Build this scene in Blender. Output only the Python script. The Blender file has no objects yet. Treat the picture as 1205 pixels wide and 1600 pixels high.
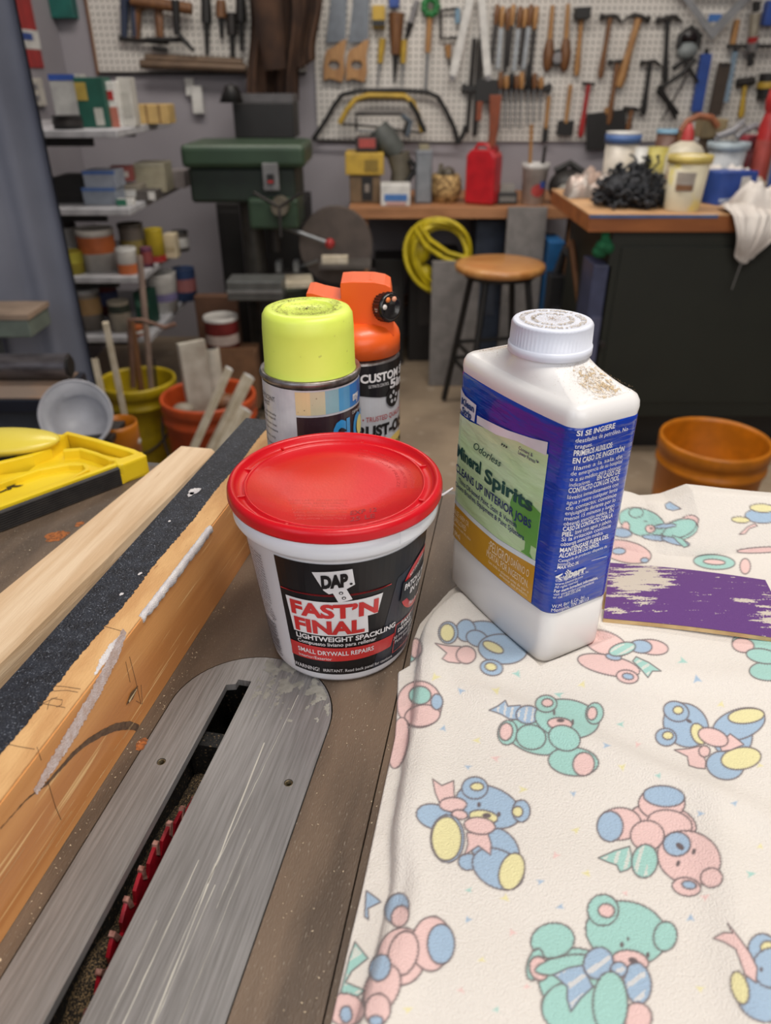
import bpy, bmesh, math, random
import numpy as np
from mathutils import Vector, Matrix, noise
from mathutils.geometry import tessellate_polygon
R=math.radians; PI=math.pi
random.seed(7)
scene=bpy.context.scene; COL=scene.collection
# ---------------------------------------------------------------- camera
PITCH=30.5; EYE=1.2; FPX=1150.0
cd=bpy.data.cameras.new('camera'); cam=bpy.data.objects.new('camera',cd); COL.objects.link(cam)
cam.location=(0,0,EYE); cam.rotation_euler=(R(90-PITCH),0,0)
cd.sensor_fit='VERTICAL'; cd.sensor_height=36; cd.lens=36*FPX/1600; cd.clip_start=.01; cd.clip_end=50
cd.dof.use_dof=True; cd.dof.focus_distance=.425; cd.dof.aperture_fstop=cd.lens/3.0
scene.camera=cam
# ---------------------------------------------------------------- light
w=bpy.data.worlds.new('world'); scene.world=w; w.use_nodes=True
w.node_tree.nodes['Background'].inputs[0].default_value=(.80,.84,.95,1)
w.node_tree.nodes['Background'].inputs[1].default_value=.10
def area(name,loc,size,sizey,power,color,target):
    l=bpy.data.lights.new(name,'AREA'); l.shape='RECTANGLE'; l.size=size; l.size_y=sizey; l.energy=power; l.color=color
    o=bpy.data.objects.new(name,l); COL.objects.link(o); o.location=loc
    o.rotation_euler=(Vector(target)-Vector(loc)).to_track_quat('-Z','Y').to_euler(); return o
area('ceiling_lamp',(.55,.25,2.55),1.3,.35,27,(1,.94,.86),(.35,.5,.9))
area('ceiling_lamp',(-.2,2.35,2.62),1.8,.5,36,(1,.93,.85),(-.1,2.9,0))
area('ceiling_lamp',(1.3,2.3,2.62),1.2,.35,12,(1,.92,.84),(1.3,2.6,0))
area('door_daylight',(-1.35,-.9,1.9),1.5,1.6,16,(.74,.84,1),(0,.6,.95))
area('front_fill',(.75,-1.6,1.9),2.2,1.4,27,(1,.96,.92),(.1,1.2,1.0))  # unseen fill light, added behind the camera to brighten upright faces
scene.view_settings.view_transform='Standard'; scene.view_settings.look='None'
scene.view_settings.gamma=1; scene.view_settings.use_curve_mapping=False
scene.view_settings.exposure=-0.08
# ---------------------------------------------------------------- placing helpers
_c=math.cos(R(PITCH)); _s=math.sin(R(PITCH))
def ray(x,y):
    a=x-602.5; b=y-800
    return Vector((a,FPX*_c-b*_s,-(FPX*_s+b*_c)))
def G(x,y,z=.89):
    r=ray(x,y); return Vector((0,0,EYE))+r*((z-EYE)/r.z)
def at(x,y,Y):
    r=ray(x,y); return Vector((0,0,EYE))+r*(Y/r.y)
def proj(X,Y,Z):
    Z=Z-EYE; d=Y*_c-Z*_s; up=Y*_s+Z*_c
    return 602.5+FPX*X/d, 800-FPX*up/d
SAW=R(11.15); sc_,ss_=math.cos(SAW),math.sin(SAW)
def s2w(v,u,z): return Vector((v*sc_+u*ss_,-v*ss_+u*sc_,z))
def w2s(p): return Vector((p.x*sc_-p.y*ss_,p.x*ss_+p.y*sc_,p.z))
# ---------------------------------------------------------------- materials
def lin(c):
    c=[x/255 for x in c]; return tuple(x/12.92 if x<=.04045 else ((x+.055)/1.055)**2.4 for x in c)+(1,)
MATS={}
def mat(name,col,rough=.5,metal=0,col2=None,nscale=20,ndetail=4,lo=.4,hi=.65,stretch=None,bump=0,bscale=200,coat=0,trans=0,spec=.5,emit=None,col3=None,n3=(400,.62,.68),sss=0,sheen=0,alpha=1):
    if name in MATS: return MATS[name]
    m=bpy.data.materials.new(name); m.use_nodes=True; nt=m.node_tree; b=nt.nodes['Principled BSDF']; L=nt.links
    b.inputs['Base Color'].default_value=lin(col); b.inputs['Roughness'].default_value=rough; b.inputs['Metallic'].default_value=metal
    b.inputs['Coat Weight'].default_value=coat; b.inputs['Coat Roughness'].default_value=.08
    b.inputs['Specular IOR Level'].default_value=spec; b.inputs['Transmission Weight'].default_value=trans
    if sheen: b.inputs['Sheen Weight'].default_value=sheen
    if alpha<1: b.inputs['Alpha'].default_value=alpha
    tc=nt.nodes.new('ShaderNodeTexCoord'); mp=nt.nodes.new('ShaderNodeMapping'); L.new(tc.outputs['Object'],mp.inputs[0])
    if stretch: mp.inputs['Scale'].default_value=stretch
    def nz(scale,det):
        n=nt.nodes.new('ShaderNodeTexNoise'); n.inputs['Scale'].default_value=scale; n.inputs['Detail'].default_value=det
        L.new(mp.outputs[0],n.inputs['Vector']); return n
    def mix(prev,colr,n,lo,hi):
        mr=nt.nodes.new('ShaderNodeMapRange'); mr.inputs[1].default_value=lo; mr.inputs[2].default_value=hi
        L.new(n.outputs[0],mr.inputs[0]); mx=nt.nodes.new('ShaderNodeMix'); mx.data_type='RGBA'
        L.new(mr.outputs[0],mx.inputs[0])
        if hasattr(prev,'links'): L.new(prev,mx.inputs[6])
        else: mx.inputs[6].default_value=prev
        mx.inputs[7].default_value=lin(colr); return mx.outputs[2]
    out=None
    c2=col2 or tuple(int(x*.88) for x in col)
    out=mix(lin(col),c2,nz(nscale,ndetail),lo,hi)
    if col3: out=mix(out,col3,nz(n3[0],2),n3[1],n3[2])
    L.new(out,b.inputs['Base Color'])
    if bump:
        n=nz(bscale,3); bp=nt.nodes.new('ShaderNodeBump'); bp.inputs['Strength'].default_value=bump; bp.inputs['Distance'].default_value=.002
        L.new(n.outputs[0],bp.inputs['Height']); L.new(bp.outputs[0],b.inputs['Normal'])
    if emit: b.inputs['Emission Color'].default_value=lin(emit[0]); b.inputs['Emission Strength'].default_value=emit[1]
    MATS[name]=m; return m
def simple(c,rough=.5,metal=0): # plain coloured stock
    g=sum(c)/3; c=tuple(int((x*.82+g*.18)*.96) for x in c)
    return mat('stock_%d_%d_%d_%d%d'%(*c,int(rough*10),int(metal*10)),c,rough,metal)
# ---------------------------------------------------------------- mesh builder
class MB:
    def __init__(s): s.v=[]; s.f=[]; s.m=[]; s.s=[]
    def add(s,vs,fs,m=0,sm=False,M=None):
        o=len(s.v)
        for p in vs:
            p=Vector(p); s.v.append(M@p if M is not None else p)
        for f in fs: s.f.append([i+o for i in f]); s.m.append(m); s.s.append(sm)
        return s
    def box(s,x0,y0,z0,x1,y1,z1,m=0,M=None):
        vs=[(x,y,z) for z in(z0,z1) for y in(y0,y1) for x in(x0,x1)]
        return s.add(vs,[(0,2,3,1),(4,5,7,6),(0,1,5,4),(2,6,7,3),(0,4,6,2),(1,3,7,5)],m,False,M)
    def lathe(s,prof,seg=32,m=0,M=None,sm=True,c=(0,0)):
        vs=[];fs=[];rings=[]
        for r,z in prof:
            if r<1e-6: rings.append([len(vs)]); vs.append((c[0],c[1],z))
            else:
                rings.append(list(range(len(vs),len(vs)+seg)))
                for i in range(seg): a=2*PI*i/seg; vs.append((c[0]+r*math.cos(a),c[1]+r*math.sin(a),z))
        for A,B in zip(rings,rings[1:]):
            if len(A)==1 and len(B)==1: continue
            for i in range(seg):
                j=(i+1)%seg
                if len(A)==1: fs.append((A[0],B[j],B[i])) 
                elif len(B)==1: fs.append((A[i],A[j],B[0]))
                else: fs.append((A[i],A[j],B[j],B[i]))
        return s.add(vs,fs,m,sm,M)
    def cyl(s,p0,p1,r,seg=14,m=0,r1=None,caps=True):
        return s.tube([p0,p1],[r,r if r1 is None else r1],seg,m,caps)
    def tube(s,pts,rad,seg=10,m=0,caps=True,closed=False,flat=1):
        pts=[Vector(p) for p in pts]; n=len(pts)
        if not hasattr(rad,'__len__'): rad=[rad]*n
        vs=[];fs=[]; nrm=None
        for i,p in enumerate(pts):
            if closed: t=pts[(i+1)%n]-pts[i-1]
            else: t=pts[min(i+1,n-1)]-pts[max(i-1,0)]
            t.normalize()
            if nrm is None:
                nrm=t.orthogonal().normalized() if abs(t.z)>.9 or True else nrm
                up=Vector((0,0,1)) if abs(t.z)<.9 else Vector((1,0,0)); nrm=(up-t*up.dot(t)).normalized()
            else: nrm=(nrm-t*nrm.dot(t)).normalized()
            b=t.cross(nrm)
            for k in range(seg):
                a=2*PI*k/seg; vs.append(p+nrm*rad[i]*math.cos(a)*flat+b*rad[i]*math.sin(a))
        for i in range(n if closed else n-1):
            for k in range(seg):
                a=i*seg+k; b_=i*seg+(k+1)%seg; c=((i+1)%n)*seg+(k+1)%seg; d=((i+1)%n)*seg+k; fs.append((a,b_,c,d))
        s.add(vs,fs,m,True)
        if caps and not closed: s.add(vs[:seg],[tuple(range(seg))[::-1]],m); s.add(vs[-seg:],[tuple(range(seg))],m)
        return s
    def prism(s,out,z0,z1,m=0,M=None,holes=(),mside=None,sm=False):
        loops=[[Vector((x,y,0)) for x,y in out]]+[[Vector((x,y,0)) for x,y in h] for h in holes]
        tris=tessellate_polygon(loops); flat=[p for l in loops for p in l]; n=len(flat)
        vs=[(p.x,p.y,z0) for p in flat]+[(p.x,p.y,z1) for p in flat]
        fs=[];
        for t in tris:
            a,b,c=[flat[i] for i in t]
            if (b-a).cross(c-a).z<0: t=(t[0],t[2],t[1])
            fs.append(tuple(i+n for i in t)); fs.append((t[2],t[1],t[0]))
        s.add(vs,fs,m,False,M)
        k=0
        for l in loops:
            q=len(l); ar=sum(l[i].x*l[(i+1)%q].y-l[(i+1)%q].x*l[i].y for i in range(q))
            flip=(ar<0)!=(k>0)
            sf=[]
            for i in range(q):
                j=(i+1)%q; f=(k+i,k+j,k+j+n,k+i+n); sf.append(f[::-1] if flip else f)
            s.add(vs,sf,m if mside is None else mside,sm,M); k+=q
        return s
    def ell(s,c,r,m=0,M=None,seg=20,rings=10):
        prof=[(math.sin(PI*i/rings),-math.cos(PI*i/rings)) for i in range(rings+1)]; prof[0]=(0,-1);prof[-1]=(0,1)
        T=Matrix.Translation(c)@Matrix.Diagonal((r[0],r[1],r[2],1))
        return s.lathe(prof,seg,m,(M@T if M is not None else T))
    def grid(s,fn,nu,nv,m=0,sm=True,mfn=None):
        vs=[fn(i/nu,j/nv) for j in range(nv+1) for i in range(nu+1)]
        fs=[(j*(nu+1)+i,j*(nu+1)+i+1,(j+1)*(nu+1)+i+1,(j+1)*(nu+1)+i) for j in range(nv) for i in range(nu)]
        return s.add(vs,fs,m,sm)
    def build(s,name,mats,parent=None,loc=None,rot=None,bevel=0,sub=0,seg=2,world=False):
        me=bpy.data.meshes.new(name)
        off=Vector((0,0,0))
        if world and s.v: # geometry given in world units: origin goes to the base centre
            n=len(s.v); off=Vector((sum(p.x for p in s.v)/n,sum(p.y for p in s.v)/n,min(p.z for p in s.v)))
        me.from_pydata([tuple(p-off) for p in s.v],[],s.f)
        if not isinstance(mats,(list,tuple)): mats=[mats]
        for m in mats: me.materials.append(m)
        me.polygons.foreach_set('material_index',s.m); me.polygons.foreach_set('use_smooth',s.s); me.update()
        o=bpy.data.objects.new(name,me); COL.objects.link(o)
        if parent: o.parent=parent
        if world: o.location=off
        if loc is not None: o.location=loc
        if rot is not None: o.rotation_euler=rot
        if bevel:
            bm=bmesh.new(); bm.from_mesh(me); bmesh.ops.remove_doubles(bm,verts=bm.verts,dist=1e-6); bm.to_mesh(me); bm.free()
            b=o.modifiers.new('bevel','BEVEL'); b.width=bevel; b.segments=seg; b.limit_method='ANGLE'; b.angle_limit=R(35)
            if hasattr(me,'shade_smooth'): pass
        if sub: q=o.modifiers.new('sub','SUBSURF'); q.levels=sub; q.render_levels=sub
        return o
def T(o,label,cat,group=None):
    o['label']=label; o['category']=cat
    if group: o['group']=group
    return o
def thing(name,label,cat,loc=(0,0,0),rz=0,group=None,rot=None):
    o=bpy.data.objects.new(name,None); COL.objects.link(o); o.location=loc; o.rotation_euler=rot or (0,0,rz); o.empty_display_size=.02
    return T(o,label,cat,group)
def _dummy(): pass
def S(o): o['kind']='structure'; return o
def circ(cx,cy,r,n=32,a0=0,a1=2*PI,ry=None):
    full=abs(a1-a0-2*PI)<1e-6; k=n if full else n+1
    return [(cx+r*math.cos(a0+(a1-a0)*i/n),cy+(ry or r)*math.sin(a0+(a1-a0)*i/n)) for i in range(k)]
# ---------------------------------------------------------------- lettering: glyph outlines as flat mesh, mapped onto any surface
_tc={}
def glyphs(txt,bold):
    k=(txt,bold)
    if k in _tc: return _tc[k]
    cu=bpy.data.curves.new('t','FONT'); cu.body=txt; cu.size=1; cu.resolution_u=3; cu.dimensions='2D'; cu.fill_mode='FRONT'; cu.offset=bold
    ob=bpy.data.objects.new('t',cu); COL.objects.link(ob)
    dg=bpy.context.evaluated_depsgraph_get(); dg.update()
    me=bpy.data.meshes.new_from_object(ob.evaluated_get(dg))
    vs=[tuple(v.co) for v in me.vertices]; fs=[tuple(p.vertices) for p in me.polygons]
    bpy.data.objects.remove(ob); bpy.data.curves.remove(cu); bpy.data.meshes.remove(me)
    _tc[k]=(vs,fs); return _tc[k]
CAP=.70
def text(mb,fn,txt,x0,x1,y0,h,bold=.0,m=0,dy=0,shear=0,cut=0,y1h=None):
    """lettering from x0 to x1, baseline y0 (rising by dy), cap height h, pushed through fn(x,y)"""
    vs,fs=glyphs(txt,bold)
    if not vs: return
    a=min(v[0] for v in vs); b=max(v[0] for v in vs); sx=(x1-x0)/(b-a)
    pts=[]
    for v in vs:
        t=(v[0]-a)/(b-a); hh=h if y1h is None else h+(y1h-h)*t
        yy=v[1]/CAP*hh; pts.append(Vector((x0+(v[0]-a)*sx+shear*yy,y0+dy*t+yy,0)))
    if cut:
        bm=bmesh.new(); bv=[bm.verts.new(p) for p in pts]
        for f in fs:
            try: bm.faces.new([bv[i] for i in f])
            except ValueError: pass
        x=math.floor(min(x0,x1)/cut)*cut
        while x<max(x0,x1)+cut:
            bmesh.ops.bisect_plane(bm,geom=bm.verts[:]+bm.edges[:]+bm.faces[:],plane_co=(x,0,0),plane_no=(1,0,0)); x+=cut
        bm.verts.ensure_lookup_table(); bm.verts.index_update()
        pts=[v.co.copy() for v in bm.verts]; fs=[tuple(v.index for v in f.verts) for f in bm.faces]; bm.free()
    mb.add([fn(p.x,p.y) for p in pts],fs,m)
def poly(mb,fn,out,m=0,cut=0):
    pts=[Vector((x,y,0)) for x,y in out]; tr=tessellate_polygon([pts]); fs=[]
    for t in tr:
        a,b,c=[pts[i] for i in t]
        fs.append(t if (b-a).cross(c-a).z>0 else (t[0],t[2],t[1]))
    if cut:
        bm=bmesh.new(); bv=[bm.verts.new(p) for p in pts]
        for f in fs: bm.faces.new([bv[i] for i in f])
        lo=min(p.x for p in pts); hi=max(p.x for p in pts); x=math.floor(lo/cut)*cut
        while x<hi+cut:
            bmesh.ops.bisect_plane(bm,geom=bm.verts[:]+bm.edges[:]+bm.faces[:],plane_co=(x,0,0),plane_no=(1,0,0)); x+=cut
        bm.verts.index_update(); pts=[v.co.copy() for v in bm.verts]; fs=[tuple(v.index for v in f.verts) for f in bm.faces]; bm.free()
    mb.add([fn(p.x,p.y) for p in pts],fs,m)
def rect(mb,fn,x0,y0,x1,y1,m=0,cut=0): poly(mb,fn,[(x0,y0),(x1,y0),(x1,y1),(x0,y1)],m,cut)
# ================================================================ THE ROOM
WY=3.9; LX=-1.45
m_wall=mat('wall_paint',(150,146,152),.8,col2=(140,136,142),nscale=2)
m_floor=mat('concrete_floor',(160,142,120),.6,col2=(132,116,98),nscale=3,ndetail=8,bump=.1,bscale=60,col3=(180,166,148),n3=(18,.62,.75))
S(MB().box(LX-.1,-2,-.1,3.2,WY+.1,0,0).build('floor',m_floor))
S(MB().box(LX-.1,WY,0,3.2,WY+.1,2.7,0).build('wall_back',m_wall))
S(MB().box(LX-.1,-2,0,LX,WY,2.7,0).build('wall_left',m_wall))
S(MB().box(3.1,-2,0,3.2,WY,2.7,0).build('wall_right',m_wall))
S(MB().box(LX-.1,-2,2.7,3.2,WY+.1,2.8,0).build('ceiling',mat('ceiling_paint',(190,188,184),.9)))
# ================================================================ TABLE SAW
saw=thing('table_saw','brown steel table saw top with aluminium throat plate, foreground','table saw',(0,0,0),-SAW)
def steel(name,stretch):
    m=mat(name,(112,94,78),.5,.0,col2=(84,70,58),nscale=26,ndetail=10,lo=.4,hi=.62,stretch=stretch,bump=.25,bscale=900,col3=(150,140,126),n3=(900,.66,.74)); return m
m_tab=steel('saw_table_steel',(1.6,.35,1)); TZ=.89; TE=.557
IR=.0477; IC=(-.1345,.2805)
stad=circ(IC[0],IC[1],IR,28,0,PI)+[(IC[0]-IR,-.02),(IC[0]+IR,-.02)]
MB().prism([(-.80,-.25),(-.0440,-.25),(-.0595,TE),(-.80,TE)],TZ-.012,TZ,0,holes=[stad]).build('table_top',m_tab,saw)
MB().prism([(-.0432,-.25),(.50,-.25),(.50,TE),(-.0587,TE)],TZ-.012,TZ).build('side_wing',m_tab,saw)
MB().box(-.80,TE+.0003,TZ-.05,.50,TE+.012,TZ-.003).build('rear_rail',mat('rail_steel',(120,116,112),.35,.6),saw)
b=MB(); b.box(-.80,-.24,.42,-.25,TE-.03,TZ-.0125); b.box(.02,-.24,.42,.48,TE-.03,TZ-.0125); b.box(-.75,-.2,.0,.45,TE-.05,.42); b.build('cabinet',mat('saw_cabinet_green',(52,60,56),.5),saw)
m_dark=mat('dusty_black_casting',(28,26,24),.7,col2=(14,13,12),nscale=60,lo=.35,hi=.6,col3=(120,100,74),n3=(600,.60,.72),bump=.4,bscale=400)
b=MB(); z0=TZ-.115
b.box(-.19,-.05,z0,-.165,.34,TZ-.0125); b.box(-.136,-.05,z0,-.08,.34,TZ-.0125); b.box(-.19,.316,z0,-.08,.34,TZ-.0125); b.box(-.19,-.05,z0-.01,-.08,.34,z0)
b.box(-.164,.262,z0,-.137,.272,TZ-.010); b.box(-.150,.225,z0,-.139,.262,TZ-.020)
b.build('blade_housing',m_dark,saw)
b=MB()
for (cv,cu,rv,ru,h) in((-.158,.205,.010,.035,.010),(-.160,.150,.009,.022,.014),(-.156,.245,.008,.020,.006),(-.158,.115,.01,.02,.004)):
    n0=len(b.v)
    b.grid(lambda i,j,cv=cv,cu=cu,rv=rv,ru=ru,h=h:(cv+rv*(2*i-1),cu+ru*(2*j-1),TZ-.036+h*max(0,math.cos((2*i-1)*1.4)*math.cos((2*j-1)*1.4))+.0015*noise.noise(Vector((i*9,j*14,cu*50)))),12,20)
o=b.build('sawdust',mat('sawdust',(40,34,28),.95,col2=(150,124,88),nscale=1100,lo=.46,hi=.66,bump=.8,bscale=1500),saw); o['kind']='stuff'
# throat plate
m_alu=mat('brushed_aluminium',(150,148,148),.45,.5,col2=(128,126,125),nscale=60,ndetail=10,lo=.36,hi=.66,stretch=(14,.5,1),bump=.12,bscale=60)
m_stain=mat('pale_plate_stain',(160,158,150),.7,.2,col2=(140,138,130),nscale=200)
sl=[(-.1555,-.01),(-.1418,-.01),(-.1418,.3055),(-.1500,.3055),(-.1502,.3015),(-.1555,.3000)]
pl=[(IC[0]+(x-IC[0])*.985,IC[1]+(y-IC[1])*.985 if y>IC[1] else y+.0) for x,y in stad]
holes=[circ(-.1676,.2394,.0024,14),circ(-.0977,.2394,.0024,14),circ(-.0977,.06,.0024,14)]
ip=MB().prism(pl,TZ-.0045,TZ,0,holes=[sl]+holes).build('throat_plate',m_alu,saw)
for v,u in((-.1676,.2394),(-.0977,.2394)):
    b=MB(); 
    for k in range(3): b.tube([(v+.0019*math.cos(a),u+.0019*math.sin(a),TZ-.0008-.0011*k) for a in np.linspace(0,2*PI,16,endpoint=False)],.0005,6,0,closed=True)
    b.lathe([(0,TZ-.0042),(.0022,TZ-.0042),(.0022,TZ-.0048)],14,0,c=(v,u)); b.build('set_screw',mat('brass_screw',(120,108,84),.35,.8),ip)
b=MB() # scratches and worn pale blotches near the rounded end
rs=random.Random(3)
for v0,u0,v1,u1,w_ in((-.1185,.262,-.1115,.02,.0009),(-.1110,.300,-.1165,.18,.0004),(-.1250,.19,-.1262,.02,.0007),(-.131,.16,-.132,.02,.0004),(-.1035,.2,-.1045,.12,.0003),(-.113,.18,-.1145,.06,.0005),(-.1075,.21,-.1082,.17,.0003),(-.117,.19,-.1175,.05,.0003)):
    N=26; pts=[]
    L=[(v0+(v1-v0)*i/N+rs.uniform(-1,1)*.00012,u0+(u1-u0)*i/N) for i in range(N+1)]
    ww=[w_*(.35+.65*rs.random())/2 for _ in L]
    poly(b,lambda x,y:(x,y,TZ+.00012),[(p[0]-q,p[1]) for p,q in zip(L,ww)]+[(p[0]+q,p[1]) for p,q in zip(L,ww)][::-1])
b.build('scratches',mat('bright_scratch',(205,202,192),.5,.2),ip)
b=MB()
def in_st(v,u):
    return (u<IC[1] and abs(v-IC[0])<IR-.002) or (v-IC[0])**2+(u-IC[1])**2<(IR-.002)**2
g=.0009
for i in range(int(.056/g)):
    for j in range(int(.05/g)):
        v=-.139+i*g; u=.279+j*g
        if in_st(v+g/2,u+g/2):
            q=noise.fractal(Vector((v*160,u*110,3)),.9,2.1,4)+ (u-.300)*14
            if q>.18 : b.add([(v,u,TZ+.0001),(v+g,u,TZ+.0001),(v+g,u+g,TZ+.0001),(v,u+g,TZ+.0001)],[(0,1,2,3)])
b.build('worn_film',m_stain,ip)
# blade
BV=-.1515; BU=.184; BR=.0915; BZ=TZ-.0045-BR
m_red=mat('red_blade_paint',(168,24,40),.35,.2,col2=(120,14,26),nscale=90,coat=.3)
m_tip=mat('worn_tooth_metal',(186,140,128),.5,.4,col2=(120,70,60),nscale=300)
N=40; out=[]
for k in range(N):
    a=2*PI*k/N; p=2*PI/N
    for da,r in((0,BR-.001),(.30*p,BR-.0025),(.62*p,BR-.0045),(.80*p,BR-.0105),(.93*p,BR-.0095)): out.append(((r)*math.cos(a+da),(r)*math.sin(a+da)))
Mb=Matrix(((0,0,1,BV),(1,0,0,BU),(0,1,0,BZ),(0,0,0,1)))
bl=MB().prism(out,-.0009,.0009,0,M=Mb).build('saw_blade',m_red,saw)
for k in range(N):
    a=2*PI*k/N; z=BZ+BR*math.sin(a)
    if z<TZ-.05: continue
    q=MB(); Mt=Mb@Matrix.Rotation(a,4,'Z')
    q.prism([(BR-.0095,-.0008),(BR+.0002,-.0010),(BR,.0014),(BR-.006,.0020)],-.0014,.0014,0,M=Mt); q.build('carbide_tooth',m_tip,bl,bevel=.0002,seg=1)
# rust marks and dust flecks on the table
def blot(b,cx,cy,rx,ry,fn,seed,n=26,m=0,j=.22):
    r_=random.Random(seed); ph=[r_.uniform(0,6.28) for _ in range(4)]
    pts=[]
    for i in range(n):
        a=2*PI*i/n; k=1+j*(.5*math.sin(2*a+ph[0])+.35*math.sin(3*a+ph[1])+.3*math.sin(5*a+ph[2])+.2*math.sin(9*a+ph[3]))+r_.uniform(-.08,.08)
        pts.append((cx+rx*k*math.cos(a),cy+ry*k*math.sin(a)))
    poly(b,fn,pts,m)
m_rust=mat('orange_rust',(172,100,48),.9,col2=(120,72,40),nscale=400,lo=.4,hi=.6)
for px,py,rx,ry,sd in((88,838,.0075,.009,1),(124,819,.003,.004,2),(221,1163,.003,.0042,5)):
    p=w2s(G(px,py)); b=MB(); blot(b,p.x,p.y,rx,ry,lambda x,y:(x,y,TZ+.00015),sd); b.build('rust_spot',m_rust,saw)
b=MB(); rs=random.Random(5)
for k in range(900):
    if k<640: v,u=rs.uniform(-.42,-.24),rs.uniform(.15,.52)
    elif k<780: v,u=rs.uniform(-.085,-.03),rs.uniform(.10,.33)
    else: v,u=rs.uniform(-.189,-.183),rs.uniform(.1,.40)
    s_=rs.uniform(.0002,.0006)*(2 if rs.random()<.06 else 1); a=rs.uniform(0,3)
    b.add([(v+s_*math.cos(a+t)*(1 if i%2 else .5),u+s_*math.sin(a+t)*(1 if i%2 else .5),TZ+.0002+.0003*(i%2)) for i,t in enumerate((0,1.57,3.14,4.71))],[(0,1,2,3)])
o=b.build('dust_fleck',mat('pale_dust',(214,196,168),.9),saw); o['kind']='stuff'
# ================================================================ FENCE
fn_=thing('rip_fence','varnished wooden saw fence with black metal rail and white filler strokes','fence',(0,0,TZ),-SAW)
FH=.0585; FV=-.1905
m_wood=mat('orange_varnished_wood',(222,160,98),.35,col2=(198,132,74),nscale=14,ndetail=8,lo=.38,hi=.60,stretch=(4,.16,5),bump=.12,bscale=300,coat=.25,col3=(240,196,136),n3=(70,.63,.70))
m_woodtop=mat('raw_tan_board_edge',(214,170,116),.7,col2=(196,148,96),nscale=50,ndetail=6,lo=.4,hi=.62,stretch=(1.5,.5,1),bump=.25,bscale=600,col3=(160,112,70),n3=(240,.70,.76))
b=MB(); b.box(-.2068,-.14,.0004,FV,.555,FH-.0012,0); b.box(-.2068,-.14,FH-.0012,FV-.0006,.555,FH,1)
b.build('wooden_face',[m_wood,m_woodtop],fn_)
m_blk=mat('speckled_black_rail',(40,44,54),.5,.2,col2=(26,28,36),nscale=120,ndetail=8,lo=.4,hi=.6,bump=.35,bscale=900,col3=(118,124,136),n3=(1100,.62,.70))
b=MB(); b.box(-.2312,-.14,.0004,-.207,.552,FH-.0004); b.box(-.2345,-.14,.0004,-.2314,.552,FH-.010,0)
b.build('metal_rail',m_blk,fn_)
# ragged black edge spilling over the wood
b=MB(); rs=random.Random(9); pts=[]; u=-.14
top=lambda x,y:(x,y,FH+.00012)
while u<.552:
    pts.append((-.2064+rs.uniform(0,.0011)+.0006*math.sin(u*70),u)); u+=.0012
poly(b,top,[(-.2310,-.14)]+pts+[(-.2310,.552)]); b.build('black_paint_edge',m_blk,fn_)
# white filler on the corner, streak on the face
m_fill=mat('white_filler',(226,222,222),.9,col2=(205,200,204),nscale=120,bump=.6,bscale=1200)
m_smear=mat('thin_filler_smear',(226,212,210),.9,col2=(208,184,174),nscale=260,lo=.35,hi=.6,bump=.5,bscale=1500)
def onface(px,py): # photo point -> (u,height) on the fence's right face
    a=w2s(ray(px,py)); t=FV/a.x; return a.y*t, EYE+a.z*t-TZ
def ontop(px,py):
    p=w2s(G(px,py,TZ+FH)); return p.x,p.y
b=MB(); p0=ontop(327,823); p1=ontop(216,963); N=60; L=[]; Rr=[]
for i in range(N+1):
    t=i/N; u=p0[1]+(p1[1]-p0[1])*t; wd=.0011+.0007*math.sin(PI*t)
    L.append((u,FH+.0012)); Rr.append(wd)
vs=[]; 
for (u,z),wd in zip(L,Rr):
    j=rs.uniform(-.0003,.0003)
    vs+=[(FV-.0022,u,FH-.0002),(FV-.0016,u,FH+.0009+j),(FV-.0002,u,FH+.0013),(FV+.0011,u,FH+.0006+j),(FV+.0014,u,FH-.0012-wd+j*4),(FV-.0003,u,FH-.0028-wd+j*5)]
fs=[(i*6+k,i*6+k+1,i*6+k+7,i*6+k+6) for i in range(N) for k in range(5)]+[(0,5,4,3,2,1),tuple(N*6+k for k in range(6))]
b.add(vs,fs,0,True); b.build('filler_bead',m_fill,fn_)
def strip(b,fn,cl,widths,jag,seed,n=110):
    r_=random.Random(seed); cl=[Vector((x,y,0)) for x,y in cl]; Ls=[0]
    for i in range(1,len(cl)): Ls.append(Ls[-1]+(cl[i]-cl[i-1]).length)
    A=[];B=[]
    for i in range(n+1):
        s_=Ls[-1]*i/n; k=max(j for j in range(len(cl)-1) if Ls[j]<=s_+1e-9); t=(s_-Ls[k])/(Ls[k+1]-Ls[k]); p=cl[k].lerp(cl[k+1],t)
        wd=widths[k]+(widths[k+1]-widths[k])*t; d=(cl[k+1]-cl[k]).normalized(); q=Vector((-d.y,d.x,0))
        A.append(p+q*(wd/2+r_.uniform(-1,1)*jag)); B.append(p-q*(wd/2+r_.uniform(-1,1)*jag))
    poly(b,fn,[(p.x,p.y) for p in A]+[(p.x,p.y) for p in B[::-1]])
face=lambda u,h:(FV+.0003,u,h)
b=MB(); cl=[onface(*p) for p in((194,985),(180,1020),(150,1080),(112,1145),(80,1195),(54,1238))]
strip(b,face,cl,[.006,.0085,.009,.0085,.007,.004],.0007,4); b.build('filler_smear',m_smear,fn_)
b=MB(); cl=[ontop(*p) for p in((193,990),(178,1008),(163,1030),(148,1055))]
strip(b,lambda x,y:(x,y,FH+.0002),cl,[.001,.0045,.004,.0008],.0005,6,60); b.build('filler_patch',m_fill,fn_)
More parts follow.
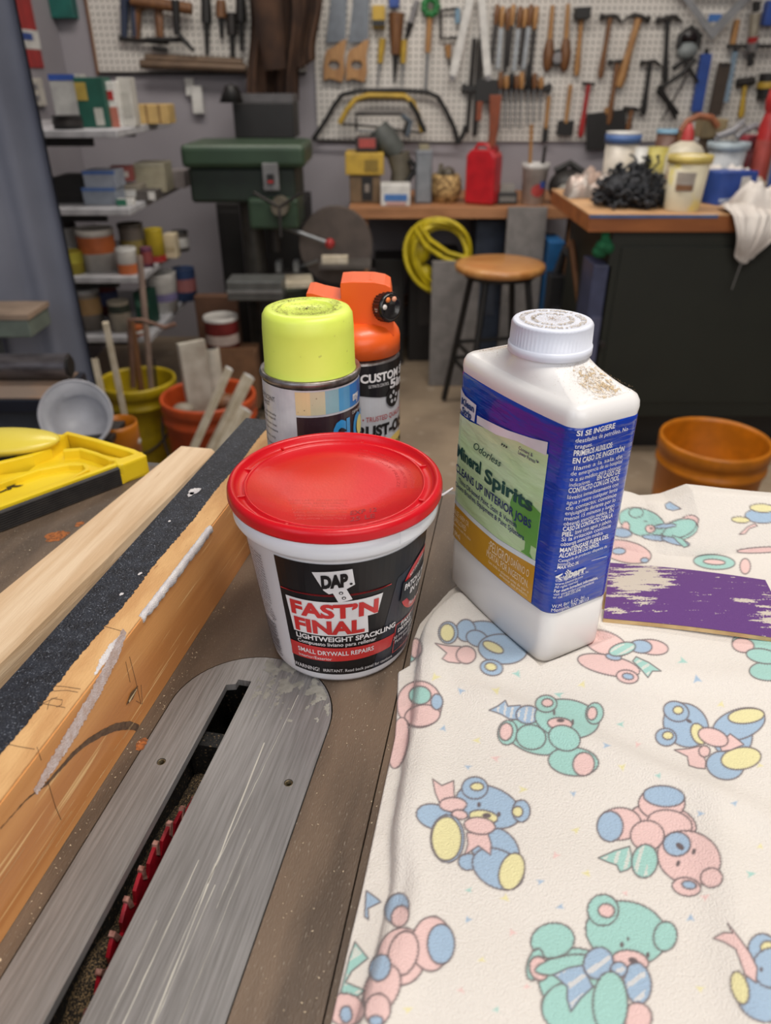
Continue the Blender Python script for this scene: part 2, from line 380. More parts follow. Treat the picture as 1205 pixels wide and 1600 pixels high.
# saw-cut arc, pencil lines, knot
b=MB(); cl=[onface(*p) for p in((216,1137),(200,1133),(180,1136),(158,1146),(135,1160),(112,1180),(92,1203),(72,1225),(40,1250),(0,1295))]
strip(b,lambda u,h:(FV+.00015,u,h),cl,[.0036,.0044,.0042,.0036,.003,.0026,.0022,.0016,.0008,.0004],.0002,7,80); b.build('blade_scar',mat('burnt_scar',(110,86,66),.9,col2=(84,64,50),nscale=300),fn_)
m_pen=mat('pencil_grey',(96,78,62),.8)
def pl_face(pts): MB().tube([(FV+.0002,)+onface(*p) for p in pts],.00011,5).build('pencil_mark',m_pen,fn_)
pl_face([(202,1026),(212,1065),(220,1100)]); pl_face([(196,1034),(203,1066)]); pl_face([(57,1167),(64,1188)]); pl_face([(74,1220),(86,1260),(95,1281)]); pl_face([(220,1070),(222,1100),(212,1095)])
def pl_top(pts): MB().tube([(*ontop(*p),FH+.0002) for p in pts],.00011,5).build('pencil_mark',m_pen,fn_)
pl_top([(8,1162),(30,1167),(54,1171)]); pl_top([(160,978),(175,982),(192,987)])
pl_top([(58,1098),(80,1102),(102,1106)]); pl_top([(62,1108),(60,1101),(70,1098),(84,1092),(98,1094),(96,1102),(88,1105)]); pl_top([(80,1072),(100,1073),(126,1077)]); pl_top([(84,1080),(104,1079),(122,1082)]); pl_top([(74,1109),(76,1100),(80,1092),(90,1090)])
c0=onface(205,1087)
b=MB(); strip(b,lambda u,h:(FV+.00045,u,h),[(c0[0]+.007,c0[1]+.0005),c0,(c0[0]-.006,c0[1]-.0005)],[.0006,.0048,.0006],.0001,3,24); b.build('wood_nick',mat('dark_nick',(104,78,52),.8),fn_)
b=MB(); strip(b,lambda u,h:(FV+.0008,u,h),[(c0[0]+.005,c0[1]+.0003),(c0[0]-.004,c0[1]-.0004)],[.0005,.0016],.0001,3,12); b.build('wood_splinter',mat('pale_nick',(232,208,166),.8),fn_)
b=MB(); rs=random.Random(12)
for k in range(26):
    u=rs.uniform(.08,.28); h=rs.uniform(.004,.05-(u-.08)*.0); L_=rs.uniform(.006,.03)
    if h<.018 or u<.14: strip(b,lambda u,h:(FV+.0002,u,h),[(u,h),(u+L_,h+rs.uniform(-.001,.001))],[.0003,.0002],.00005,k,8)
b.build('pale_scratch',mat('pale_scratch',(236,204,150),.7),fn_)
for (px,py,r_,sd) in((304,768,.0035,1),(219,897,.001,2),(190,929,.001,4),(298,773,.002,6),(265,815,.0008,7)):
    x,y=ontop(px,py); b=MB(); blot(b,x,y,r_,r_*1.5,lambda x,y:(x,y,FH+.0004),sd,18); b.build('filler_spatter',m_fill,fn_)
# ================================================================ PINE STICK beside the fence
m_pine=mat('pale_pine',(226,200,168),.7,col2=(208,176,140),nscale=30,ndetail=6,lo=.38,hi=.62,stretch=(4,.25,4),bump=.2,bscale=300,col3=(176,136,98),n3=(60,.70,.78))
b=MB(); n=40; bh=.0205
A0=Vector((-.3270,.28,0));A1=Vector((-.3020,.5650,0));B0=Vector((-.2815,.25,0));B1=Vector((-.2680,.5610,0))
def ln(P,Q,u): t=(u-P.y)/(Q.y-P.y); return P+(Q-P)*t
vs=[]; 
for i in range(n+1):
    u=-.08+(.5625+.08)*i/n; a=ln(A0,A1,u); c=ln(B0,B1,u); k=.0006*noise.noise(Vector((u*30,0,0)))
    vs+=[(a.x,a.y,.0003),(a.x,a.y,bh-.001),(a.x+.001,a.y,bh),(c.x-.004+k,c.y,bh),(c.x-.0012+k*2,c.y,bh-.003+k),(c.x,c.y,bh-.009+k),(c.x,c.y,.0003)]
K=7; fs=[(i*K+k,i*K+(k+1)%K,(i+1)*K+(k+1)%K,(i+1)*K+k) for i in range(n) for k in range(K)]+[tuple(range(K))[::-1],tuple(n*K+k for k in range(K))]
b.add([(x,y,z) for x,y,z in vs],[f[::-1] for f in fs])
o=b.build('pine_stick',m_pine,None,(0,0,TZ),(0,0,-SAW)); T(o,'pale rough pine stick lying on the saw table left of the fence','wood')
# ================================================================ YELLOW PLASTIC TOOL
m_yel=mat('yellow_plastic',(238,208,40),.38,col2=(228,194,30),nscale=20,bump=.05,bscale=500)
m_rub=mat('black_ribbed_rubber',(46,43,42),.6,col2=(34,32,32),nscale=80)
yt=thing('yellow_guide','yellow plastic guide tool with bulging handle and black ribbed edge','tool',(0,0,TZ))
def Gp(px,py,h=.018): p=G(px,py,TZ+h); return (p.x,p.y)
H1=.0185
E0=Gp(229,712);E1=Gp(186,727);E2=Gp(0,795);E3=(E2[0]*1.6-E1[0]*.6,E2[1]*1.6-E1[1]*.6)
tl=Gp(104,676);tl0=Gp(60,668)
Lf=Gp(0,722)
outl=[E1,E0,tl,tl0,(tl0[0]-.10,tl0[1]+.002),(E3[0],E3[1]+.10),E3]
outl=outl[::-1] if sum(outl[i][0]*outl[(i+1)%7][1]-outl[(i+1)%7][0]*outl[i][1] for i in range(7))<0 else outl
MB().prism([Gp(186,729),Gp(226,714),Gp(206,707),Gp(120,688),Gp(86,690),Gp(40,722),Gp(-60,735),(E3[0],E3[1]+.02),E3][::1],.0006,.009).build('base_plate',m_yel,yt)
def rib(pts,wd,z0,z1,name=None):
    b=MB(); L_=[Vector((*p,0)) for p in pts]; A=[];B=[]
    for i,p in enumerate(L_):
        d=(L_[min(i+1,len(L_)-1)]-L_[max(i-1,0)]).normalized(); q=Vector((-d.y,d.x,0))*wd/2; A.append((p+q)[:2]); B.append((p-q)[:2])
    return b.prism((A+B[::-1])[::-1],z0,z1)
q1=Gp(150,735);
rib([E3,Gp(0,791),Gp(184,724.5)],.0045,.0006,H1+.0003).build('edge_rib',m_yel,yt,bevel=.0008)
rib([Gp(225,714),Gp(205,704),Gp(150,688),Gp(102,676)],.006,.0006,H1).build('edge_rib',m_yel,yt,bevel=.001)
rib([Gp(-60,742),Gp(0,724),Gp(50,712),Gp(76,702),Gp(88,690),Gp(102,680)],.005,.0006,H1+.001).build('inner_rib',m_yel,yt,bevel=.001)
rib([Gp(196,717),Gp(172,716),Gp(150,707),Gp(125,700),Gp(98,702)],.0045,.0006,H1-.001).build('inner_rib',m_yel,yt,bevel=.001)
rib([Gp(-60,772),Gp(0,748),Gp(60,727),Gp(105,719),Gp(130,719),Gp(135,727),Gp(110,740),Gp(60,758),Gp(0,781),Gp(-60,806)],.004,.0006,.0145).build('inner_rib',m_yel,yt,bevel=.0008)
rib([Gp(160,725),Gp(178,714)],.004,.0006,.013).build('inner_rib',m_yel,yt,bevel=.0008)
# end block
b=MB(); blk=[Gp(181,728.5),Gp(192,727.5),Gp(229,713),Gp(222,706),Gp(176,721)]
b.prism(blk[::1],.0004,H1+.0008); b.build('end_block',m_yel,yt,bevel=.0022)
# ribbed black edge
e0=Vector((*Gp(182,727.5),0)); e1=Vector((E3[0],E3[1]-.0,0)); d=(e1-e0).normalized(); nrm=Vector((d.y,-d.x,0)); 
if nrm.y>0: nrm=-nrm
b=MB(); K=8
prof=[]
for k in range(K):
    z=.0008+(H1-.0025)*k/K; dz=(H1-.0025)/K; prof+=[(.0010,z),(.0028,z+dz*.2),(.0028,z+dz*.75),(.0010,z+dz)]
prof=[(0,.0006)]+prof+[(0,H1-.001)]
vs=[e0+nrm*(a+.0021)+Vector((0,0,z)) for a,z in prof]+[e1+nrm*(a+.0021)+Vector((0,0,z)) for a,z in prof]; n=len(prof)
b.add(vs,[(i,i+1,i+1+n,i+n) for i in range(n-1)]+[tuple(range(n))[::-1],tuple(range(n,2*n))]); b.build('ribbed_edge',m_rub,yt)
# handle: swelling pad, smooth
hc=G(-8,690,TZ+.024); b=MB(); b.ell((0,0,0),(.058,.026,.011),0,seg=32,rings=16)
for p in b.v:
    if p.z>0: p.z*=.75
b.build('handle',mat('yellow_grip',(226,208,84),.3,col2=(218,196,70),nscale=12),yt,(hc.x,hc.y,hc.z-TZ),(0,0,R(4)))
rib([(hc.x-.02,hc.y),(hc.x+.048,hc.y-.001),Gp(96,684)],.012,.006,.0225).build('handle_root',m_yel,yt,bevel=.003)
MB().box(-.03,-.012,.0006,.02,.012,.018).build('handle_post',m_rub,yt,(hc.x,hc.y,0))
b=MB(); t0=G(-78,795,TZ+.0097); t1=G(37,757,TZ+.0097); tx=(Vector((t1.x,t1.y,0))-Vector((t0.x,t0.y,0))); Lt=tx.length; tx.normalize(); ty=Vector((-tx.y,tx.x,0))
text(b,lambda x,y:Vector((t0.x,t0.y,.0097))+tx*x+ty*y,'QUICK',.0,Lt,.000,.0085,.05,shear=.2)
b.build('lettering',simple((38,34,20)),yt)
# ================================================================ TEDDY BEAR TOWEL (print is a colour attribute on the cloth)
CB=np.array([lin(c)[:3] for c in((223,217,210),(160,184,208),(226,218,166),(228,194,190),(160,204,196),(104,92,94),(250,250,250))])
# print traced as ellipses (e,cx,cy,rx,ry,rot,colour) and outlines (p,points,colour); k: 1 blue 2 yellow 3 pink 4 mint 5 dark
def c8(l):
    o=[]
    for s in l:
        if s[0]=='e': o.append(('e',600+s[1]*.502,950+s[2]*.502,s[3]*.502,s[4]*.502,s[5],s[6]))
        else: o.append(('p',[(600+x*.502,950+y*.502) for x,y in s[1]],s[2]))
    return o
def c7(l):
    o=[]
    for s in l:
        if s[0]=='e': o.append(('e',900+s[1]*.2687,600+s[2]*.2687,s[3]*.2687,s[4]*.2687,s[5],s[6]))
        else: o.append(('p',[(900+x*.2687,600+y*.2687) for x,y in s[1]],s[2]))
    return o
E_='e';P_='p'
PR=c8([
(E_,318,78,68,36,8,1),(E_,255,70,30,34,0,1),(E_,200,77,30,34,0,1),(E_,197,77,22,27,0,2),(E_,290,95,34,24,20,1),(E_,370,128,76,46,5,1),(E_,335,186,35,24,10,1),(E_,333,183,18,12,10,2),(E_,340,122,34,14,25,2),(P_,[(160,110),(200,118),(238,120),(236,172),(200,168),(182,158),(196,140)],3),(E_,256,146,30,27,0,3),
(E_,690,110,70,36,20,3),(E_,835,122,50,23,8,3),(E_,800,120,34,20,5,1),(E_,700,178,98,30,12,3),(E_,758,214,34,20,10,3),(E_,760,213,17,9,10,1),(E_,715,152,24,10,10,1),(E_,742,128,42,19,-15,4),(P_,[(785,152),(825,170),(862,196),(836,196),(822,216),(800,190),(775,165)],4),
(E_,1180,110,95,32,5,4),(E_,1118,116,34,22,10,3),(E_,1200,196,62,30,0,4),(E_,1180,150,52,22,10,4),
(E_,110,300,70,72,0,3),(E_,112,272,34,28,0,4),(E_,120,335,55,33,-8,3),(E_,165,292,18,24,0,1),
(E_,470,400,95,52,18,4),(E_,385,388,30,38,10,4),(E_,380,385,20,27,10,3),(P_,[(328,318),(355,305),(378,288),(386,306),(425,303),(428,348),(390,345),(368,332),(350,325)],1),(E_,448,332,36,28,0,1),(E_,590,478,78,44,5,4),(E_,622,486,33,36,10,3),(E_,570,345,100,60,8,4),(E_,505,298,33,26,0,4),(E_,509,295,17,12,0,3),(E_,656,328,27,33,10,4),(E_,648,328,15,20,10,3),(E_,548,360,38,18,5,3),(E_,550,350,12,6,0,5),(E_,530,325,4,9,0,5),(E_,588,355,4,9,0,5),(E_,458,402,46,38,10,4),(E_,562,405,50,38,20,4),
(E_,1085,400,62,66,0,1),(E_,1105,362,84,46,-18,1),(E_,1128,336,56,23,-6,2),(E_,1062,490,58,44,10,1),(E_,1112,468,62,34,-8,2),(E_,940,365,74,64,40,1),(E_,910,322,40,30,20,1),(E_,916,318,15,12,0,2),(E_,878,402,32,27,10,1),(E_,884,397,16,12,0,2),(E_,980,392,22,34,-25,2),(E_,950,352,10,5,30,5),(P_,[(1078,392),(1100,408),(1120,425),(1080,442),(1052,446),(1045,425)],3),(E_,1025,402,48,26,20,3),(P_,[(905,442),(950,438),(985,430),(1002,478),(1000,500),(975,498),(950,490),(945,462)],3),(E_,998,446,17,17,0,3),
(E_,345,748,82,62,35,1),(E_,160,650,60,38,15,1),(P_,[(152,533),(180,553),(217,538),(219,598),(175,610),(160,575)],3),(E_,325,618,104,62,20,1),(E_,283,560,40,34,0,1),(E_,290,556,20,12,0,2),(E_,428,632,27,34,0,1),(E_,416,634,16,16,0,2),(E_,310,650,44,20,8,2),(E_,320,646,14,8,0,5),(E_,296,612,6,8,0,5),(E_,358,642,6,8,0,5),(E_,262,790,30,26,0,1),(E_,355,812,84,58,28,1),(E_,398,820,38,58,18,2),(P_,[(258,700),(322,697),(334,735),(332,768),(294,740),(252,768),(262,735)],3),(E_,215,612,42,22,0,3),(E_,298,678,48,26,6,3),(E_,236,643,24,14,10,3),(E_,198,718,52,74,0,1),(E_,195,718,46,68,0,2),
(E_,865,672,108,62,10,3),(E_,865,608,72,50,0,3),(E_,872,586,64,32,5,1),(E_,735,672,66,50,0,3),(E_,704,680,40,47,0,1),(E_,890,672,70,42,10,3),(E_,950,778,100,82,20,3),(E_,942,868,44,28,10,3),(E_,950,862,22,12,10,1),(E_,1020,840,34,30,0,3),(E_,820,708,52,46,0,3),(E_,912,735,42,37,0,1),(E_,922,742,15,9,40,5),(E_,916,795,6,10,20,5),(E_,965,758,6,10,20,5),(P_,[(668,778),(720,755),(765,742),(778,800),(758,815),(735,822),(725,800),(700,792)],4),(E_,812,788,40,52,8,4),
(E_,600,1165,120,105,20,4),(E_,525,1035,68,54,-10,4),(E_,470,1110,24,50,15,4),(E_,483,1122,29,38,-15,3),(E_,755,1012,128,98,14,4),(E_,682,940,48,48,0,4),(E_,693,942,25,21,10,3),(E_,876,1022,36,46,10,4),(E_,768,1098,56,32,10,3),(E_,776,1098,16,10,20,5),(E_,741,1048,6,9,0,5),(E_,822,1080,6,9,0,5),(E_,760,1030,4,6,0,5),(E_,560,1110,90,26,-12,4),(E_,600,1250,110,86,10,4),(P_,[(528,1142),(575,1120),(620,1112),(650,1180),(612,1215),(582,1256),(570,1215),(572,1180),(550,1160)],1),(E_,668,1106,46,50,20,1),(E_,790,1168,42,64,-8,1),(E_,731,1126,26,24,0,1),(E_,790,1275,44,46,0,3),(E_,705,1232,54,100,0,4),
(E_,1180,1215,85,70,30,1),(E_,1108,1182,26,52,-15,2),(E_,1178,1062,44,48,0,1),(E_,1195,1055,22,18,0,2),(E_,1210,1120,62,62,0,1),(E_,1175,1125,5,8,0,5),(P_,[(1026,1028),(1058,1010),(1085,1012),(1070,982),(1108,1030),(1140,1075),(1162,1120),(1158,1166),(1124,1140),(1096,1062),(1060,1040)],3),
(E_,55,1085,75,90,10,3),(E_,40,935,36,48,20,1),(E_,50,960,26,34,20,3),(E_,148,1045,62,85,5,3),(E_,178,1046,42,62,0,1),(E_,60,1075,45,70,15,3),(E_,-6,1185,52,80,25,3),(E_,-12,1120,32,42,20,1),(E_,-20,1250,40,50,10,3),(E_,-25,1285,22,16,0,1),
(E_,45,420,30,80,10,3),
(P_,[(-55,880),(-20,905),(-10,915),(-50,935),(-48,970),(-60,960)],1),(P_,[(-100,760),(-60,745),(-62,800),(-90,850)],3),
(P_,[(-108,1090),(-90,1040),(-50,1090),(-100,1130),(-120,1165),(-60,1190),(-105,1230),(-135,1200)],4),
(E_,-120,1250,60,50,10,3),(E_,-118,1265,18,26,0,1),(E_,70,140,34,30,0,4),(E_,98,125,20,30,0,3),
])+c7([
(E_,600,850,112,60,-15,4),(E_,660,800,54,36,-12,3),(E_,600,842,104,50,-18,4),(E_,385,805,138,78,18,4),(E_,350,748,40,28,0,4),(E_,290,830,22,28,0,3),(E_,433,842,28,22,0,3),(E_,438,840,9,6,0,5),(E_,405,800,10,3,0,5),(E_,520,826,60,12,-5,1),(E_,470,895,82,16,6,1),(E_,580,915,84,18,14,1),(P_,[(560,880),(620,900),(655,940),(630,950),(590,915)],4),
(E_,1090,765,105,44,0,1),(E_,1085,722,72,24,4,2),(E_,958,790,52,17,4,2),(P_,[(950,875),(1000,830),(1040,812),(1055,825),(1010,840),(985,870)],3),
(E_,290,975,150,62,12,3),(E_,250,972,38,18,0,1),(E_,400,1025,22,14,0,1),(E_,265,865,60,26,8,1),(E_,805,1035,120,42,4,4),(E_,805,1035,62,15,4,3),(E_,1090,965,150,16,-3,3),(E_,985,1060,30,44,0,3),
(E_,370,590,34,32,30,1),(P_,[(520,700),(545,685),(610,725),(560,735),(525,725)],1)])
FLW=[]
_r=random.Random(21)
for (x,y,k) in((415,205,4),(240,258,1),(350,257,2),(618,238,2),(738,362,4),(692,428,1),(262,495,1),(185,375,1),(590,578,1),(432,565,2),(598,692,2),(780,645,1),(265,878,4),(487,852,1),(632,826,2),(378,903,2),(550,930,1),(262,970,1),(752,888,3),(1092,608,1),(1172,742,2),(1142,828,4),(955,965,1),(985,1185,2),(240,1190,3),(350,1250,4),(75,1250,2),(445,1178,3),(305,1095,2),(985,640,1),(1170,490,2),(975,222,1),(290,412,2),(348,468,3),(742,495,2),(545,270,4),(855,522,4),(160,215,2),(535,770,3),(790,425,3),(930,165,4),(1050,300,2),(400,1010,3),(1000,900,3)):
    a=_r.uniform(0,6.28); x=600+x*.502; y=950+y*.502; r=_r.uniform(6,9)
    FLW.append(('p',[(x+r*math.cos(a),y+r*.8*math.sin(a)),(x+r*math.cos(a+2.3),y+r*.8*math.sin(a+2.3)),(x+r*.3*math.cos(a+3.14),y+r*.3*math.sin(a+3.14)),(x+r*math.cos(a+4),y+r*.8*math.sin(a+4))],k))
def smooth_poly(pts,n=4):
    return pts
def paint(co):
    """co: (n,3) world points of the cloth -> colours of the print there"""
    X,Y,Z=co[:,0].copy(),co[:,1].copy(),co[:,2]-EYE
    for _ in range(6): # the print repeats every 15 cm beyond the traced part
        d=Y*_c-Z*_s; qx=602.5+FPX*X/d; qy=800-FPX*(Y*_s+Z*_c)/d; o1=qx>1232; o2=(qy>1640)&~o1; X[o1]-=.15; Y[o2]+=.15
    d=Y*_c-Z*_s; px=602.5+FPX*X/d; py=800-FPX*(Y*_s+Z*_c)/d
    n=len(px); col=np.tile(CB[0],(n,1))
    ok=(px>480)&(px<1340)&(py>700)&(py<1720)
    # soft yarn mottling, the same everywhere
    def draw(sh,lw,line=True,soft=.0):
        nonlocal col
        if sh[0]=='e':
            _,cx,cy,rx,ry,rot,k=sh; Rm=max(rx,ry)+6
            i=np.nonzero(ok&(abs(px-cx)<Rm)&(abs(py-cy)<Rm))[0]
            if not len(i): return
            a=R(rot); dx=px[i]-cx; dy=py[i]-cy; u=dx*math.cos(a)+dy*math.sin(a); v=-dx*math.sin(a)+dy*math.cos(a)
            q=np.sqrt((u/rx)**2+(v/ry)**2)+1e-9; g=np.sqrt((u/rx**2)**2+(v/ry**2)**2)/q+1e-9
            dist=(q-1)/g; th=np.arctan2(v*rx,u*ry); per=max(8,int((rx+ry)*1.1)); fur=np.abs(((th/(2*PI)*per)%1)-.5)*2
        else:
            _,pts,k=sh; P=np.array(pts); x0,y0=P.min(0)-5; x1,y1=P.max(0)+5
            i=np.nonzero(ok&(px>x0)&(px<x1)&(py>y0)&(py<y1))[0]
            if not len(i): return
            x=px[i]; y=py[i]; ins=np.zeros(len(i),bool); dist=np.full(len(i),1e9); m=len(P)
            for j in range(m):
                ax,ay=P[j]; bx,by=P[(j+1)%m]
                c=((ay>y)!=(by>y))&(x<(bx-ax)*(y-ay)/((by-ay) or 1e-9)+ax); ins^=c
                L=(bx-ax)**2+(by-ay)**2+1e-9; t=np.clip(((x-ax)*(bx-ax)+(y-ay)*(by-ay))/L,0,1)
                dist=np.minimum(dist,np.hypot(x-ax-t*(bx-ax),y-ay-t*(by-ay)))
            dist=np.where(ins,-dist,dist); fur=np.full(len(i),.3)
        base=CB[k]
        al=1/(1+np.exp(dist*2.2)); 
        c=col[i]; c=c*(1-al[:,None])+base*al[:,None]
        if line and k!=5:
            sc=lw*(py[i]/1200); e=np.exp(-((dist-.2)/ (sc*(.55+.85*fur)))**2)*.9
            c=c*(1-e[:,None])+CB[5]*e[:,None]
        col[i]=c
    for s in FLW: draw(s,.5,False)
    for s in PR: draw(s,1.6)
    # white stripes on the ribbons
    def stripe(cx,cy,rx,ry,ang,per,wid,k):
        i=np.nonzero(ok&(abs(px-cx)<rx)&(abs(py-cy)<ry))[0]
        near=np.abs(col[i]-CB[k]).sum(1)<.06
        t=((px[i]*math.cos(ang)+py[i]*math.sin(ang))/per)%1; m=near&(t<wid); j=i[m]; col[j]=col[j]*.3+CB[0]*.7
    stripe(800,1110,42,26,R(10),11,.35,1); stripe(930,1527,78,75,R(55),26,.3,1); stripe(970,1343,42,34,R(15),17,.35,4); stripe(568,1530,40,70,R(60),30,.45,4); stripe(975,1018,40,40,R(60),12,.35,4)
    rs=np.random.RandomState(2); col*= (1+.05*(rs.rand(n,1)-.5)); return col
def sst(a,b,x): t=np.clip((x-a)/(b-a),0,1); return t*t*(3-2*t)
def colour(me,col):
    at_=me.color_attributes.new('print','FLOAT_COLOR','POINT'); at_.data.foreach_set('color',np.concatenate([col,np.ones((len(col),1))],1).astype(np.float32).ravel())
m_cl=mat('printed_terry',(234,226,218),.95,bump=.5,bscale=1100,sheen=.2)
nt=m_cl.node_tree; va=nt.nodes.new('ShaderNodeVertexColor'); va.layer_name='print'; nt.links.new(va.outputs[0],nt.nodes['Principled BSDF'].inputs['Base Color'])
def sheet(name,X,Y,Z,parent=None):
    h,w_=X.shape; co=np.stack([X,Y,Z],-1).reshape(-1,3); idx=np.arange(h*w_).reshape(h,w_)
    q=np.stack([idx[:-1,:-1],idx[:-1,1:],idx[1:,1:],idx[1:,:-1]],-1).reshape(-1,4)
    me=bpy.data.meshes.new(name); me.vertices.add(len(co)); me.vertices.foreach_set('co',co.astype(np.float32).ravel())
    me.loops.add(q.size); me.loops.foreach_set('vertex_index',q.ravel().astype(np.int32))
    me.polygons.add(len(q)); me.polygons.foreach_set('loop_start',np.arange(0,q.size,4,dtype=np.int32)); me.update(calc_edges=True)
    me.polygons.foreach_set('use_smooth',np.ones(len(q),bool)); me.materials.append(m_cl); colour(me,paint(co)); me.update()
    o=bpy.data.objects.new(name,me); COL.objects.link(o)
    if parent: o.parent=parent
    return o
# left border of lower and upper layer as v(u) in the saw frame
def border(pts,z):
    q=[w2s(G(x,y,z)) for x,y in pts]; q.sort(key=lambda p:p.y); return np.array([p.y for p in q]),np.array([p.x for p in q])
lu,lv=border([(975,730),(905,790),(820,850),(745,890),(700,925),(655,975),(645,1000),(640,1040),(622,1050),(620,1110),(617,1150),(606,1200),(593,1260),(578,1330),(565,1390),(548,1460),(532,1530),(516,1600)],TZ+.002)
uu,uv=border([(1010,800),(940,835),(850,880),(760,915),(700,928),(672,955),(656,985),(652,1011),(641,1124),(624,1210),(612,1290),(611,1375),(590,1461),(564,1555),(548,1610)],TZ+.011)
def N2(x,y,s,seed=0): # cheap smooth noise from sines
    r=np.random.RandomState(seed); o=0
    for k in range(6):
        a=r.rand()*6.28; f=s*(.6+r.rand()*1.1); o=o+np.sin((x*math.cos(a)+y*math.sin(a))*f+r.rand()*6.28)
    return o/6
def cloth_z(V,U,X,Y):
    low=.0022+.0004*N2(V,U,500,1)
    a=np.interp(U,lu,lv); b_=np.interp(U,uu,uv)+.0006*N2(U,U*0,260,4)
    t=V-b_; th=.0112+.0012*N2(V,U,90,2)+.0028*np.exp(-((V-b_-.010)/.009)**2)*(1+.5*np.sin(U*60))
    back=sst(.375,.362,Y)*1.0+0  # upper layer ends under bottle's far side
    step=np.clip(t/.0045,0,1); step=np.sqrt(np.clip(1-(1-step)**2,0,1))
    z=low+step*(th-low)
    # soft folds across the surface
    z=z+step*(.0026*np.exp(-((Y-(.338-.12*(X-.02)))/.012)**2)*(X>.02)+.0034*np.exp(-(((X*.55+Y*.84)-(.285))/.010)**2)*sst(.03,.06,X)*sst(.30,.20,X)
      +.0040*np.exp(-(((X*.97-Y*.2)-(.105))/.011)**2)*sst(.27,.2,Y)-.004*np.exp(-(((U-.185)/.018)**2+((V-b_-.004)/.006)**2)))
    # dip where bottle stands
    bx=(X-.0893)*.482+(Y-.3905)*-.877; by=(X-.0893)*.877+(Y-.3905)*.482
    dd=np.maximum(np.abs(bx)-.052,np.abs(by)-.025); f=sst(.006,-.002,dd); z=z*(1-f)+np.minimum(z,.0056)*f
    return z,a
tw=thing('terry_towel','cream terry cloth printed with pastel teddy bears, folded over the table','towel',(0,0,0))
gx=np.arange(-.045,.320,.00055); gu=np.arange(.095,.553,.00055)
V,U=np.meshgrid(np.linspace(0,1,int(.38/.00055)),gu)
lb=np.interp(U,lu,lv); 
Vv=lb+V*.40
Xw=Vv*sc_+U*ss_; Yw=-Vv*ss_+U*sc_
zz,a=cloth_z(Vv,U,Xw,Yw)
zz=np.where(V<.0001,0.0003,zz)
# far part: sink below the bunched roll
sheet('printed_cloth',Xw,Yw,TZ+zz,tw)
# far bunched part: rolls of cloth whose profile is swept to the right
def roll(name,xs,prof,amp,seed):
    ts=np.linspace(0,1,190); k=np.linspace(0,1,len(prof)); 
    X,Tt=np.meshgrid(xs,ts); 
    py_=np.interp(Tt,k,[p[0] for p in prof]); pz=np.interp(Tt,k,[p[1] for p in prof])
    # smooth profile
    for _ in range(14): py_[1:-1]=(py_[:-2]+py_[2:]+2*py_[1:-1])/4; pz[1:-1]=(pz[:-2]+pz[2:]+2*pz[1:-1])/4
    return X,Tt,py_,pz
xs=np.arange(.085,.33,.0008)
X,Tt,py_,pz=roll('r',xs,[(.545,.001),(.538,.010),(.525,.022),(.512,.034),(.497,.036),(.480,.026),(.468,.016),(.461,.009),(.463,.005),(.480,.003)],0,0)
zt=np.array([(.085,1.75),(.125,1.62),(.15,1.25),(.175,.95),(.198,.80),(.215,.92),(.232,1.18),(.26,1.10),(.33,1.0)])
sc=np.interp(X,zt[:,0],zt[:,1]); lip=np.interp(X,[.085,.14,.165,.185,.205,.23,.26,.33],[.010,.006,-.006,-.016,-.020,-.017,-.010,-.005])
Yr=py_+lip*np.exp(-((Tt-.72)/.25)**2)-(X-.10)*.16*(1-Tt)**2*1.0; Zr=pz*np.where(pz>0,sc,1)+.0025*N2(X,Tt*.1,70,5)*np.sin(PI*Tt)+.004*np.exp(-((X-.205-.09*(Tt-.5))/.012)**2)*np.exp(-((Tt-.5)/.22)**2)
Zr=np.where(pz>0,np.maximum(Zr,.0012),Zr)
sheet('bunched_fold',X,Yr,TZ+Zr,tw)
# ================================================================ SANDPAPER
sp=thing('sanding_sheet','worn purple sandpaper sheet with tan backing on the towel right of bottle','sandpaper',(0,0,TZ))
c0=G(943,966,TZ+.014); c1=G(952,879,TZ+.017); c2=G(1196,906,TZ+.017); c3=G(1206,997,TZ+.014)
c3=c0+(c3-c0)*1.10
def quad(i,j,dz=0):
    p=(c0*(1-i)+c3*i)*(1-j)+(c1*(1-i)+c2*i)*j
    return Vector((p.x,p.y,p.z-TZ+dz+.003*math.sin(PI*j)*(1-.3*i)+.0015*math.sin(PI*i)))
m_pur=mat('purple_grit',(100,62,128),.85,bump=.5,bscale=1500); nt=m_pur.node_tree; va=nt.nodes.new('ShaderNodeVertexColor'); va.layer_name='print'; nt.links.new(va.outputs[0],nt.nodes['Principled BSDF'].inputs['Base Color'])
b=MB(); NU,NV=340,170; b.grid(lambda i,j:quad(i,j),NU,NV); gf=b.build('abrasive_face',m_pur,sp)
cols=[]; cp=Vector(lin((98,58,124))[:3]); cc_=Vector(lin((206,196,182))[:3])
for jj in range(NV+1):
    for ii in range(NU+1):
        i,j=ii/NU,jj/NV; a=i*.95+j*.28; q=-i*.30+j*.95
        n=noise.fractal(Vector((a*5,q*22,1)),.75,2.0,7)*.9+.35*noise.noise(Vector((i*90,j*60,2)))
        bias=-.72+1.25*math.exp(-((i-.13)/.16)**2-((j-.62)/.32)**2)+.85*math.exp(-((i-.30)/.13)**2-((j-.78)/.22)**2)+.95*math.exp(-((i-.97)/.12)**2-((j-.30)/.22)**2)+.45*math.exp(-((i-.80)/.10)**2-((j-.50)/.12)**2)+.9*math.exp(-((i-.06)/.07)**2-((j-.12)/.07)**2)
        t=min(1,max(0,(n+bias)*6+.5)); cols.append(cp.lerp(cc_,t*.95))
colour(gf.data,np.array([tuple(x) for x in cols]))
b=MB(); n_=30
b.grid(lambda i,j:quad(i,j,-.0004),20,10)
ed=[(i/n_,0) for i in range(n_+1)]+[(1,j/12) for j in range(1,13)]+[(1-i/n_,1) for i in range(1,n_+1)]+[(0,1-j/12) for j in range(1,12)]
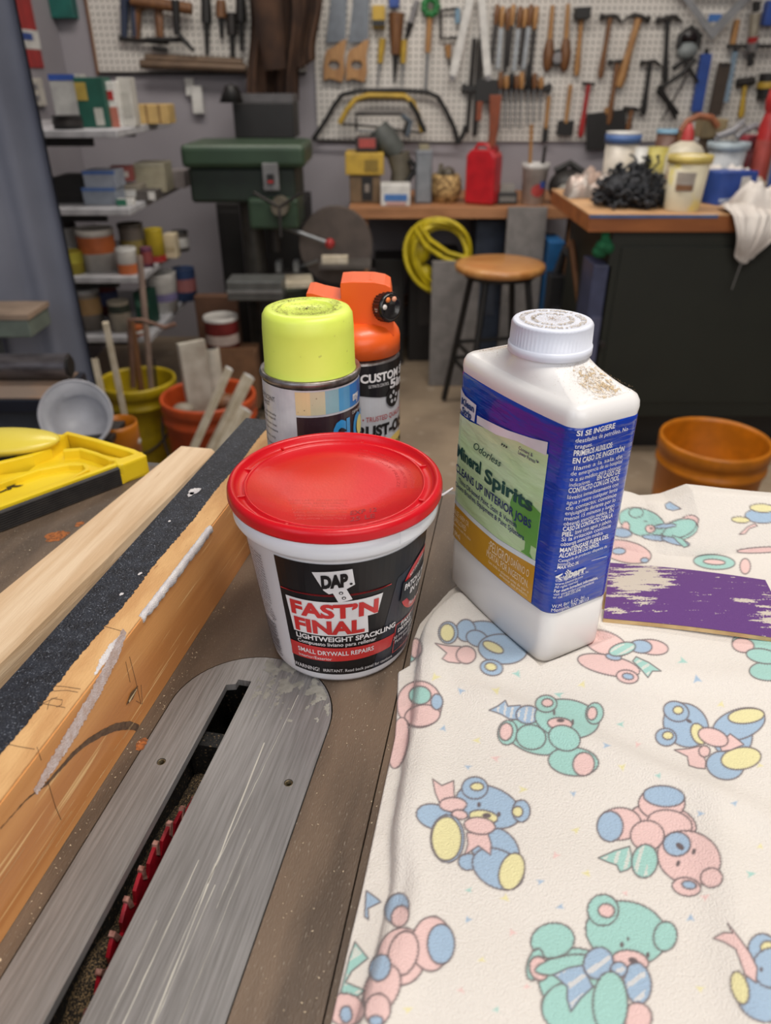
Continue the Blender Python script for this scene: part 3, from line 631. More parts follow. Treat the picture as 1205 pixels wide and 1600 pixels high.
vs=[quad(i,j,-.0003) for i,j in ed]+[quad(i,j,-.0032) for i,j in ed]; n=len(ed)
b.add(vs,[(i,i+n,(i+1)%n+n,(i+1)%n) for i in range(n)]); b.grid(lambda i,j:quad(i,1-j,-.0032),20,10)
b.build('paper_backing',mat('tan_backing',(206,176,128),.8,col2=(180,146,100),nscale=60),sp)
b=MB(); b.grid(lambda i,j:quad(-.012+i*1.0,-.03+j*.5,-.0034)+Vector((0,0,-.0005-.004*(1-j))),20,6); 
b.build('loose_sheet',mat('tan_backing',(206,176,128)),sp)
# ================================================================ SPACKLING TUB
TX,TY=-.0285,.3690
tub=thing('spackling_tub','white tub of lightweight spackling with red lid and black label','tub',(TX,TY,TZ+.0006))
m_tubw=mat('white_tub_plastic',(226,228,234),.32,col2=(216,218,224),nscale=8,coat=.1)
m_lid=mat('red_lid_plastic',(204,14,30),.33,col2=(186,10,24),nscale=14,coat=.1,spec=.35,bump=.06,bscale=700)
def tr(h): return .0432+(.0545-.0432)*h/.100 # body radius at height h
MB().lathe([(0,.0015),(.038,.0015),(.039,0),(.0418,.0002),(.0431,.0025),(tr(.01),.01),(tr(.093),.093),(tr(.0945)+.001,.0945),(tr(.095)+.0028,.0960),(.0580,.0975),(.0588,.0990),(.0588,.1090),(.0565,.1090),(.0560,.102),(.054,.098),(0,.098)],96).build('body',m_tubw,tub)
lid=MB().lathe([(r_,z_+.0030) for r_,z_ in [(.0590,.1055),(.0606,.1058),(.0609,.1072),(.0604,.1088),(.0608,.1102),(.0600,.1122),(.0583,.1134),(.0572,.1132),(.0564,.1120),(.0556,.1096),(.0530,.1085),(.0518,.1088),(.0512,.1100),(.0506,.1104),(.0500,.1098),(.0494,.1088),(.0300,.1088),(0,.1088)]],112).build('lid',m_lid,tub)
b=MB()
for a in(20,75,130,165,200,245,290,335): # moulded ribs in the lid channel
    Mr=Matrix.Rotation(R(a),4,'Z'); b=MB(); b.box(.0515,-.0006,.1110,.0556,.0006,.1130,M=Mr); b.build('lid_rib',m_lid,lid)
def disc_fn(z): return lambda x,y:(x,y,z)
b=MB(); f=disc_fn(.11195)
text(b,f,'EXP 12',.010,.024,-.037,.0042,.01,dy=.004); text(b,f,'25 LE',.010,.023,-.0435,.0042,.01,dy=.004)
b.build('date_print',mat('faded_ink',(140,20,30),.6),lid)
b=MB()
def arc_fn(r,z): return lambda x,y:((r+y)*math.sin(x/r),(r+y)*math.cos(x/r),z)
for r_,s_ in((.043,'TO OPEN CUT TAB LIFT LID EDGE'),(.039,'KEEP CONTAINER CLOSED WHEN NOT IN USE'),(.035,'DO NOT FREEZE')):
    text(b,arc_fn(r_,.11185),s_,.012,r_*1.75,0,.0019,.0,cut=.002)
for i in range(7): text(b,disc_fn(.11185),'READ LABEL BEFORE USING THIS PRODUCT'[i:i+24],-.024+.001*i,.008,-.022-i*.0032,.0018)
b.build('embossed_text',mat('embossed_red',(190,10,28),.25,coat=.3),lid)
# torn bit of tear strip at the rim
b=MB(); b.tube([(.0575,-.004,.1060),(.061,-.006,.107),(.0665,-.0045,.1105)],[.0012,.0012,.0008],8,flat=.5); b.build('tear_tab',m_tubw,tub)
b=MB(); b.grid(lambda i,j:((.0590)*math.sin(R(38+16*i)),-(.0590)*math.cos(R(38+16*i)),((.1000))+.0075*j*(1-.4*i)),8,3); 
b.build('tear_strip_end',m_tubw,tub)
def tf(off):
    return lambda x,y:((tr(y)+off)*math.sin(R(x)),-(tr(y)+off)*math.cos(R(x)),y)
m_lb=mat('black_label',(22,20,23),.38,coat=.12,spec=.3); m_lg=mat('dark_grey_label',(38,42,54),.35,coat=.15,spec=.3); m_lr=mat('red_label',(206,46,46),.3,coat=.3); m_lw=mat('white_label_ink',(236,234,236),.35,coat=.2)
lb=MB(); cut=4
rect(lb,tf(.00025),-35,.0070,84,.0920,0,cut); lb.build('label',m_lb,tub)
lbo=[o for o in tub.children if o.name.startswith('label')][0]
b=MB(); poly(b,tf(.0004),[(28,.0072),(84,.0072),(84,.083),(43,.072),(37,.045)],0,cut); b.build('grey_panel',m_lg,lbo)
b=MB(); poly(b,tf(.0006),[(-35,.0180),(43,.0195),(46,.0290),(-34,.0300)],0,cut)
for i in range(36): pass
b.build('red_band',m_lr,lbo)
b=MB(); strip(b,tf(.0006),[(-34,.0700),(-2,.0700),(38,.0702)],[.0007,.0007,.0007],0,1,60); b.build('red_line',m_lr,lbo)
b=MB() # white shapes + words
poly(b,tf(.0007),[(-11,.0865),(12,.0920-.0035),(13.5,.0775),(8,.0745),(-2,.0715),(-5,.0740)],0,3)
poly(b,tf(.0010),[(-.5,.0745),(8,.0760),(12.0,.0672),(3.5,.0655)],0,3)
L1=[('FAST’N',-28,29,.0540,.0096),('FINAL',-27,20,.0415,.0095)]
poly(b,tf(.0007),[(-31,.0655),(-1,.0655),(32,.0665),(29,.0525),(22,.0525),(23,.0395),(-29,.0395)],0,3)
b.build('white_shape',m_lw,lbo)
b=MB(); 
for s_,x0,x1,y,h in L1: text(b,tf(.0011),s_,x0,x1,y,h,.045,0,cut=3)
b.build('title_lettering',m_lr,lbo)
b=MB(); text(b,tf(.0011),'DAP',-6,9.5,.0760,.0082,.065,0,dy=.0015,cut=3); poly(b,tf(.0011),circ(11.2,.0785,.9,10,ry=.0008)); 
for cx,cy in((5.2,.0725),(6.8,.0688)):
    poly(b,tf(.0012),circ(cx,cy,1.3,14,ry=.0011))
b.build('emblem_lettering',m_lb,lbo)
b=MB()
for cx,cy in((5.2,.0725),(6.8,.0688)): poly(b,tf(.0013),circ(cx,cy,.7,14,ry=.0006))
b.build('emblem_hole',m_lw,lbo); b=MB()
W=[('LIGHTWEIGHT SPACKLING',-27.5,45,.0352,.0036,.03),('Compuesto liviano para rellenar',-27,29,.0314,.0028,.01),('SMALL DRYWALL REPAIRS',-28,27.5,.0238,.0034,.015),('Interior/Exterior',-28,-3,.0197,.0023,0),('WARNING!',-34,-13,.0095,.0032,.0),('IRRITANT. Read back panel for cautions.',-10,46,.0098,.0024,0),
('FAST',52,65,.0320,.0030,.03),('DRYING',49,67,.0278,.0030,.03),('30 Minute Light',45,72,.0235,.0026,0),('Paint Ready',47,68,.0198,.0026,0),('32 FL OZ',66,80,.0150,.0030,0)]
for s_,x0,x1,y,h,bo in W[4:6]: text(b,tf(.0010),s_,x0,x1,y,h,bo,0,cut=4)
b.build('warning_lettering',m_lw,lbo); b=MB()
for s_,x0,x1,y,h,bo in W[:4]: text(b,tf(.0010),s_,x0,x1,y,h,bo,0,cut=4)
b.build('lettering',m_lw,lbo); b=MB()
for s_,x0,x1,y,h,bo in W[6:]: text(b,tf(.0010),s_,x0,x1,y,h,bo,0,cut=4)
b.build('lettering',m_lw,lbo)
b=MB(); poly(b,tf(.0008),[(45.5,.0125),(46,.0355),(80,.0355),(80,.0348),(46.7,.0348),(46.2,.0130),(80,.013),(80,.0125)],0,3)
b.build('box_outline',m_lr,lbo)
# round badge on the right edge
b=MB(); 
poly(b,tf(.0008),circ(71,.0585,23,40,ry=.0195)[::1],0,3); b.build('badge_ring',m_lr,lbo)
b=MB(); poly(b,tf(.0010),circ(71,.0585,18,36,ry=.0150),0,3); poly(b,tf(.0012),[(47,.0520),(84,.0520),(84,.0665),(48,.0665)],0,3); b.build('badge_centre',m_lb,lbo)
b=MB(); 
text(b,tf(.0014),'PATCH & PRIME',50,84,.0600,.0042,.03,cut=3); text(b,tf(.0014),'IN ONE',57,78,.0540,.0042,.03,cut=3); text(b,tf(.0014),'NO SANDING',54,70,.0675,.0026,.0,dy=.007,cut=3); text(b,tf(.0014),'FILL IN FAST',58,80,.0445,.0026,.0,dy=-.002,cut=3)
b.build('badge_lettering',m_lw,lbo)
# left side: small print and bar code
b=MB(); rs=random.Random(4)
words='dispose container safely read keep from freezing apply clean dry surface knife sand paint contact eyes rinse water ventilation product harmful children store above cool area wash hands soap'.split()
for i in range(17):
    h=.0850-i*.00215
    if h<.049: break
    text(b,tf(.0006),' '.join(rs.choice(words) for _ in range(4))[:24],-78,-47.5,h,.0012,.01,cut=5)
for i in range(5): text(b,tf(.0006),' '.join(rs.choice(words) for _ in range(4))[:22],-78,-50+i,.0475-i*.0022,.0013,.01,cut=5)
h=.008
while h<.034:
    wd=rs.choice((.0003,.0005,.0008)); rect(b,tf(.0006),-74,h,-51,h+wd,0,5); h+=wd+rs.choice((.0003,.0005,.0007))
def vt(x0,y0): return lambda x,y:tf(.0006)(x0-y/ .00081,y0+x)
text(b,vt(-48.5,.008),'0 70798 12142 3',0,.030,0,.0022); b.build('side_print',mat('grey_ink',(70,70,80),.5),tub)

# ================================================================ MINERAL SPIRITS BOTTLE
BX,BY,BZ0=.0893,.3905,TZ+.0062
bang=math.atan2(-.877,.482)
BZ0=TZ+.0054
bt=thing('solvent_bottle','white mineral spirits bottle with blue and green shrink label, dusty shoulders','bottle',(BX,BY,BZ0),bang); bt.scale=(1.025,1.02,1.02)
m_bw=mat('white_bottle_plastic',(232,230,228),.3,col2=(222,220,220),nscale=6,coat=.1)
HL,HW,CR=.0505,.0235,.0085
def sec(off,sx=1,n=24,bul=.0022,cr=None,hl=HL,hw=HW):
    c=cr or CR; out=[]
    def bl(x): return bul*(1-(x/(hl-c))**2)
    for i in range(n+1):
        x=-(hl-c)+2*(hl-c)*i/n; out.append((x,-hw-off-bl(x)))
    for i in range(1,8): a=-PI/2+PI/2*i/8; out.append((hl-c+(c+off)*math.cos(a),-hw+c+(c+off)*math.sin(a)))
    for i in range(9): out.append((hl+off,-(hw-c)+2*(hw-c)*i/8))
    for i in range(1,8): a=PI/2*i/8; out.append((hl-c+(c+off)*math.cos(a),hw-c+(c+off)*math.sin(a)))
    for i in range(n+1):
        x=(hl-c)-2*(hl-c)*i/n; out.append((x,hw+off+bl(x)))
    for i in range(1,8): a=PI/2+PI/2*i/8; out.append((-(hl-c)+(c+off)*math.cos(a),hw-c+(c+off)*math.sin(a)))
    for i in range(9): out.append((-hl-off,(hw-c)-2*(hw-c)*i/8))
    for i in range(1,8): a=PI+PI/2*i/8; out.append((-(hl-c)+(c+off)*math.cos(a),-hw+c+(c+off)*math.sin(a)))
    return out
def loft(b,levels,m=0,cap0=True,cap1=False):
    n=len(levels[0][0]); vs=[(x,y,z) for o,z in levels for x,y in o]
    fs=[(k*n+i,k*n+(i+1)%n,(k+1)*n+(i+1)%n,(k+1)*n+i) for k in range(len(levels)-1) for i in range(n)]
    b.add(vs,fs,m,True)
    if cap0: b.add(vs[:n],[tuple(range(n))[::-1]],m)
    if cap1: b.add(vs[-n:],[tuple(range(n))],m)
b=MB(); S0=sec(0); nS=len(S0)
def shr(d): return sec(-d)
lev=[(shr(.004),0),(shr(.0012),.0008),(shr(0),.003),(shr(0),.034),(shr(.0010),.0365),(shr(.0010),.149),(shr(0),.1515),(shr(-.0004),.155),(shr(0),.158),(shr(.0015),.1606),(shr(.004),.1622)]
# deck: blend from the outline to the round neck
NR=.0185; Oc=shr(.004)
def neck(r): return [(r*math.cos(math.atan2(y/ .60,x)),r*math.sin(math.atan2(y/ .60,x))) for x,y in Oc]
for t in(.12,.25,.4,.55,.7,.84,.94,1):
    nk=neck(NR+.001); z=.1622+.0105*(t**1.35)
    lev.append(([(p[0]*(1-t)+q[0]*t,p[1]*(1-t)+q[1]*t) for p,q in zip(Oc,nk)],z))
lev.append((neck(NR),.1760))
loft(b,lev); b.build('body',m_bw,bt)
cap=MB(); CZ=.1735; pr=[]
seg=120
def ringz(r,z,rib=0): return [((r+(rib if (i%2) else 0))*math.cos(2*PI*i/seg),(r+(rib if (i%2) else 0))*math.sin(2*PI*i/seg),z) for i in range(seg)]
rings=[ringz(.0212,CZ),ringz(.0222,CZ+.0004),ringz(.0222,CZ+.0042),ringz(.0217,CZ+.0046),ringz(.0216,CZ+.005,-.0009),ringz(.0213,CZ+.0150,-.0009),ringz(.0209,CZ+.0158),ringz(.0202,CZ+.0166),ringz(.0196,CZ+.0168),ringz(.0180,CZ+.0166)]
vs=[p for r in rings for p in r]; cap.add(vs,[(k*seg+i,k*seg+(i+1)%seg,(k+1)*seg+(i+1)%seg,(k+1)*seg+i) for k in range(len(rings)-1) for i in range(seg)],0,True)
cap.add(rings[-1],[tuple(range(seg))]); cap.add(rings[0],[tuple(range(seg))[::-1]])
co_=cap.build('cap',mat('white_cap_plastic',(222,226,238),.35,col2=(212,216,230),nscale=10),bt)
b=MB(); cf=lambda r:(lambda x,y:((r+y)*math.sin(x/r),(r+y)*math.cos(x/r),CZ+.0170))
text(b,cf(.0145),'CLOSE TIGHTLY * PUSH DOWN AND TURN * TO OPEN *',0,.0145*2*PI*.97,0,.0028,.02,cut=.0015)
text(b,cf(.0090),'SQUEEZE TO REMOVE CAP',0,.009*2*PI*.95,0,.0024,.02,cut=.0015)
b.build('embossed_ring',mat('dirty_emboss',(196,184,168),.8),co_)
# dust lying on cap and shoulders: many tiny grains
b=MB(); rs=random.Random(8)
def grain(x,y,z,s_):
    a=rs.uniform(0,6); b.add([(x+s_*math.cos(a+t),y+s_*math.sin(a+t)*.7,z+(s_*.5 if k==0 else 0)) for k,t in enumerate((0,2.1,4.2))],[(0,1,2)])
def deckz(x,y):
    # height of deck at x,y by radial blending
    best=0
    nk=NR+.001
    r=math.hypot(x,y)
    # distance ratio to outline
    a=math.atan2(y,x); ro=1e9
    ca,sa=abs(math.cos(a)),abs(math.sin(a)); ro=min((HL-.004)/max(ca,1e-6),(HW-.001)/max(sa,1e-6))
    if r<nk+.001 or r>ro-.0005: return None
    t=(ro-r)/(ro-nk); return .1622+.0105*(t**1.35)
k=0
while k<6500:
    if rs.random()<.60: x=rs.gauss(.033,.009); y=rs.gauss(.001+.15*(x-.02),.0065)
    elif rs.random()<.5: x=rs.gauss(-.028,.010); y=rs.gauss(-.009,.006)
    else: x=rs.uniform(-HL,HL); y=rs.uniform(-HW,HW)
    z=deckz(x,y); k+=1
    if z is None: continue
    grain(x,y,z+.0004,rs.uniform(.00008,.00026))
for k in range(900):
    a=rs.uniform(0,6.28); r=abs(rs.gauss(0,.009))
    if r<.0185: grain(r*math.cos(a)*1.2,r*math.sin(a),CZ+.0172,rs.uniform(.00012,.0003))
o=b.build('sawdust_grain',mat('brown_dust',(176,148,112),.95,col2=(120,96,70),nscale=900),bt); o['kind']='stuff'
# dusty film on the right shoulder
b=MB()
m_film=mat('dust_film',(206,186,156),.95,col2=(232,226,218),nscale=160,ndetail=8,lo=.42,hi=.56)
for (cx,cy,rx,ry,sd) in((.035,.003,.012,.010,3),):
    n0=len(b.v)
    def dz(x,y):
        z=deckz(x,y); return (x,y,(z if z else .1640)+.0002)
    N=60; g_=[]
    for i in range(N):
        for j in range(N):
            x=cx+rx*(2*i/N-1); y=cy+ry*(2*j/N-1); q=((x-cx)/rx)**2+((y-cy)/ry)**2+1.6*noise.fractal(Vector((x*420,y*420,0)),.6,2,4)
            if q<.45:
                h=2*rx/N; h2=2*ry/N; c_=[(x,y),(x+h,y),(x+h,y+h2),(x,y+h2)]
                if all(deckz(*p) for p in c_): b.add([dz(*p) for p in c_],[(0,1,2,3)],0,True)
o=b.build('dust_patch',m_film,bt); o['kind']='stuff'
# shrink label band
m_blue=mat('blue_shrink_label',(14,58,166),.16,col2=(10,50,152),nscale=12,stretch=(1,1,5),coat=.5,bump=.9,bscale=40)
m_green=mat('green_shrink_label',(190,220,160),.2,col2=(206,228,184),nscale=16,stretch=(1,1,3),coat=.5,bump=.8,bscale=45)
m_gold=mat('gold_shrink_label',(206,152,40),.2,col2=(196,138,30),nscale=10,coat=.5,bump=.8,bscale=45)
m_lwh=mat('white_shrink_label',(226,232,236),.2,coat=.5,bump=.8,bscale=45)
rs=random.Random(2); off=lambda z:.0006
b=MB(); L_=[(sec(-.0012),.0372),(sec(.0002),.0376)]+[(sec(off(z)*.6),z) for z in np.linspace(.039,.150,60)]+[(sec(0),.1515),(sec(-.001),.1518)]
loft(b,L_,0,False,False); band=b.build('shrink_label',m_blue,bt)
Fq=HL-CR; AR=PI/2*CR
def secpt(q,o):
    if q<-Fq:
        a=(-Fq-q)/CR
        if a<PI/2: return (-Fq-(CR+o)*math.sin(a),-(HW-CR)-(CR+o)*math.cos(a))
        return (-HL-o,-(HW-CR)+(a-PI/2)*CR)
    if q<=Fq: return (q,-HW-o-.0022*(1-(q/Fq)**2))
    a=(q-Fq)/CR
    if a<PI/2: return (Fq+(CR+o)*math.sin(a),-(HW-CR)-(CR+o)*math.cos(a))
    return (HL+o,-(HW-CR)+(a-PI/2)*CR)
def ff(o): # front-face label coordinates in metres: s from left silhouette, h up
    def g(s,h): s=s+.0065*(1-s/.085); x,y=secpt(s-.0489,o+off(h)*.6); return (x,y,h)
    return g
def fs(o): # right side coordinates
    def g(s,h):
        y=-.0215+s; q=Fq+AR+(y+(HW-CR)); x,yy=secpt(q,o+off(h)*.6); return (x,yy,h)
    return g
c=.004
b=MB(); poly(b,ff(.0004),[(-.008,.0660),(.020,.0650),(.050,.0645),(.0850,.0675),(.0850,.1330),(.060,.1315),(.030,.1275),(.010,.1250),(-.008,.1250)],0,c); b.build('green_panel',m_green,band)
b=MB(); poly(b,ff(.0004),[(-.008,.0385),(.0860,.0385),(.0855,.0640),(.05,.0612),(.02,.0618),(-.008,.0632)],0,c); b.build('gold_panel',m_gold,band)
b=MB(); poly(b,ff(.00055),[(-.008,.0632),(.02,.0618),(.05,.0612),(.0855,.0640),(.0855,.0675),(.05,.0645),(.02,.0650),(-.008,.0665)],0,c)
b.build('white_line',m_lwh,band); b=MB()
poly(b,ff(.0006),[(.0185,.1318),(.0187,.1270),(.040,.1278),(.060,.1312),(.0838,.1320),(.0838,.1395),(.0700,.1370),(.050,.1342),(.030,.1326)],0,c)
b.build('white_wave',m_lwh,band); b=MB()
poly(b,ff(.0007),[(-.003,.1415),(.003,.1385),(.0172,.1375),(.0160,.1268),(.004,.1262),(-.002,.1290)],0,c)
b.build('emblem_panel',m_lwh,band)
b=MB() # navy words
m_nav=mat('navy_ink',(30,44,110),.3,coat=.4); m_dg=mat('dark_green_ink',(20,76,72),.3,coat=.4)
for nm_,L_ in(('navy_lettering',(('CLEANS UP INTERIOR JOBS',-.0035,.0790,.0868,.0052,.02,-.0012),('Thins Oil-based Paint, Stain & Varnish',.001,.0670,.0808,.0033,.012,-.0006),('Cleans Brushes, Equipment & Paint Splatters',-.003,.0745,.0763,.0033,.012,-.0006),)),('corner_lettering',(('Content &',.062,.074,.1275,.0020,.01,0),('Lower Fumes™',.062,.079,.1248,.0022,.01,0),)),('emblem_lettering',(('Klean',-.0005,.0152,.1325,.0040,.04,0),('Strip',.0005,.0125,.1270,.0042,.04,0)))):
    b=MB()
    for s_,x0,x1,y,h,bo,dy in L_: text(b,ff(.0010),s_,x0,x1,y,h,bo,0,dy=dy,cut=c)
    b.build(nm_,m_nav,band)
b=MB(); text(b,ff(.0010),'Mineral',-.0025,.0275,.0975,.0078,.035,0,cut=c); text(b,ff(.0010),'Spirits',.0320,.0785,.0955,.0082,.035,0,dy=.0005,cut=c); text(b,ff(.0010),'Odorless',.0165,.0465,.1105,.0048,.0,0,shear=.5,cut=c)
text(b,ff(.0010),',,,',.046,.052,.1245,.004,.02,shear=.4)
b.build('green_lettering',m_dg,band)
b=MB(); tree=circ(.0745,.0860,.0120,26,ry=.0105); tree=tree[:17]+[(.0645,.0760),(.0720,.0745),(.0735,.0680),(.0700,.0668),(.0840,.0672),(.0795,.0690),(.0800,.0745),(.0849,.0765),(.0849,.0830),(.0849,.0905)]
tp=[(.0590,.0930),(.0605,.0985),(.0650,.1010),(.0700,.0995),(.0750,.1012),(.0800,.0995),(.0849,.0980),(.0849,.0755),(.0805,.0755),(.0800,.0700),(.0830,.0676),(.0725,.0674),(.0755,.0700),(.0755,.0755),(.0700,.0765),(.0650,.0800),(.0610,.0860)]
poly(b,ff(.0007),tp,0,c); b.build('tree_print',mat('mid_green_ink',(104,166,76),.25,coat=.4),band)
b=MB()
for s_,x0,x1,y,h,bo in(('¡PELIGRO!',.0425,.0640,.0532,.0068,.0),('DAÑINO O',.0655,.0820,.0545,.0050,.0),('MORTAL POR INGESTION.',.0410,.0825,.0475,.0048,.0),('Lea toda la etiqueta antes de usar o',.0440,.0835,.0440,.0021,0),('almacenar este producto.',.056,.083,.0414,.0021,0),('CAUSE HARM OR',-.004,.0180,.0560,.0040,0),('IF SWALLOWED',-.004,.0150,.0510,.0040,0),('store in a cool dry place',-.002,.0215,.0478,.0020,0),('QT (946 mL)',-.004,.0080,.0415,.0032,.02)):
    text(b,ff(.0010),s_,x0,x1,y,h,bo,0,cut=c)
b.build('gold_panel_lettering',mat('pale_gold_ink',(244,226,190),.3,coat=.3),band)
b=MB()
SIDE=[('SI SE INGIERE',.001,.024,.1480,.0028,.02),('destilados de petróleo. No',.001,.0335,.1445,.0023,0),('tragues.',.001,.0105,.1412,.0023,0),('PRIMEROS AUXILIOS:',.001,.0245,.1372,.0030,.02),('EN CASO DE INGESTIÓN',.001,.0335,.1330,.0030,.02),('llame a la sala de',.002,.0330,.1292,.0023,0),('de emergencia de su hospital',.001,.0335,.1262,.0023,0),('o a su médico para obtener',.001,.0335,.1230,.0023,0),('indicaciones.',.001,.0130,.1198,.0023,0),('EN CASO DE',.0175,.0335,.1200,.0027,.02),('CONTACTO CON LOS OJOS,',.001,.0335,.1162,.0029,.02),('lávelos inmediatamente con',.001,.0338,.1126,.0024,0),('agua y retire cualquier lente',.001,.0338,.1094,.0024,0),('de contacto; continúe',.001,.0338,.1062,.0024,0),('enjuagando durante por lo',.001,.0338,.1030,.0024,0),('menos 15 minutos y luego',.001,.0338,.0998,.0024,0),('obtenga atención médica. EN',.001,.0338,.0966,.0024,0),('CASO DE CONTACTO CON LA',.001,.0338,.0932,.0028,.02),('PIEL,',.001,.0065,.0898,.0028,.02),('lave con agua y jabón.',.008,.0338,.0900,.0024,0),('Si la irritación continúa',.001,.0338,.0868,.0024,0),('obtenga atención médica.',.001,.0290,.0838,.0024,0),('MANTÉNGASE FUERA DEL',.001,.0338,.0798,.0028,.02),('ALCANCE DE LOS NIÑOS.',.001,.0275,.0764,.0028,.02),('Categoría de producto: diluyente de',.001,.0338,.0735,.0019,.0),('pintura.',.001,.008,.0712,.0019,0),('MAX VOC: 3%',.001,.0140,.0690,.0020,.02),
('Product # QKS0753',.001,.0180,.0550,.0018,.01),('©2019 W.M. Barr & Co., Inc.',.001,.0230,.0528,.0018,0),('www.kleanstrip.com',.001,.0190,.0506,.0018,0),('All rights reserved.',.001,.0160,.0484,.0018,0),('For more ingredient information,',.001,.0310,.0456,.0021,.02),('visit www.wmbarr.com/ingredients',.001,.0285,.0434,.0018,0),('or call 1-800-235-3546',.001,.0190,.0414,.0018,0)]
dz=.0035
def sy(y): # compress the column a little so it meets the photographed rows
    return .0405+(y-.0400)*(.1475-.0405)/(.1480-.0400)
for s_,x0,x1,y,h,bo in SIDE: text(b,fs(.0008),s_,x0,x1,(y if y>.06 else y+.0075)+.0,h,bo,0)
text(b,fs(.0008),'W.M. Barr & Co., Inc.',.001,.0235,.0448-.0025,.0024,0); text(b,fs(.0008),'Memphis, TN  38113',.001,.0265,.0395,.0024,0)
rect(b,fs(.0008),.000,.0670,.0350,.0673)
text(b,fs(.0008),'barr',.0080,.0205,.0622-.0005,.0042,.05,y1h=.0042)
poly(b,fs(.0008),[(.0005,.0635),(.0040,.0660),(.0040,.0650),(.0022,.0635),(.0040,.0617),(.0040,.0610)])
for k in range(3):
    r_=.0022+.0011*k; poly(b,fs(.0008),[(.0038+r_*math.cos(a),.0640+r_*math.sin(a)*.9) for a in np.linspace(-1.0,1.0,9)]+[(.0038+(r_+.0006)*math.cos(a),.0640+(r_+.0006)*math.sin(a)*.9) for a in np.linspace(1.0,-1.0,9)])
b.build('side_lettering',m_lw,band)
# ================================================================ SPRAY CANS
def can_fn(r,off=0): return lambda a,h:((r+off)*math.sin(R(a)),-(r+off)*math.cos(R(a)),h)
m_tin=mat('tin_rim',(150,146,146),.35,.8,col2=(110,100,96),nscale=120)
yc=thing('spray_can','fluorescent paint spray can with scuffed yellow-green cap, behind red lid','spray can',(-.0515,.4840,TZ+.0004))
yc.scale=(1,1,1.012)
r=.0330
MB().lathe([(0,.002),(r-.003,.002),(r-.001,0),(r,.0015),(r,.1345),(r+.0012,.1352),(r+.0018,.1370),(r+.0012,.1388),(r-.0005,.1392),(r-.003,.1372),(0,.137)],72).build('can_body',m_tin,yc)
MB().lathe([(r-.0015,.1372),(r-.0022,.1400),(r-.0026,.1660),(r-.0032,.1745),(r-.0050,.1775),(r-.0075,.1785),(.0175,.1786),(.0165,.1780),(.0160,.1772),(0,.1770)],80).build('cap',mat('fluorescent_cap',(222,238,104),.38,col2=(212,230,92),nscale=20,ndetail=6,col3=(160,164,84),n3=(160,.70,.80)),yc)
b=MB(); rs=random.Random(3)
for k in range(1500):
    a=rs.uniform(0,6.28); q=rs.uniform(.0168,.0232) if rs.random()<.7 else rs.uniform(0,.016); s_=rs.uniform(.0001,.00036); x,y=q*math.cos(a),q*math.sin(a)
    if q>.0168 and noise.noise(Vector((a*1.5,q*200,0)))<-.15: continue
    z=.17885 if q>.0168 else .1772
    t0=rs.uniform(0,6); b.add([(x+s_*2*math.cos(t0+t),y+s_*math.sin(t0+t),z+.0002) for t in(0,2,4)],[(0,1,2)])
o=b.build('grime_speck',mat('brown_grime',(112,96,56),.9),yc); o['kind']='stuff'
lab=MB(); rect(lab,can_fn(r,.0003),-180,.004,180,.1335,0,5); lab=lab.build('label',mat('can_label_white',(206,204,208),.35,coat=.2,col2=(190,188,194),nscale=60),yc)
b=MB(); rect(b,can_fn(r,.0005),-13,.004,110,.1150,0,5); b.build('dark_panel',mat('maroon_black_ink',(44,24,32),.3,coat=.3,col2=(60,34,44),nscale=700,lo=.6,hi=.7),lab)
CG=[(222,196,150),(196,190,160),(140,176,186),(80,152,200),(46,124,200),(60,110,190)]
for i,cc in enumerate(CG):
    b=MB(); rect(b,can_fn(r,.0006),-13+i*17,.1165,-13+(i+1)*17,.1325,0,5); b.build('colour_band',mat('band_%s'%'tan sand teal sky azure cobalt'.split()[i]+'_ink',cc,.3,coat=.3,col3=(120,100,80) if i<2 else None,n3=(400,.68,.76)),lab)
b=MB(); text(b,can_fn(r,.0010),'GLOW',28,110,.0905,.0185,.06,cut=4); b.build('title_lettering',mat('azure_ink',(50,150,216),.3,coat=.3),lab)
b=MB(); poly(b,can_fn(r,.0012),circ(76,.1000,9,20,ry=.0072),0,4); b.build('yellow_dot',mat('pale_yellow_ink',(238,222,140),.4),lab)
b=MB(); text(b,can_fn(r,.0010),'my',60,74,.1205,.0060,.04,cut=3); text(b,can_fn(r,.0010),'CAP MATCHES',58,84,.1110,.0022,0,cut=3); b.build('white_lettering',m_lw,lab)
b=MB(); cf_=can_fn(r,.0006)
for s_,a0,a1,h,sz in(('FLUORESCENT',-85,-41,.1225,.0034),('PAINT',-72,-52,.1180,.0034),('Danger: extremely',-85,-41,.1125,.0018),('flammable liquid',-85,-43,.1095,.0018),('keep away from heat',-85,-41,.1050,.0018),('contents under pressure',-85,-40,.1010,.0018),('use outdoors only',-85,-45,.0955,.0018),('see back panel',-85,-50,.0900,.0018)): text(b,cf_,s_,a0,a1,h,sz,.0,cut=5)
b.build('small_print',mat('grey_ink',(70,70,80)),lab)
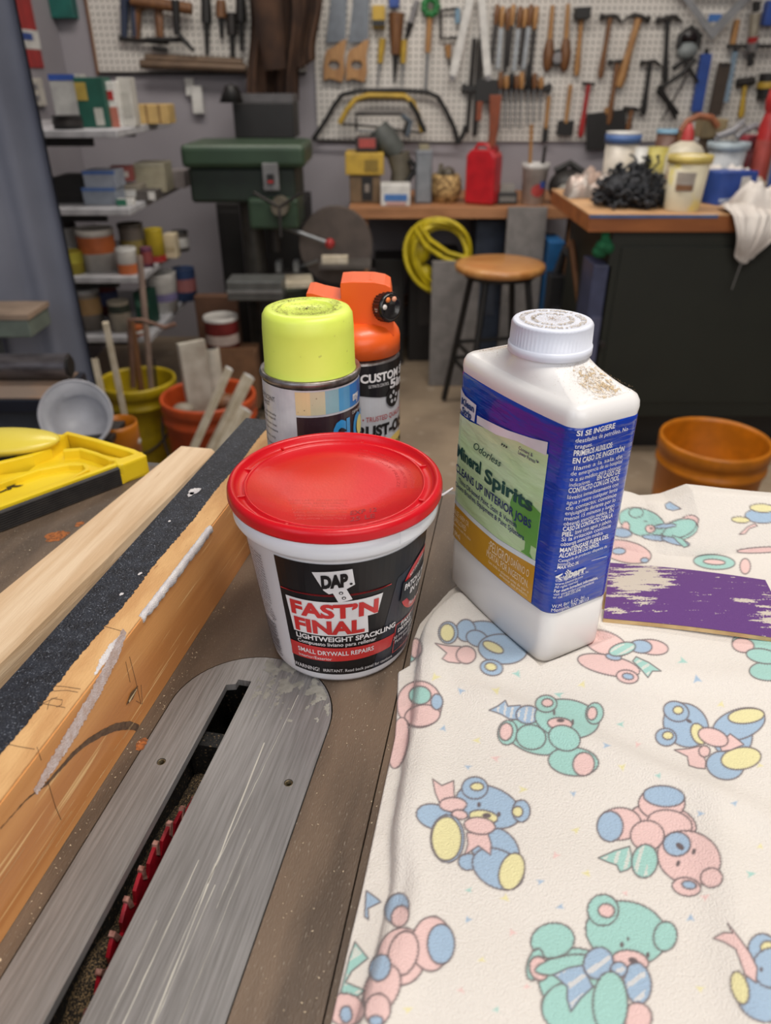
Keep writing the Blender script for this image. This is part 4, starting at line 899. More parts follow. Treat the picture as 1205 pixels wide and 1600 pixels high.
# orange trigger can
oc=thing('trigger_spray_can','spray can with orange trigger grip and black dial, behind yellow-green cap','spray can',(-.0202,.5460,TZ+.0004))
r=.0308
MB().lathe([(0,.002),(r-.003,.002),(r-.001,0),(r,.0015),(r,.128),(r-.001,.131),(0,.131)],72).build('can_body',m_tin,oc)
m_or=mat('orange_plastic',(240,98,32),.36,col2=(230,88,26),nscale=10,coat=.15)
b=MB(); b.lathe([(r-.002,.1325),(r+.0004,.1328),(r+.0004,.1440),(r-.0005,.1475),(.026,.1535),(.020,.1560),(0,.156)],64); oc_c=b.build('collar',m_or,oc)
prof=[(x*(.86 if x<-.012 else 1),.128+(z-.128)*.90) for x,z in [(-.0420,.1835),(-.0370,.1838),(-.0290,.1815),(-.0160,.1790),(-.0135,.1790),(-.0138,.1895),(-.0115,.1918),(-.004,.1925),(.012,.1922),(.0200,.1905),(.0240,.1880),(.0252,.1800),(.0262,.1560),(.0268,.1500),(-.0200,.1440),(-.0230,.1500),(-.0250,.1620),(-.0330,.1660),(-.0400,.1700),(-.0430,.1760)]]
Mx=Matrix(((1,0,0,0),(0,0,-1,0),(0,1,0,0),(0,0,0,1)))
b=MB(); b.prism(prof[::-1],-.0165,.0165,0,M=Mx); b.build('grip',m_or,oc,bevel=.0045,seg=4)
b=MB(); b.prism([(-.0130,.1800),(.0050,.1915),(.0130,.1925),(.0130,.1850),(-.0080,.1760)],-.011,.011,0,M=Mx); b.build('trigger_button',m_or,oc,(0,-.001,-.0058),bevel=.0035,seg=3)
b=MB(); b.prism([(-.006,.134),(.020,.134),(.024,.150),(.012,.152)],-.0285,-.010,0,M=Mx); b.build('front_gusset',m_or,oc,bevel=.002)
# dial
dv=Vector((.62,-.76,.12)).normalized(); q=dv.to_track_quat('Z','Y').to_matrix().to_4x4(); Md=Matrix.Translation((.0190,-.0135,.1680))@q
b=MB(); n=30
for zz0,zz1 in((0,.0072),): 
    out=[]
    for i in range(n*2):
        rr=.0108 if i%2 else .0102; out.append((rr*math.cos(PI*i/n),rr*math.sin(PI*i/n)))
    b.prism(out,zz0,zz1,0,M=Md)
m_bk=mat('gloss_black_plastic',(24,22,22),.25,coat=.3)
di=b.build('dial',m_bk,oc)
b=MB(); b.lathe([(.0098,.0072),(.0094,.0086),(.0075,.0088),(.0068,.0078),(0,.0076)],40,0,M=Md); b.build('dial_face',m_bk,di)
for k,(cc,a) in enumerate((((226,220,214),170),((238,130,60),115),((226,160,130),60))):
    b=MB(); b.lathe([(0,.0092),(.0018,.0092),(.0018,.0080)],18,0,M=Md,c=(.0062*math.cos(R(a)),.0062*math.sin(R(a)))); b.build('dial_dot',mat(['white','orange','peach'][k]+'_dot',cc,.5),di)
b=MB(); text(b,lambda x,y:(Md@Vector((-.0095+y*0,-.002+x,.0055)))if False else tuple(Md@Vector((-.01055,.001-x,.003+y))),'3',0,.003,0,.0026,.02); b.build('dial_number',m_lw,di)
lab=MB(); rect(lab,can_fn(r,.0003),-180,.004,180,.1285,0,5); lab=lab.build('label',mat('can_label_pale',(200,202,208),.35,coat=.2),oc)
b=MB(); poly(b,can_fn(r,.0006),[(-60,.1000),(-20,.1075),(5,.1060),(30,.1035),(60,.1020),(90,.1020),(90,.1290),(-60,.1290)],0,5); b.build('black_panel',m_lb,lab)
b=MB(); 
for s_,a0,a1,h,sz,bo in(('CUSTOM SPRAY',3,118,.1165,.0062,.04),('5in1',48,92,.1085,.0068,.04),('ULTIMATE CONTROL',14,46,.1120,.0024,0)): text(b,can_fn(r,.0010),s_,a0,a1,h,sz,bo,cut=4)
b.build('white_lettering',m_lw,lab)
b=MB(); text(b,can_fn(r,.0010),'• TRUSTED QUALITY SINCE 1921 •',5,125,.0850,.0040,.01,cut=4); b.build('red_lettering',mat('dark_red_ink',(170,40,50),.4),lab)
b=MB(); text(b,can_fn(r,.0010),'RUST-OLEUM',-3,122,.0725,.0088,.05,cut=4); poly(b,can_fn(r,.0010),circ(55,.1010,14,24,ry=.0080),0,4); b.build('black_lettering',m_lb,lab)
b=MB(); 
for k in range(5): a=R(90+72*k); poly(b,can_fn(r,.0014),circ(55+6.5*math.cos(a),.1010+.0037*math.sin(a),2.6,12,ry=.0016),0,4)
b.build('wheel_print',mat('grey_white_ink',(190,190,194),.4),lab)
b=MB(); poly(b,can_fn(r,.0010),circ(66,.0600,26,30,ry=.0095),0,4); b.build('yellow_oval',mat('yellow_ink',(232,202,110),.4),lab)
b=MB(); text(b,can_fn(r,.0014),'COLORS',46,90,.0585,.0052,.04,cut=4); b.build('oval_lettering',m_lb,lab)
# ================================================================ BACKGROUND
def V3(*a): return Vector(a)
PYW=3.885
def peg_mat():
    m=mat('pegboard_white',(206,202,196),.7,col2=(196,192,186),nscale=3); nt=m.node_tree; L=nt.links; b=nt.nodes['Principled BSDF']
    src=b.inputs['Base Color'].links[0].from_socket
    tc=nt.nodes.new('ShaderNodeTexCoord'); sx=nt.nodes.new('ShaderNodeSeparateXYZ'); L.new(tc.outputs['Object'],sx.inputs[0])
    sq=[]
    for k in(0,2):
        a=nt.nodes.new('ShaderNodeMath'); a.operation='DIVIDE'; a.inputs[1].default_value=.0254; L.new(sx.outputs[k],a.inputs[0])
        f=nt.nodes.new('ShaderNodeMath'); f.operation='FRACT'; L.new(a.outputs[0],f.inputs[0])
        g=nt.nodes.new('ShaderNodeMath'); g.operation='SUBTRACT'; g.inputs[1].default_value=.5; L.new(f.outputs[0],g.inputs[0])
        h=nt.nodes.new('ShaderNodeMath'); h.operation='POWER'; h.inputs[1].default_value=2; L.new(g.outputs[0],h.inputs[0]); sq.append(h)
    s_=nt.nodes.new('ShaderNodeMath'); s_.operation='ADD'; L.new(sq[0].outputs[0],s_.inputs[0]); L.new(sq[1].outputs[0],s_.inputs[1])
    lt=nt.nodes.new('ShaderNodeMath'); lt.operation='LESS_THAN'; lt.inputs[1].default_value=.030; L.new(s_.outputs[0],lt.inputs[0])
    mx=nt.nodes.new('ShaderNodeMix'); mx.data_type='RGBA'; L.new(lt.outputs[0],mx.inputs[0]); L.new(src,mx.inputs[6]); mx.inputs[7].default_value=lin((70,66,62))
    L.new(mx.outputs[2],b.inputs['Base Color']); return m
m_peg=peg_mat()
def c(r,g,b_,ro=.5,me=0): return simple((r,g,b_),ro,me)
K_=c(30,29,28); IRON=c(62,58,56,.5,.5); STEEL=c(150,154,158,.35,.7); WD=mat('tool_wood',(170,128,80),.5,col2=(142,100,58),nscale=40,stretch=(2,2,.3)); WDD=mat('dark_tool_wood',(120,82,50),.5,col2=(96,62,38),nscale=40,stretch=(2,2,.3)); YEL=c(206,164,40); RED=c(190,34,34); BLU=c(32,74,170); WHT=c(222,220,216); GRY=c(136,134,136); ORG=c(214,104,44)
pbm=MB().box(*(lambda a,b_:(a.x,PYW,.944,2.6,PYW+.012,2.2))(at(497,220,PYW),0)); o=pbm.build('pegboard',m_peg,world=True); T(o,'big white pegboard full of hand tools on back wall right','pegboard')
a=at(155,112,PYW); b2=at(478,112,PYW)
o=thing('pegboard','smaller white pegboard with clamps and wooden edge on back wall left','pegboard',(a.x,PYW,a.z))
MB().box(0,0,0,b2.x-a.x,.012,.8).build('board',m_peg,o); MB().box(-.012,-.004,-.012,0,.012,.8).build('edge_strip',WDD,o); MB().box(0,-.004,-.012,b2.x-a.x,.012,0).build('edge_strip',IRON,o)
def hang(name,label,cat,t,b_,Y=3.86,group=None):
    p=at(*b_,Y); q=at(*t,Y); d=q-p; ang=math.atan2(d.x,d.z); L=math.hypot(d.x,d.z)
    return thing(name,label,cat,p,0,group,(0,ang,0)),L
def W(px0,px1,py,Y): return abs(at(px1,py,Y).x-at(px0,py,Y).x)
# ---- hammers and striking tools
def hammer(label,t,b_,wm,kind='claw',sc=1,hm=IRON,grp='hammers on the pegboard',name='claw_hammer',cat='hammer',r=.013):
    o,L=hang(name,label,cat,t,b_,group=grp)
    m=MB(); m.tube([(0,0,0),(0,0,L*.12),(0,0,L*.5),(0,0,L-.02*sc)],[r*.8,r*1.15,r*.75,r*.8],10); m.build('handle',wm,o)
    sc*=.76; m=MB(); z=L-.02*sc
    if kind=='claw': m.tube([(.060*sc,0,z),(.040*sc,0,z)],[.016*sc,.016*sc],12); m.tube([(.042*sc,0,z),(0,0,z+.002),(-.03*sc,0,z+.004),(-.06*sc,0,z-.010),(-.078*sc,0,z-.030*sc)],[.010*sc,.014*sc,.012*sc,.008*sc,.003],10)
    elif kind=='clawL': m.tube([(-.060*sc,0,z),(-.040*sc,0,z)],[.016*sc,.016*sc],12); m.tube([(-.042*sc,0,z),(0,0,z+.002),(.03*sc,0,z+.004),(.06*sc,0,z-.010),(.078*sc,0,z-.030*sc)],[.010*sc,.014*sc,.012*sc,.008*sc,.003],10)
    elif kind=='mallet': m.box(-.045*sc,-.035,z-.03*sc,.045*sc,.035,z+.035*sc)
    elif kind=='cross': m.tube([(-.055*sc,0,z),(-.02*sc,0,z),(.02*sc,0,z),(.055*sc,0,z-.004)],[.015*sc,.014*sc,.014*sc,.004],10)
    elif kind=='sledge': m.tube([(-.05*sc,0,z),(.05*sc,0,z)],[.024*sc,.024*sc],10)
    m.build('head',hm,o,bevel=.003 if kind=='mallet' else 0)
    return o
hammer('black rubber mallet with orange wooden handle at upper left of the hammers',(910,16),(901,118),WD,'mallet',.9,K_,name='rubber_mallet',cat='mallet')
hammer('wooden handled claw hammer between rubber mallet and long framing hammer',(955,20),(938,122),WDD,'clawL')
hammer('long pale wooden framing hammer with swelling grip, top row',(1001,20),(967,136),WD,'claw',1.1,r=.020)
hammer('black handled claw hammer at right end of top hammer row',(1044,22),(1039,132),K_,'clawL',1.1)
hammer('wooden claw hammer hanging behind the long framing hammer, second row',(966,92),(951,194),WDD,'clawL',.9)
hammer('small dark hammer below right of the long framing hammer',(1017,92),(1005,180),K_,'clawL',.95)
hammer('stubby cross peen hammer just above the tub with blue rim',(989,165),(981,204),WDD,'cross',.95,name='cross_peen_hammer')
hammer('red and black handled hatchet with yellow mark',(921,127),(907,214),RED,'cross',.7,name='hatchet',cat='hatchet')
hammer('yellow handled lump hammer above the red bottle at right',(1166,122),(1158,184),YEL,'sledge',1.0,name='lump_hammer')
# ---- spokeshave pair, round gauge
for lab,t,b_ in(('wooden handled long scraper, left one beside the round gauge',(864,8),(855,112)),('wooden handled long scraper, right one beside the round gauge',(888,6),(882,112))):
    o,L=hang('wood_scraper',lab,'scraper',t,b_,group='pair of long wooden scrapers')
    MB().tube([(0,0,L*.5),(0,0,L*.75),(0,0,L)],[.012,.010,.009],8).build('handle',WD,o)
    MB().tube([(0,0,0),(0,0,L*.10),(0,0,L*.3),(0,0,L*.5)],[.006,.022,.026,.014],10).build('blade',WDD,o)
o,L=hang('round_gauge','small round dark gauge between the two long scrapers','gauge',(871,80),(871,100)); 
MB().tube([(0,-.01,L/2),(0,.012,L/2)],[.032,.032],20).build('case',K_,o); MB().tube([(0,-.013,L/2),(0,-.009,L/2)],[.022,.022],20).build('dial_face',GRY,o)
# ---- scrapers / trowels lower row
for name,lab,t,b_,wd,hl in(('paint_scraper','wide black scraper with wooden shaft, lower row',(892,132),(882,212),.042,.75),('paint_scraper','narrow long scraper left of the wide black one',(858,150),(851,222),.014,.7),('floor_scraper','flat black square scraper behind the blue rimmed tub',(948,168),(946,232),.10,.15)):
    o,L=hang(name,lab,'scraper',t,b_,group='scrapers on the pegboard')
    MB().tube([(0,0,L*(1-hl)),(0,0,L)],[.009,.010],8).build('handle',WD,o); MB().box(-wd*.9,-.004,0,wd*.9,.004,L*(1-hl)+.01).build('blade',K_,o)
# ---- row of files / rasps hanging, upper group
xs_=[778,786,795,803,811,819,828,836]
for i,x in enumerate(xs_):
    o,L=hang('wood_file','%s slim file from the left in the upper row with wooden handles'%('first second third fourth fifth sixth seventh eighth'.split()[i]),'file',(x+(3 if i>3 else 0),6+(i*3)%9),(x-10+(i%3)*2,100+(i*7)%17),group='files hung in the upper row')
    MB().tube([(0,0,L*.66),(0,0,L*.8),(0,0,L*.97),(0,0,L)],[.008,.013,.011,.004],8).build('handle',WD if i%2 else WDD,o)
    MB().box(-.009,-.003,0,.009,.003,L*.66).build('blade',STEEL if i in(1,4,6) else IRON,o)
# magnetic rail + screwdrivers
o,L=hang('tool_rail','dark magnetic rail carrying a row of small drivers','rail',(722,136),(862,135)); o.rotation_euler=(0,0,0); Lr=W(722,862,135,3.86)
p=at(722,138,3.86); o.location=p; MB().box(0,-.012,-.012,Lr,.012,.012).build('bar',K_,o); MB().box(0,.0125,-.018,.02,.024,.018).build('bracket',IRON,o); MB().box(Lr-.02,.0125,-.018,Lr,.024,.018).build('bracket',IRON,o)
dl=[(783,112,205),(792,118,200),(800,114,204),(808,118,198),(816,112,202),(827,100,196),(836,114,192),(846,120,190)]
for i,(x,y0,y1) in enumerate(dl):
    o,L=hang('screwdriver','%s driver from the left hanging in the dark rail'%('first second third fourth fifth sixth seventh eighth'.split()[i]),'screwdriver',(x,y0),(x-3,y1),3.835,group='drivers in the dark rail')
    hb=(138-y0)/(y1-y0); MB().tube([(0,0,L*(1-hb)),(0,0,L*(1-hb*.6)),(0,0,L)],[.009,.015,.010],8).build('handle',[WDD,WD,K_][i%3],o); MB().tube([(0,0,0),(0,0,L*(1-hb))],[.004,.004],6).build('shaft',STEEL,o)
# ---- hand saws
for i,(x,lab) in enumerate(((527,'left hand saw with wooden handle hanging blade up'),(562,'right hand saw with wooden handle hanging blade up'))):
    o,L=hang('hand_saw',lab,'hand saw',(x+4,-60),(x-4,128),group='two hand saws with grey blades'); w_=.055
    MB().prism([(-.046,L*.33),(.040,L*.36),(.036,L),(-.018,L)],-.001,.001,0,M=Matrix(((1,0,0,0),(0,0,1,0),(0,1,0,0),(0,0,0,1)))).build('blade',c(112,118,126,.4,.5),o)
    MB().prism([(-.050,.0),(-.02,.012),(.034,0),(.044,.04),(.036,.10),(.046,L*.38),(.02,L*.36),(0,.14),(-.040,.12),(-.046,.10),(-.052,.06)],-.012,.010,0,M=Matrix(((1,0,0,0),(0,0,1,0),(0,1,0,0),(0,0,0,1))),holes=[circ(-.005,.065,.026,14,ry=.017)]).build('handle',WD,o,bevel=.003)
# ---- misc narrow tools
def stick(name,lab,cat,t,b_,segs,grp=None,Y=3.86):
    o,L=hang(name,lab,cat,t,b_,Y,grp)
    for nm,z0,z1,r0,r1,m in segs: MB().tube([(0,0,L*z0),(0,0,L*(z0+z1)/2),(0,0,L*z1)],[r0,(r0+r1)/2*1.05,r1],10).build(nm,m,o)
    return o
stick('keyhole_saw','yellow handled thin saw right of hand saws','saw',(598,60),(590,136),[('blade',0,.5,.003,.006,STEEL),('handle',.5,1,.012,.016,YEL)])
stick('wood_rasp','brown curved handled rasp with black tip','rasp',(620,20),(617,130),[('blade',0,.42,.004,.014,K_),('handle',.42,1,.020,.034,WDD)])
stick('keyhole_saw','yellow handled thin saw below the brown rasp','saw',(632,62),(628,135),[('blade',0,.5,.003,.006,STEEL),('handle',.5,1,.012,.014,YEL)])
stick('trowel','black pointed trowel crossing behind yellow saw','trowel',(652,0),(634,64),[('blade',0,.45,.004,.016,K_),('handle',.45,1,.012,.012,GRY)],Y=3.875)
stick('long_brush','orange shafted brush with green top and steel rod','brush',(673,5),(665,142),[('rod',0,.45,.006,.006,STEEL),('handle',.45,.93,.013,.013,WD)])
stick('metal_rod','long thin grey rod leaning by white rule, lower half dark','rod',(742,60),(730,208),[('rod',0,1,.009,.011,IRON)])
stick('metal_rod','second dark rod right of the first beside white rule','rod',(752,60),(742,212),[('rod',0,1,.012,.013,IRON)])
p=at(673,10,3.85); o=MB(); 
for k in range(9): a=R(40*k); o.ell((.028*math.cos(a),0,.028*math.sin(a)),(.016,.012,.016),0,seg=8,rings=6)
o=o.build('green_tape_loop',c(30,130,60),None,p); T(o,'tangle of bright green line at top of the long brush','line')
# yellow spool & blue thing top
def pbox(name,lab,cat,x0,y0,x1,y1,Y,dep,m,grp=None,bev=.004,rz=0):
    a=at(x0,y1,Y); b_=at(x1,y0,Y); cx=(a.x+b_.x)/2; wd=b_.x-a.x; h=b_.z-a.z
    o=thing(name,lab,cat,(cx,Y+dep/2,a.z),R(rz),grp); MB().box(-wd/2,-dep/2,0,wd/2,dep/2,h).build('body',m,o,bevel=bev); return o,wd,h,dep
def pbox1(name,lab,cat,x0,y0,x1,y1,Y,dep,m,grp=None,bev=.004,rz=0):
    a=at(x0,y1,Y); b_=at(x1,y0,Y); cx=(a.x+b_.x)/2; wd=b_.x-a.x; h=b_.z-a.z
    o=MB().box(-wd/2,-dep/2,0,wd/2,dep/2,h).build(name,m,None,(cx,Y+dep/2,a.z),(0,0,R(rz)),bevel=bev); return T(o,lab,cat,grp)
o,wd,h,dp=pbox('chalk_reel','yellow string reel hanging above first yellow saw','reel',582,8,602,44,3.83,.05,YEL); MB().box(-wd*.5,-dp/2-.012,h*.1,wd*.5,-dp/2,h*.35).build('grip',K_,o)
pbox1('blue_tape_case','blue tape case at top between yellow reel and black trowel','case',608,-8,624,12,3.83,.04,BLU)
# caliper + white folding rule
o,L=hang('clamp_frame','small grey C clamp between green brush and white rule','clamp',(702,14),(702,60)); w_=W(688,714,40,3.86)
MB().tube([(w_/2,0,L),(-w_/2,0,L*.95),(-w_/2,0,.0),(w_/2,0,0.0)],.007,8).build('frame',IRON,o); MB().tube([(w_/2,0,L*.5),(w_/2,0,L)],.012,8).build('screw',c(120,160,190),o)
for t,b_,lab in(((737,-12),(706,126),'white folding rule left leg, spread like a wishbone'),((752,-12),(763,126),'white folding rule right leg, spread like a wishbone')):
    o,L=hang('folding_rule',lab,'rule',t,b_,3.84,'white folding rule legs'); MB().box(-.017,-.006,.02,.017,.006,L).build('slat',WHT,o,bevel=.002); MB().box(-.010,-.007,0,.012,.007,.02).build('tip',GRY,o)
stick('small_awl','small wood handled awl under the grey clamp','awl',(700,70),(702,104),[('blade',0,.4,.003,.005,K_),('handle',.4,1,.010,.016,WD)])
# wooden crosscut saw at right of rule
o,L=hang('back_saw','orange brown wooden handled saw hanging below the dark rail','saw',(772,148),(764,252),3.84)
MB().prism([(-.012,.0),(.012,0),(.030,L*.45),(.034,L),(-.02,L),(-.008,L*.45)],-.012,.012,0,M=Matrix(((1,0,0,0),(0,0,1,0),(0,1,0,0),(0,0,0,1)))).build('handle',mat('red_brown_wood',(136,66,36),.5),o,bevel=.003)
MB().box(-.085,-.004,L*.9,.035,.004,L*1.22).build('blade',K_,o)
MB().box(-.075,-.004,L*.62,-.050,.004,L*.9).build('frame',mat('red_brown_wood',(170,84,44)),o)
# bow saws
def arch(pts,rad,m,name,o,Y): MB().tube([at(x,y,Y)-o.location for x,y in pts],rad,10).build(name,m,o)
o=thing('bow_saw','large black bow saw stretched along the lower pegboard','bow saw',at(490,218,3.85)); 
arch([(489,218),(508,190),(522,165),(535,148),(560,142),(620,141),(668,144),(685,152),(698,175),(710,200),(716,224)],.010,K_,'frame',o,3.85); arch([(489,219),(560,220),(640,221),(716,224)],.005,IRON,'blade',o,3.85); arch([(716,224),(724,210),(728,196)],.010,K_,'grip',o,3.85)
o=thing('bow_saw','yellow framed bow saw nested inside the black one','bow saw',at(530,192,3.83))
arch([(531,193),(542,172),(556,155),(575,149),(632,150),(645,160),(655,185),(660,206)],.012,YEL,'frame',o,3.83); arch([(531,193),(590,198),(660,208)],.005,IRON,'blade',o,3.83); arch([(640,158),(652,178),(664,206)],.011,K_,'grip',o,3.82)
o=thing('hacksaw','small dark hacksaw innermost of the nested saws','hacksaw',at(556,205,3.81))
arch([(557,203),(557,178),(628,178),(636,190),(630,210)],.007,IRON,'frame',o,3.81); arch([(557,203),(620,210)],.004,STEEL,'blade',o,3.81); arch([(628,180),(642,190),(636,214)],.012,c(100,112,124,.4,.5),'grip',o,3.81)
# respirator/goggles, pliers, blue level, square
o=thing('dust_mask','grey and black respirator mask hanging among the hammers','mask',at(1072,92,3.84))
MB().ell((0,0,.03),(.045,.03,.035),0).build('cup',c(130,138,140),o); MB().tube([(-.04,0,.04),(-.042,0,.085),(0,0,.115),(.042,0,.085),(.04,0,.04)],[.014]*5,10).build('strap',K_,o); MB().ell((0,.01,.085),(.040,.03,.035)).build('visor',c(34,26,28,.25),o)
for lab,pts in(('black tongs with crossed jaws under the respirator',[[(1052,108),(1070,95),(1090,128)],[(1086,92),(1066,115),(1030,140)]]),('black long nosed pliers below the crossed tongs',[[(1028,140),(1042,158),(1056,185)],[(1030,134),(1040,152),(1060,178)]])):
    o=thing('long_pliers',lab,'pliers',at(*pts[0][0],3.84),group='dark pliers on the pegboard')
    for l in pts: arch(l,[.013,.010,.008],K_,'arm',o,3.84)
stick('thin_rod','thin dark rod leaning below the respirator','rod',(1074,118),(1034,188),[('rod',0,1,.004,.004,IRON)])
o,L=hang('spirit_level','bright blue bar hanging upright right of the respirator','level',(1104,84),(1088,175),3.85); MB().box(-.024,-.012,0,.024,.012,L).build('bar',BLU,o,bevel=.003); MB().box(-.008,-.006,L,.008,.006,L+.02).build('hanging_tab',K_,o)
o,L=hang('flat_bar','dark brown flat bar right of the blue level','bar',(1133,98),(1116,180),3.85); MB().box(-.028,-.006,0,.028,.006,L).build('bar',mat('dark_bar',(66,56,48),.5),o); MB().box(-.02,-.008,L*.93,.02,-.006,L*.98).build('rivet_plate',IRON,o)
o,L=hang('steel_ruler','pale blue steel ruler hanging beside dark flat bar','ruler',(1150,76),(1134,160),3.85); MB().box(-.012,-.002,0,.012,.002,L).build('strip',c(150,180,205,.3,.4),o); MB().box(-.012,-.003,L*.95,.012,-.002,L).build('end_plate',IRON,o)
o=thing('framing_square','grey triangular framing square at the top of pegboard','square',at(1115,58,3.82)); l0=o.location
tri=[at(x,y,3.82)-l0 for x,y in((1050,-25),(1195,-25),(1113,62))]; tri2=[at(x,y,3.82)-l0 for x,y in((1072,-14),(1168,-14),(1113,42))]
MB().prism([(p.x,p.z) for p in tri],-.004,.004,0,M=Matrix(((1,0,0,0),(0,0,1,0),(0,1,0,0),(0,0,0,1))),holes=[[(p.x,p.z) for p in tri2]]).build('frame',c(150,152,156,.4,.3),o)
q=[at(x,y,3.835)-l0 for x,y in((1108,22),(1126,34))]; MB().box(q[0].x,q[0].y-.004,q[1].z,q[1].x,q[0].y,q[0].z).build('badge',c(50,110,190),o)
o,L=hang('bar_clamp','upright bar clamp with silver handle and red collar','clamp',(1183,2),(1172,104),3.82)
for nm,z0,z1,r_,m in(('hook',0,.22,.016,K_),('collar',.24,.36,.026,STEEL),('red_ring',.37,.46,.024,RED),('handle',.47,.82,.024,c(170,160,140,.4,.4)),('top_jaw',.84,1,.018,K_)): MB().tube([(0,0,L*z0),(0,0,L*z1)],[r_*.8,r_],12).build(nm,m,o)
pbox1('wooden_block','small wooden block hanging left of the bar clamp','block',1143,30,1158,70,3.84,.03,WD,bev=.003)
pbox1('shelf_bar','thin black bar under the wooden block','bar',1138,69,1215,75,3.83,.03,K_,bev=.002)
pbox1('blue_case','blue case at the upper right edge of pegboard','case',1194,0,1225,40,3.83,.05,BLU)
o=stick('cordless_tool','black and yellow cordless tool hanging at right edge','tool',(1205,100),(1192,168),[('body',.2,.8,.035,.04,K_),('collar',.45,.6,.042,.042,YEL)])
# ---- left pegboard: C clamps, tubes, jacket
for lab,x0,x1,y0,y1 in(('brown C clamp on the left pegboard',212,250,5,60),('blue steel C clamp left on the left pegboard',192,212,-6,58)):
    o=thing('c_clamp',lab,'clamp',at(x0,y1,3.85),group='clamps on left pegboard')
    arch([(x1,y1),(x1-2,y0+8),((x0+x1)/2,y0),(x0+3,y0+8),(x0+2,y1)],[.016,.02,.022,.02,.014],WDD if 'brown' in lab else c(50,62,90),'frame',o,3.85); arch([(x0-6,y1+2),(x1+14,y1+6)],.010,IRON,'screw',o,3.85)
o=thing('bar_clamp','long bar clamp crossing the top of left pegboard','clamp',at(205,2,3.82),group='clamps on left pegboard'); arch([(205,0),(300,14)],.022,WDD,'bar',o,3.82); arch([(274,0),(277,55)],[.018,.014],K_,'jaw',o,3.80); arch([(280,55),(303,80)],[.012,.008],K_,'handle',o,3.80)
o=thing('bar_clamp','dark clamp below the brown C clamp, with thin bar','clamp',at(230,78,3.82),group='clamps on left pegboard'); arch([(228,62),(284,62)],.010,K_,'bar',o,3.82); arch([(238,75),(262,78)],.010,K_,'jaw',o,3.82)
for i,(y,x0,x1) in enumerate(((91,228,380),(100,220,385))):
    o=thing('metal_tube','%s of the two brown tubes resting on the left pegboard edge'%('upper','lower')[i],'tube',at(x0,y,3.84-.03*i),group='brown tubes below left pegboard'); arch([(x0,y),(x1,y+7)],.018,mat('brown_tube',(112,92,74),.5,.3),'tube',o,3.84-.03*i); arch([(x0-1,y),(x0+1,y)],.013,K_,'open_end',o,3.84-.03*i)
for i,(x,y0,y1) in enumerate(((322,-5,85),(345,0,60),(362,20,95),(376,-5,80))):
    o=stick('hanging_tool','%s dark tool from the left between clamps and brown jacket'%('first','second','third','fourth')[i],'tool',(x,y0),(x+2,y1),[('shaft',0,.55,.008,.012,K_),('handle',.55,1,.024,.020,[K_,WDD,IRON,K_][i])],'dark tools left of jacket')
# jacket
o=thing('work_jacket','dark brown work jacket hanging in the corner of two pegboards','jacket',at(430,150,3.70)); l0=o.location
m_jk=mat('brown_cloth',(70,48,34),.95,col2=(48,32,24),nscale=8,bump=.5,bscale=60)
pA=at(378,-60,3.70)-l0; pB=at(492,-60,3.70)-l0
def jk(i,j):
    x=pA.x+(pB.x-pA.x)*i; z=pA.z*(1-j)+0*j; z0=-.02+.16*(i if i>.5 else 0)*(i>.72)
    z=pA.z*(1-j)+z0*j
    return (x+.02*math.sin(j*5),.02*math.sin(i*38)+.03*math.sin(i*14+j*3)-.03,z)
b=MB(); b.grid(jk,50,20); b.grid(lambda i,j:(lambda q:(q[0],.09,q[2]))(jk(1-i,j)),50,20); b.build('jacket_body',m_jk,o)
MB().tube([(pA.x+.10,-.10,pA.z),(pA.x+.11,-.11,pA.z*.5),(pA.x+.12,-.10,.10)],[.06,.055,.045],12).build('sleeve',m_jk,o); MB().tube([(pA.x+.03,.10,pA.z),(pA.x+.03,.18,pA.z)],.008,6).build('hanging_hook',IRON,o)
# wall fittings
pbox1('outlet_cover','white outlet cover on back wall under left pegboard','outlet',302,134,314,178,3.86,.03,WHT,bev=.003)
pbox1('outlet_cover','slim white switch left of the outlet cover','outlet',291,122,301,150,3.87,.025,WHT,bev=.003)
# left wall: sign, first-aid box, breaker plate
def leftrect(x0,y0,x1,y1):
    P=[]
    for x,y in((x0,y1),(x1,y0)):
        r=ray(x,y); P.append(V3(0,0,EYE)+r*(LX/r.x))
    return P
def lbox(name,lab,cat,x0,y0,x1,y1,th,m,parts=()):
    a,b_=leftrect(x0,y0,x1,y1); o=thing(name,lab,cat,(LX,a.y,a.z)); MB().box(.001,0,0,th,b_.y-a.y,b_.z-a.z).build('body',m,o,bevel=.003); return o,b_.y-a.y,b_.z-a.z
o,wd,h=lbox('safety_sign','red and white safety sign high on left wall','sign',12,-30,40,105,.006,RED); MB().box(.0062,0,h*.22,.008,wd,h*.44).build('white_field',WHT,o); MB().box(.0082,wd*.2,h*.32,.0095,wd*.8,h*.40).build('blue_print',BLU,o)
o,wd,h=lbox('first_aid_box','teal green box with white label on left wall','box',80,-40,142,28,.10,c(20,110,100)); MB().box(.101,wd*.55,h*.1,.103,wd*.95,h*.35).build('label',WHT,o)
o,wd,h=lbox('outlet_cover','cream socket plate on left wall above top shelf','outlet',32,122,58,168,.02,c(206,200,188)); MB().box(.0205,wd*.3,h*.2,.022,wd*.7,h*.4).build('socket',GRY,o); MB().box(.0205,wd*.3,h*.6,.022,wd*.7,h*.8).build('socket',GRY,o)
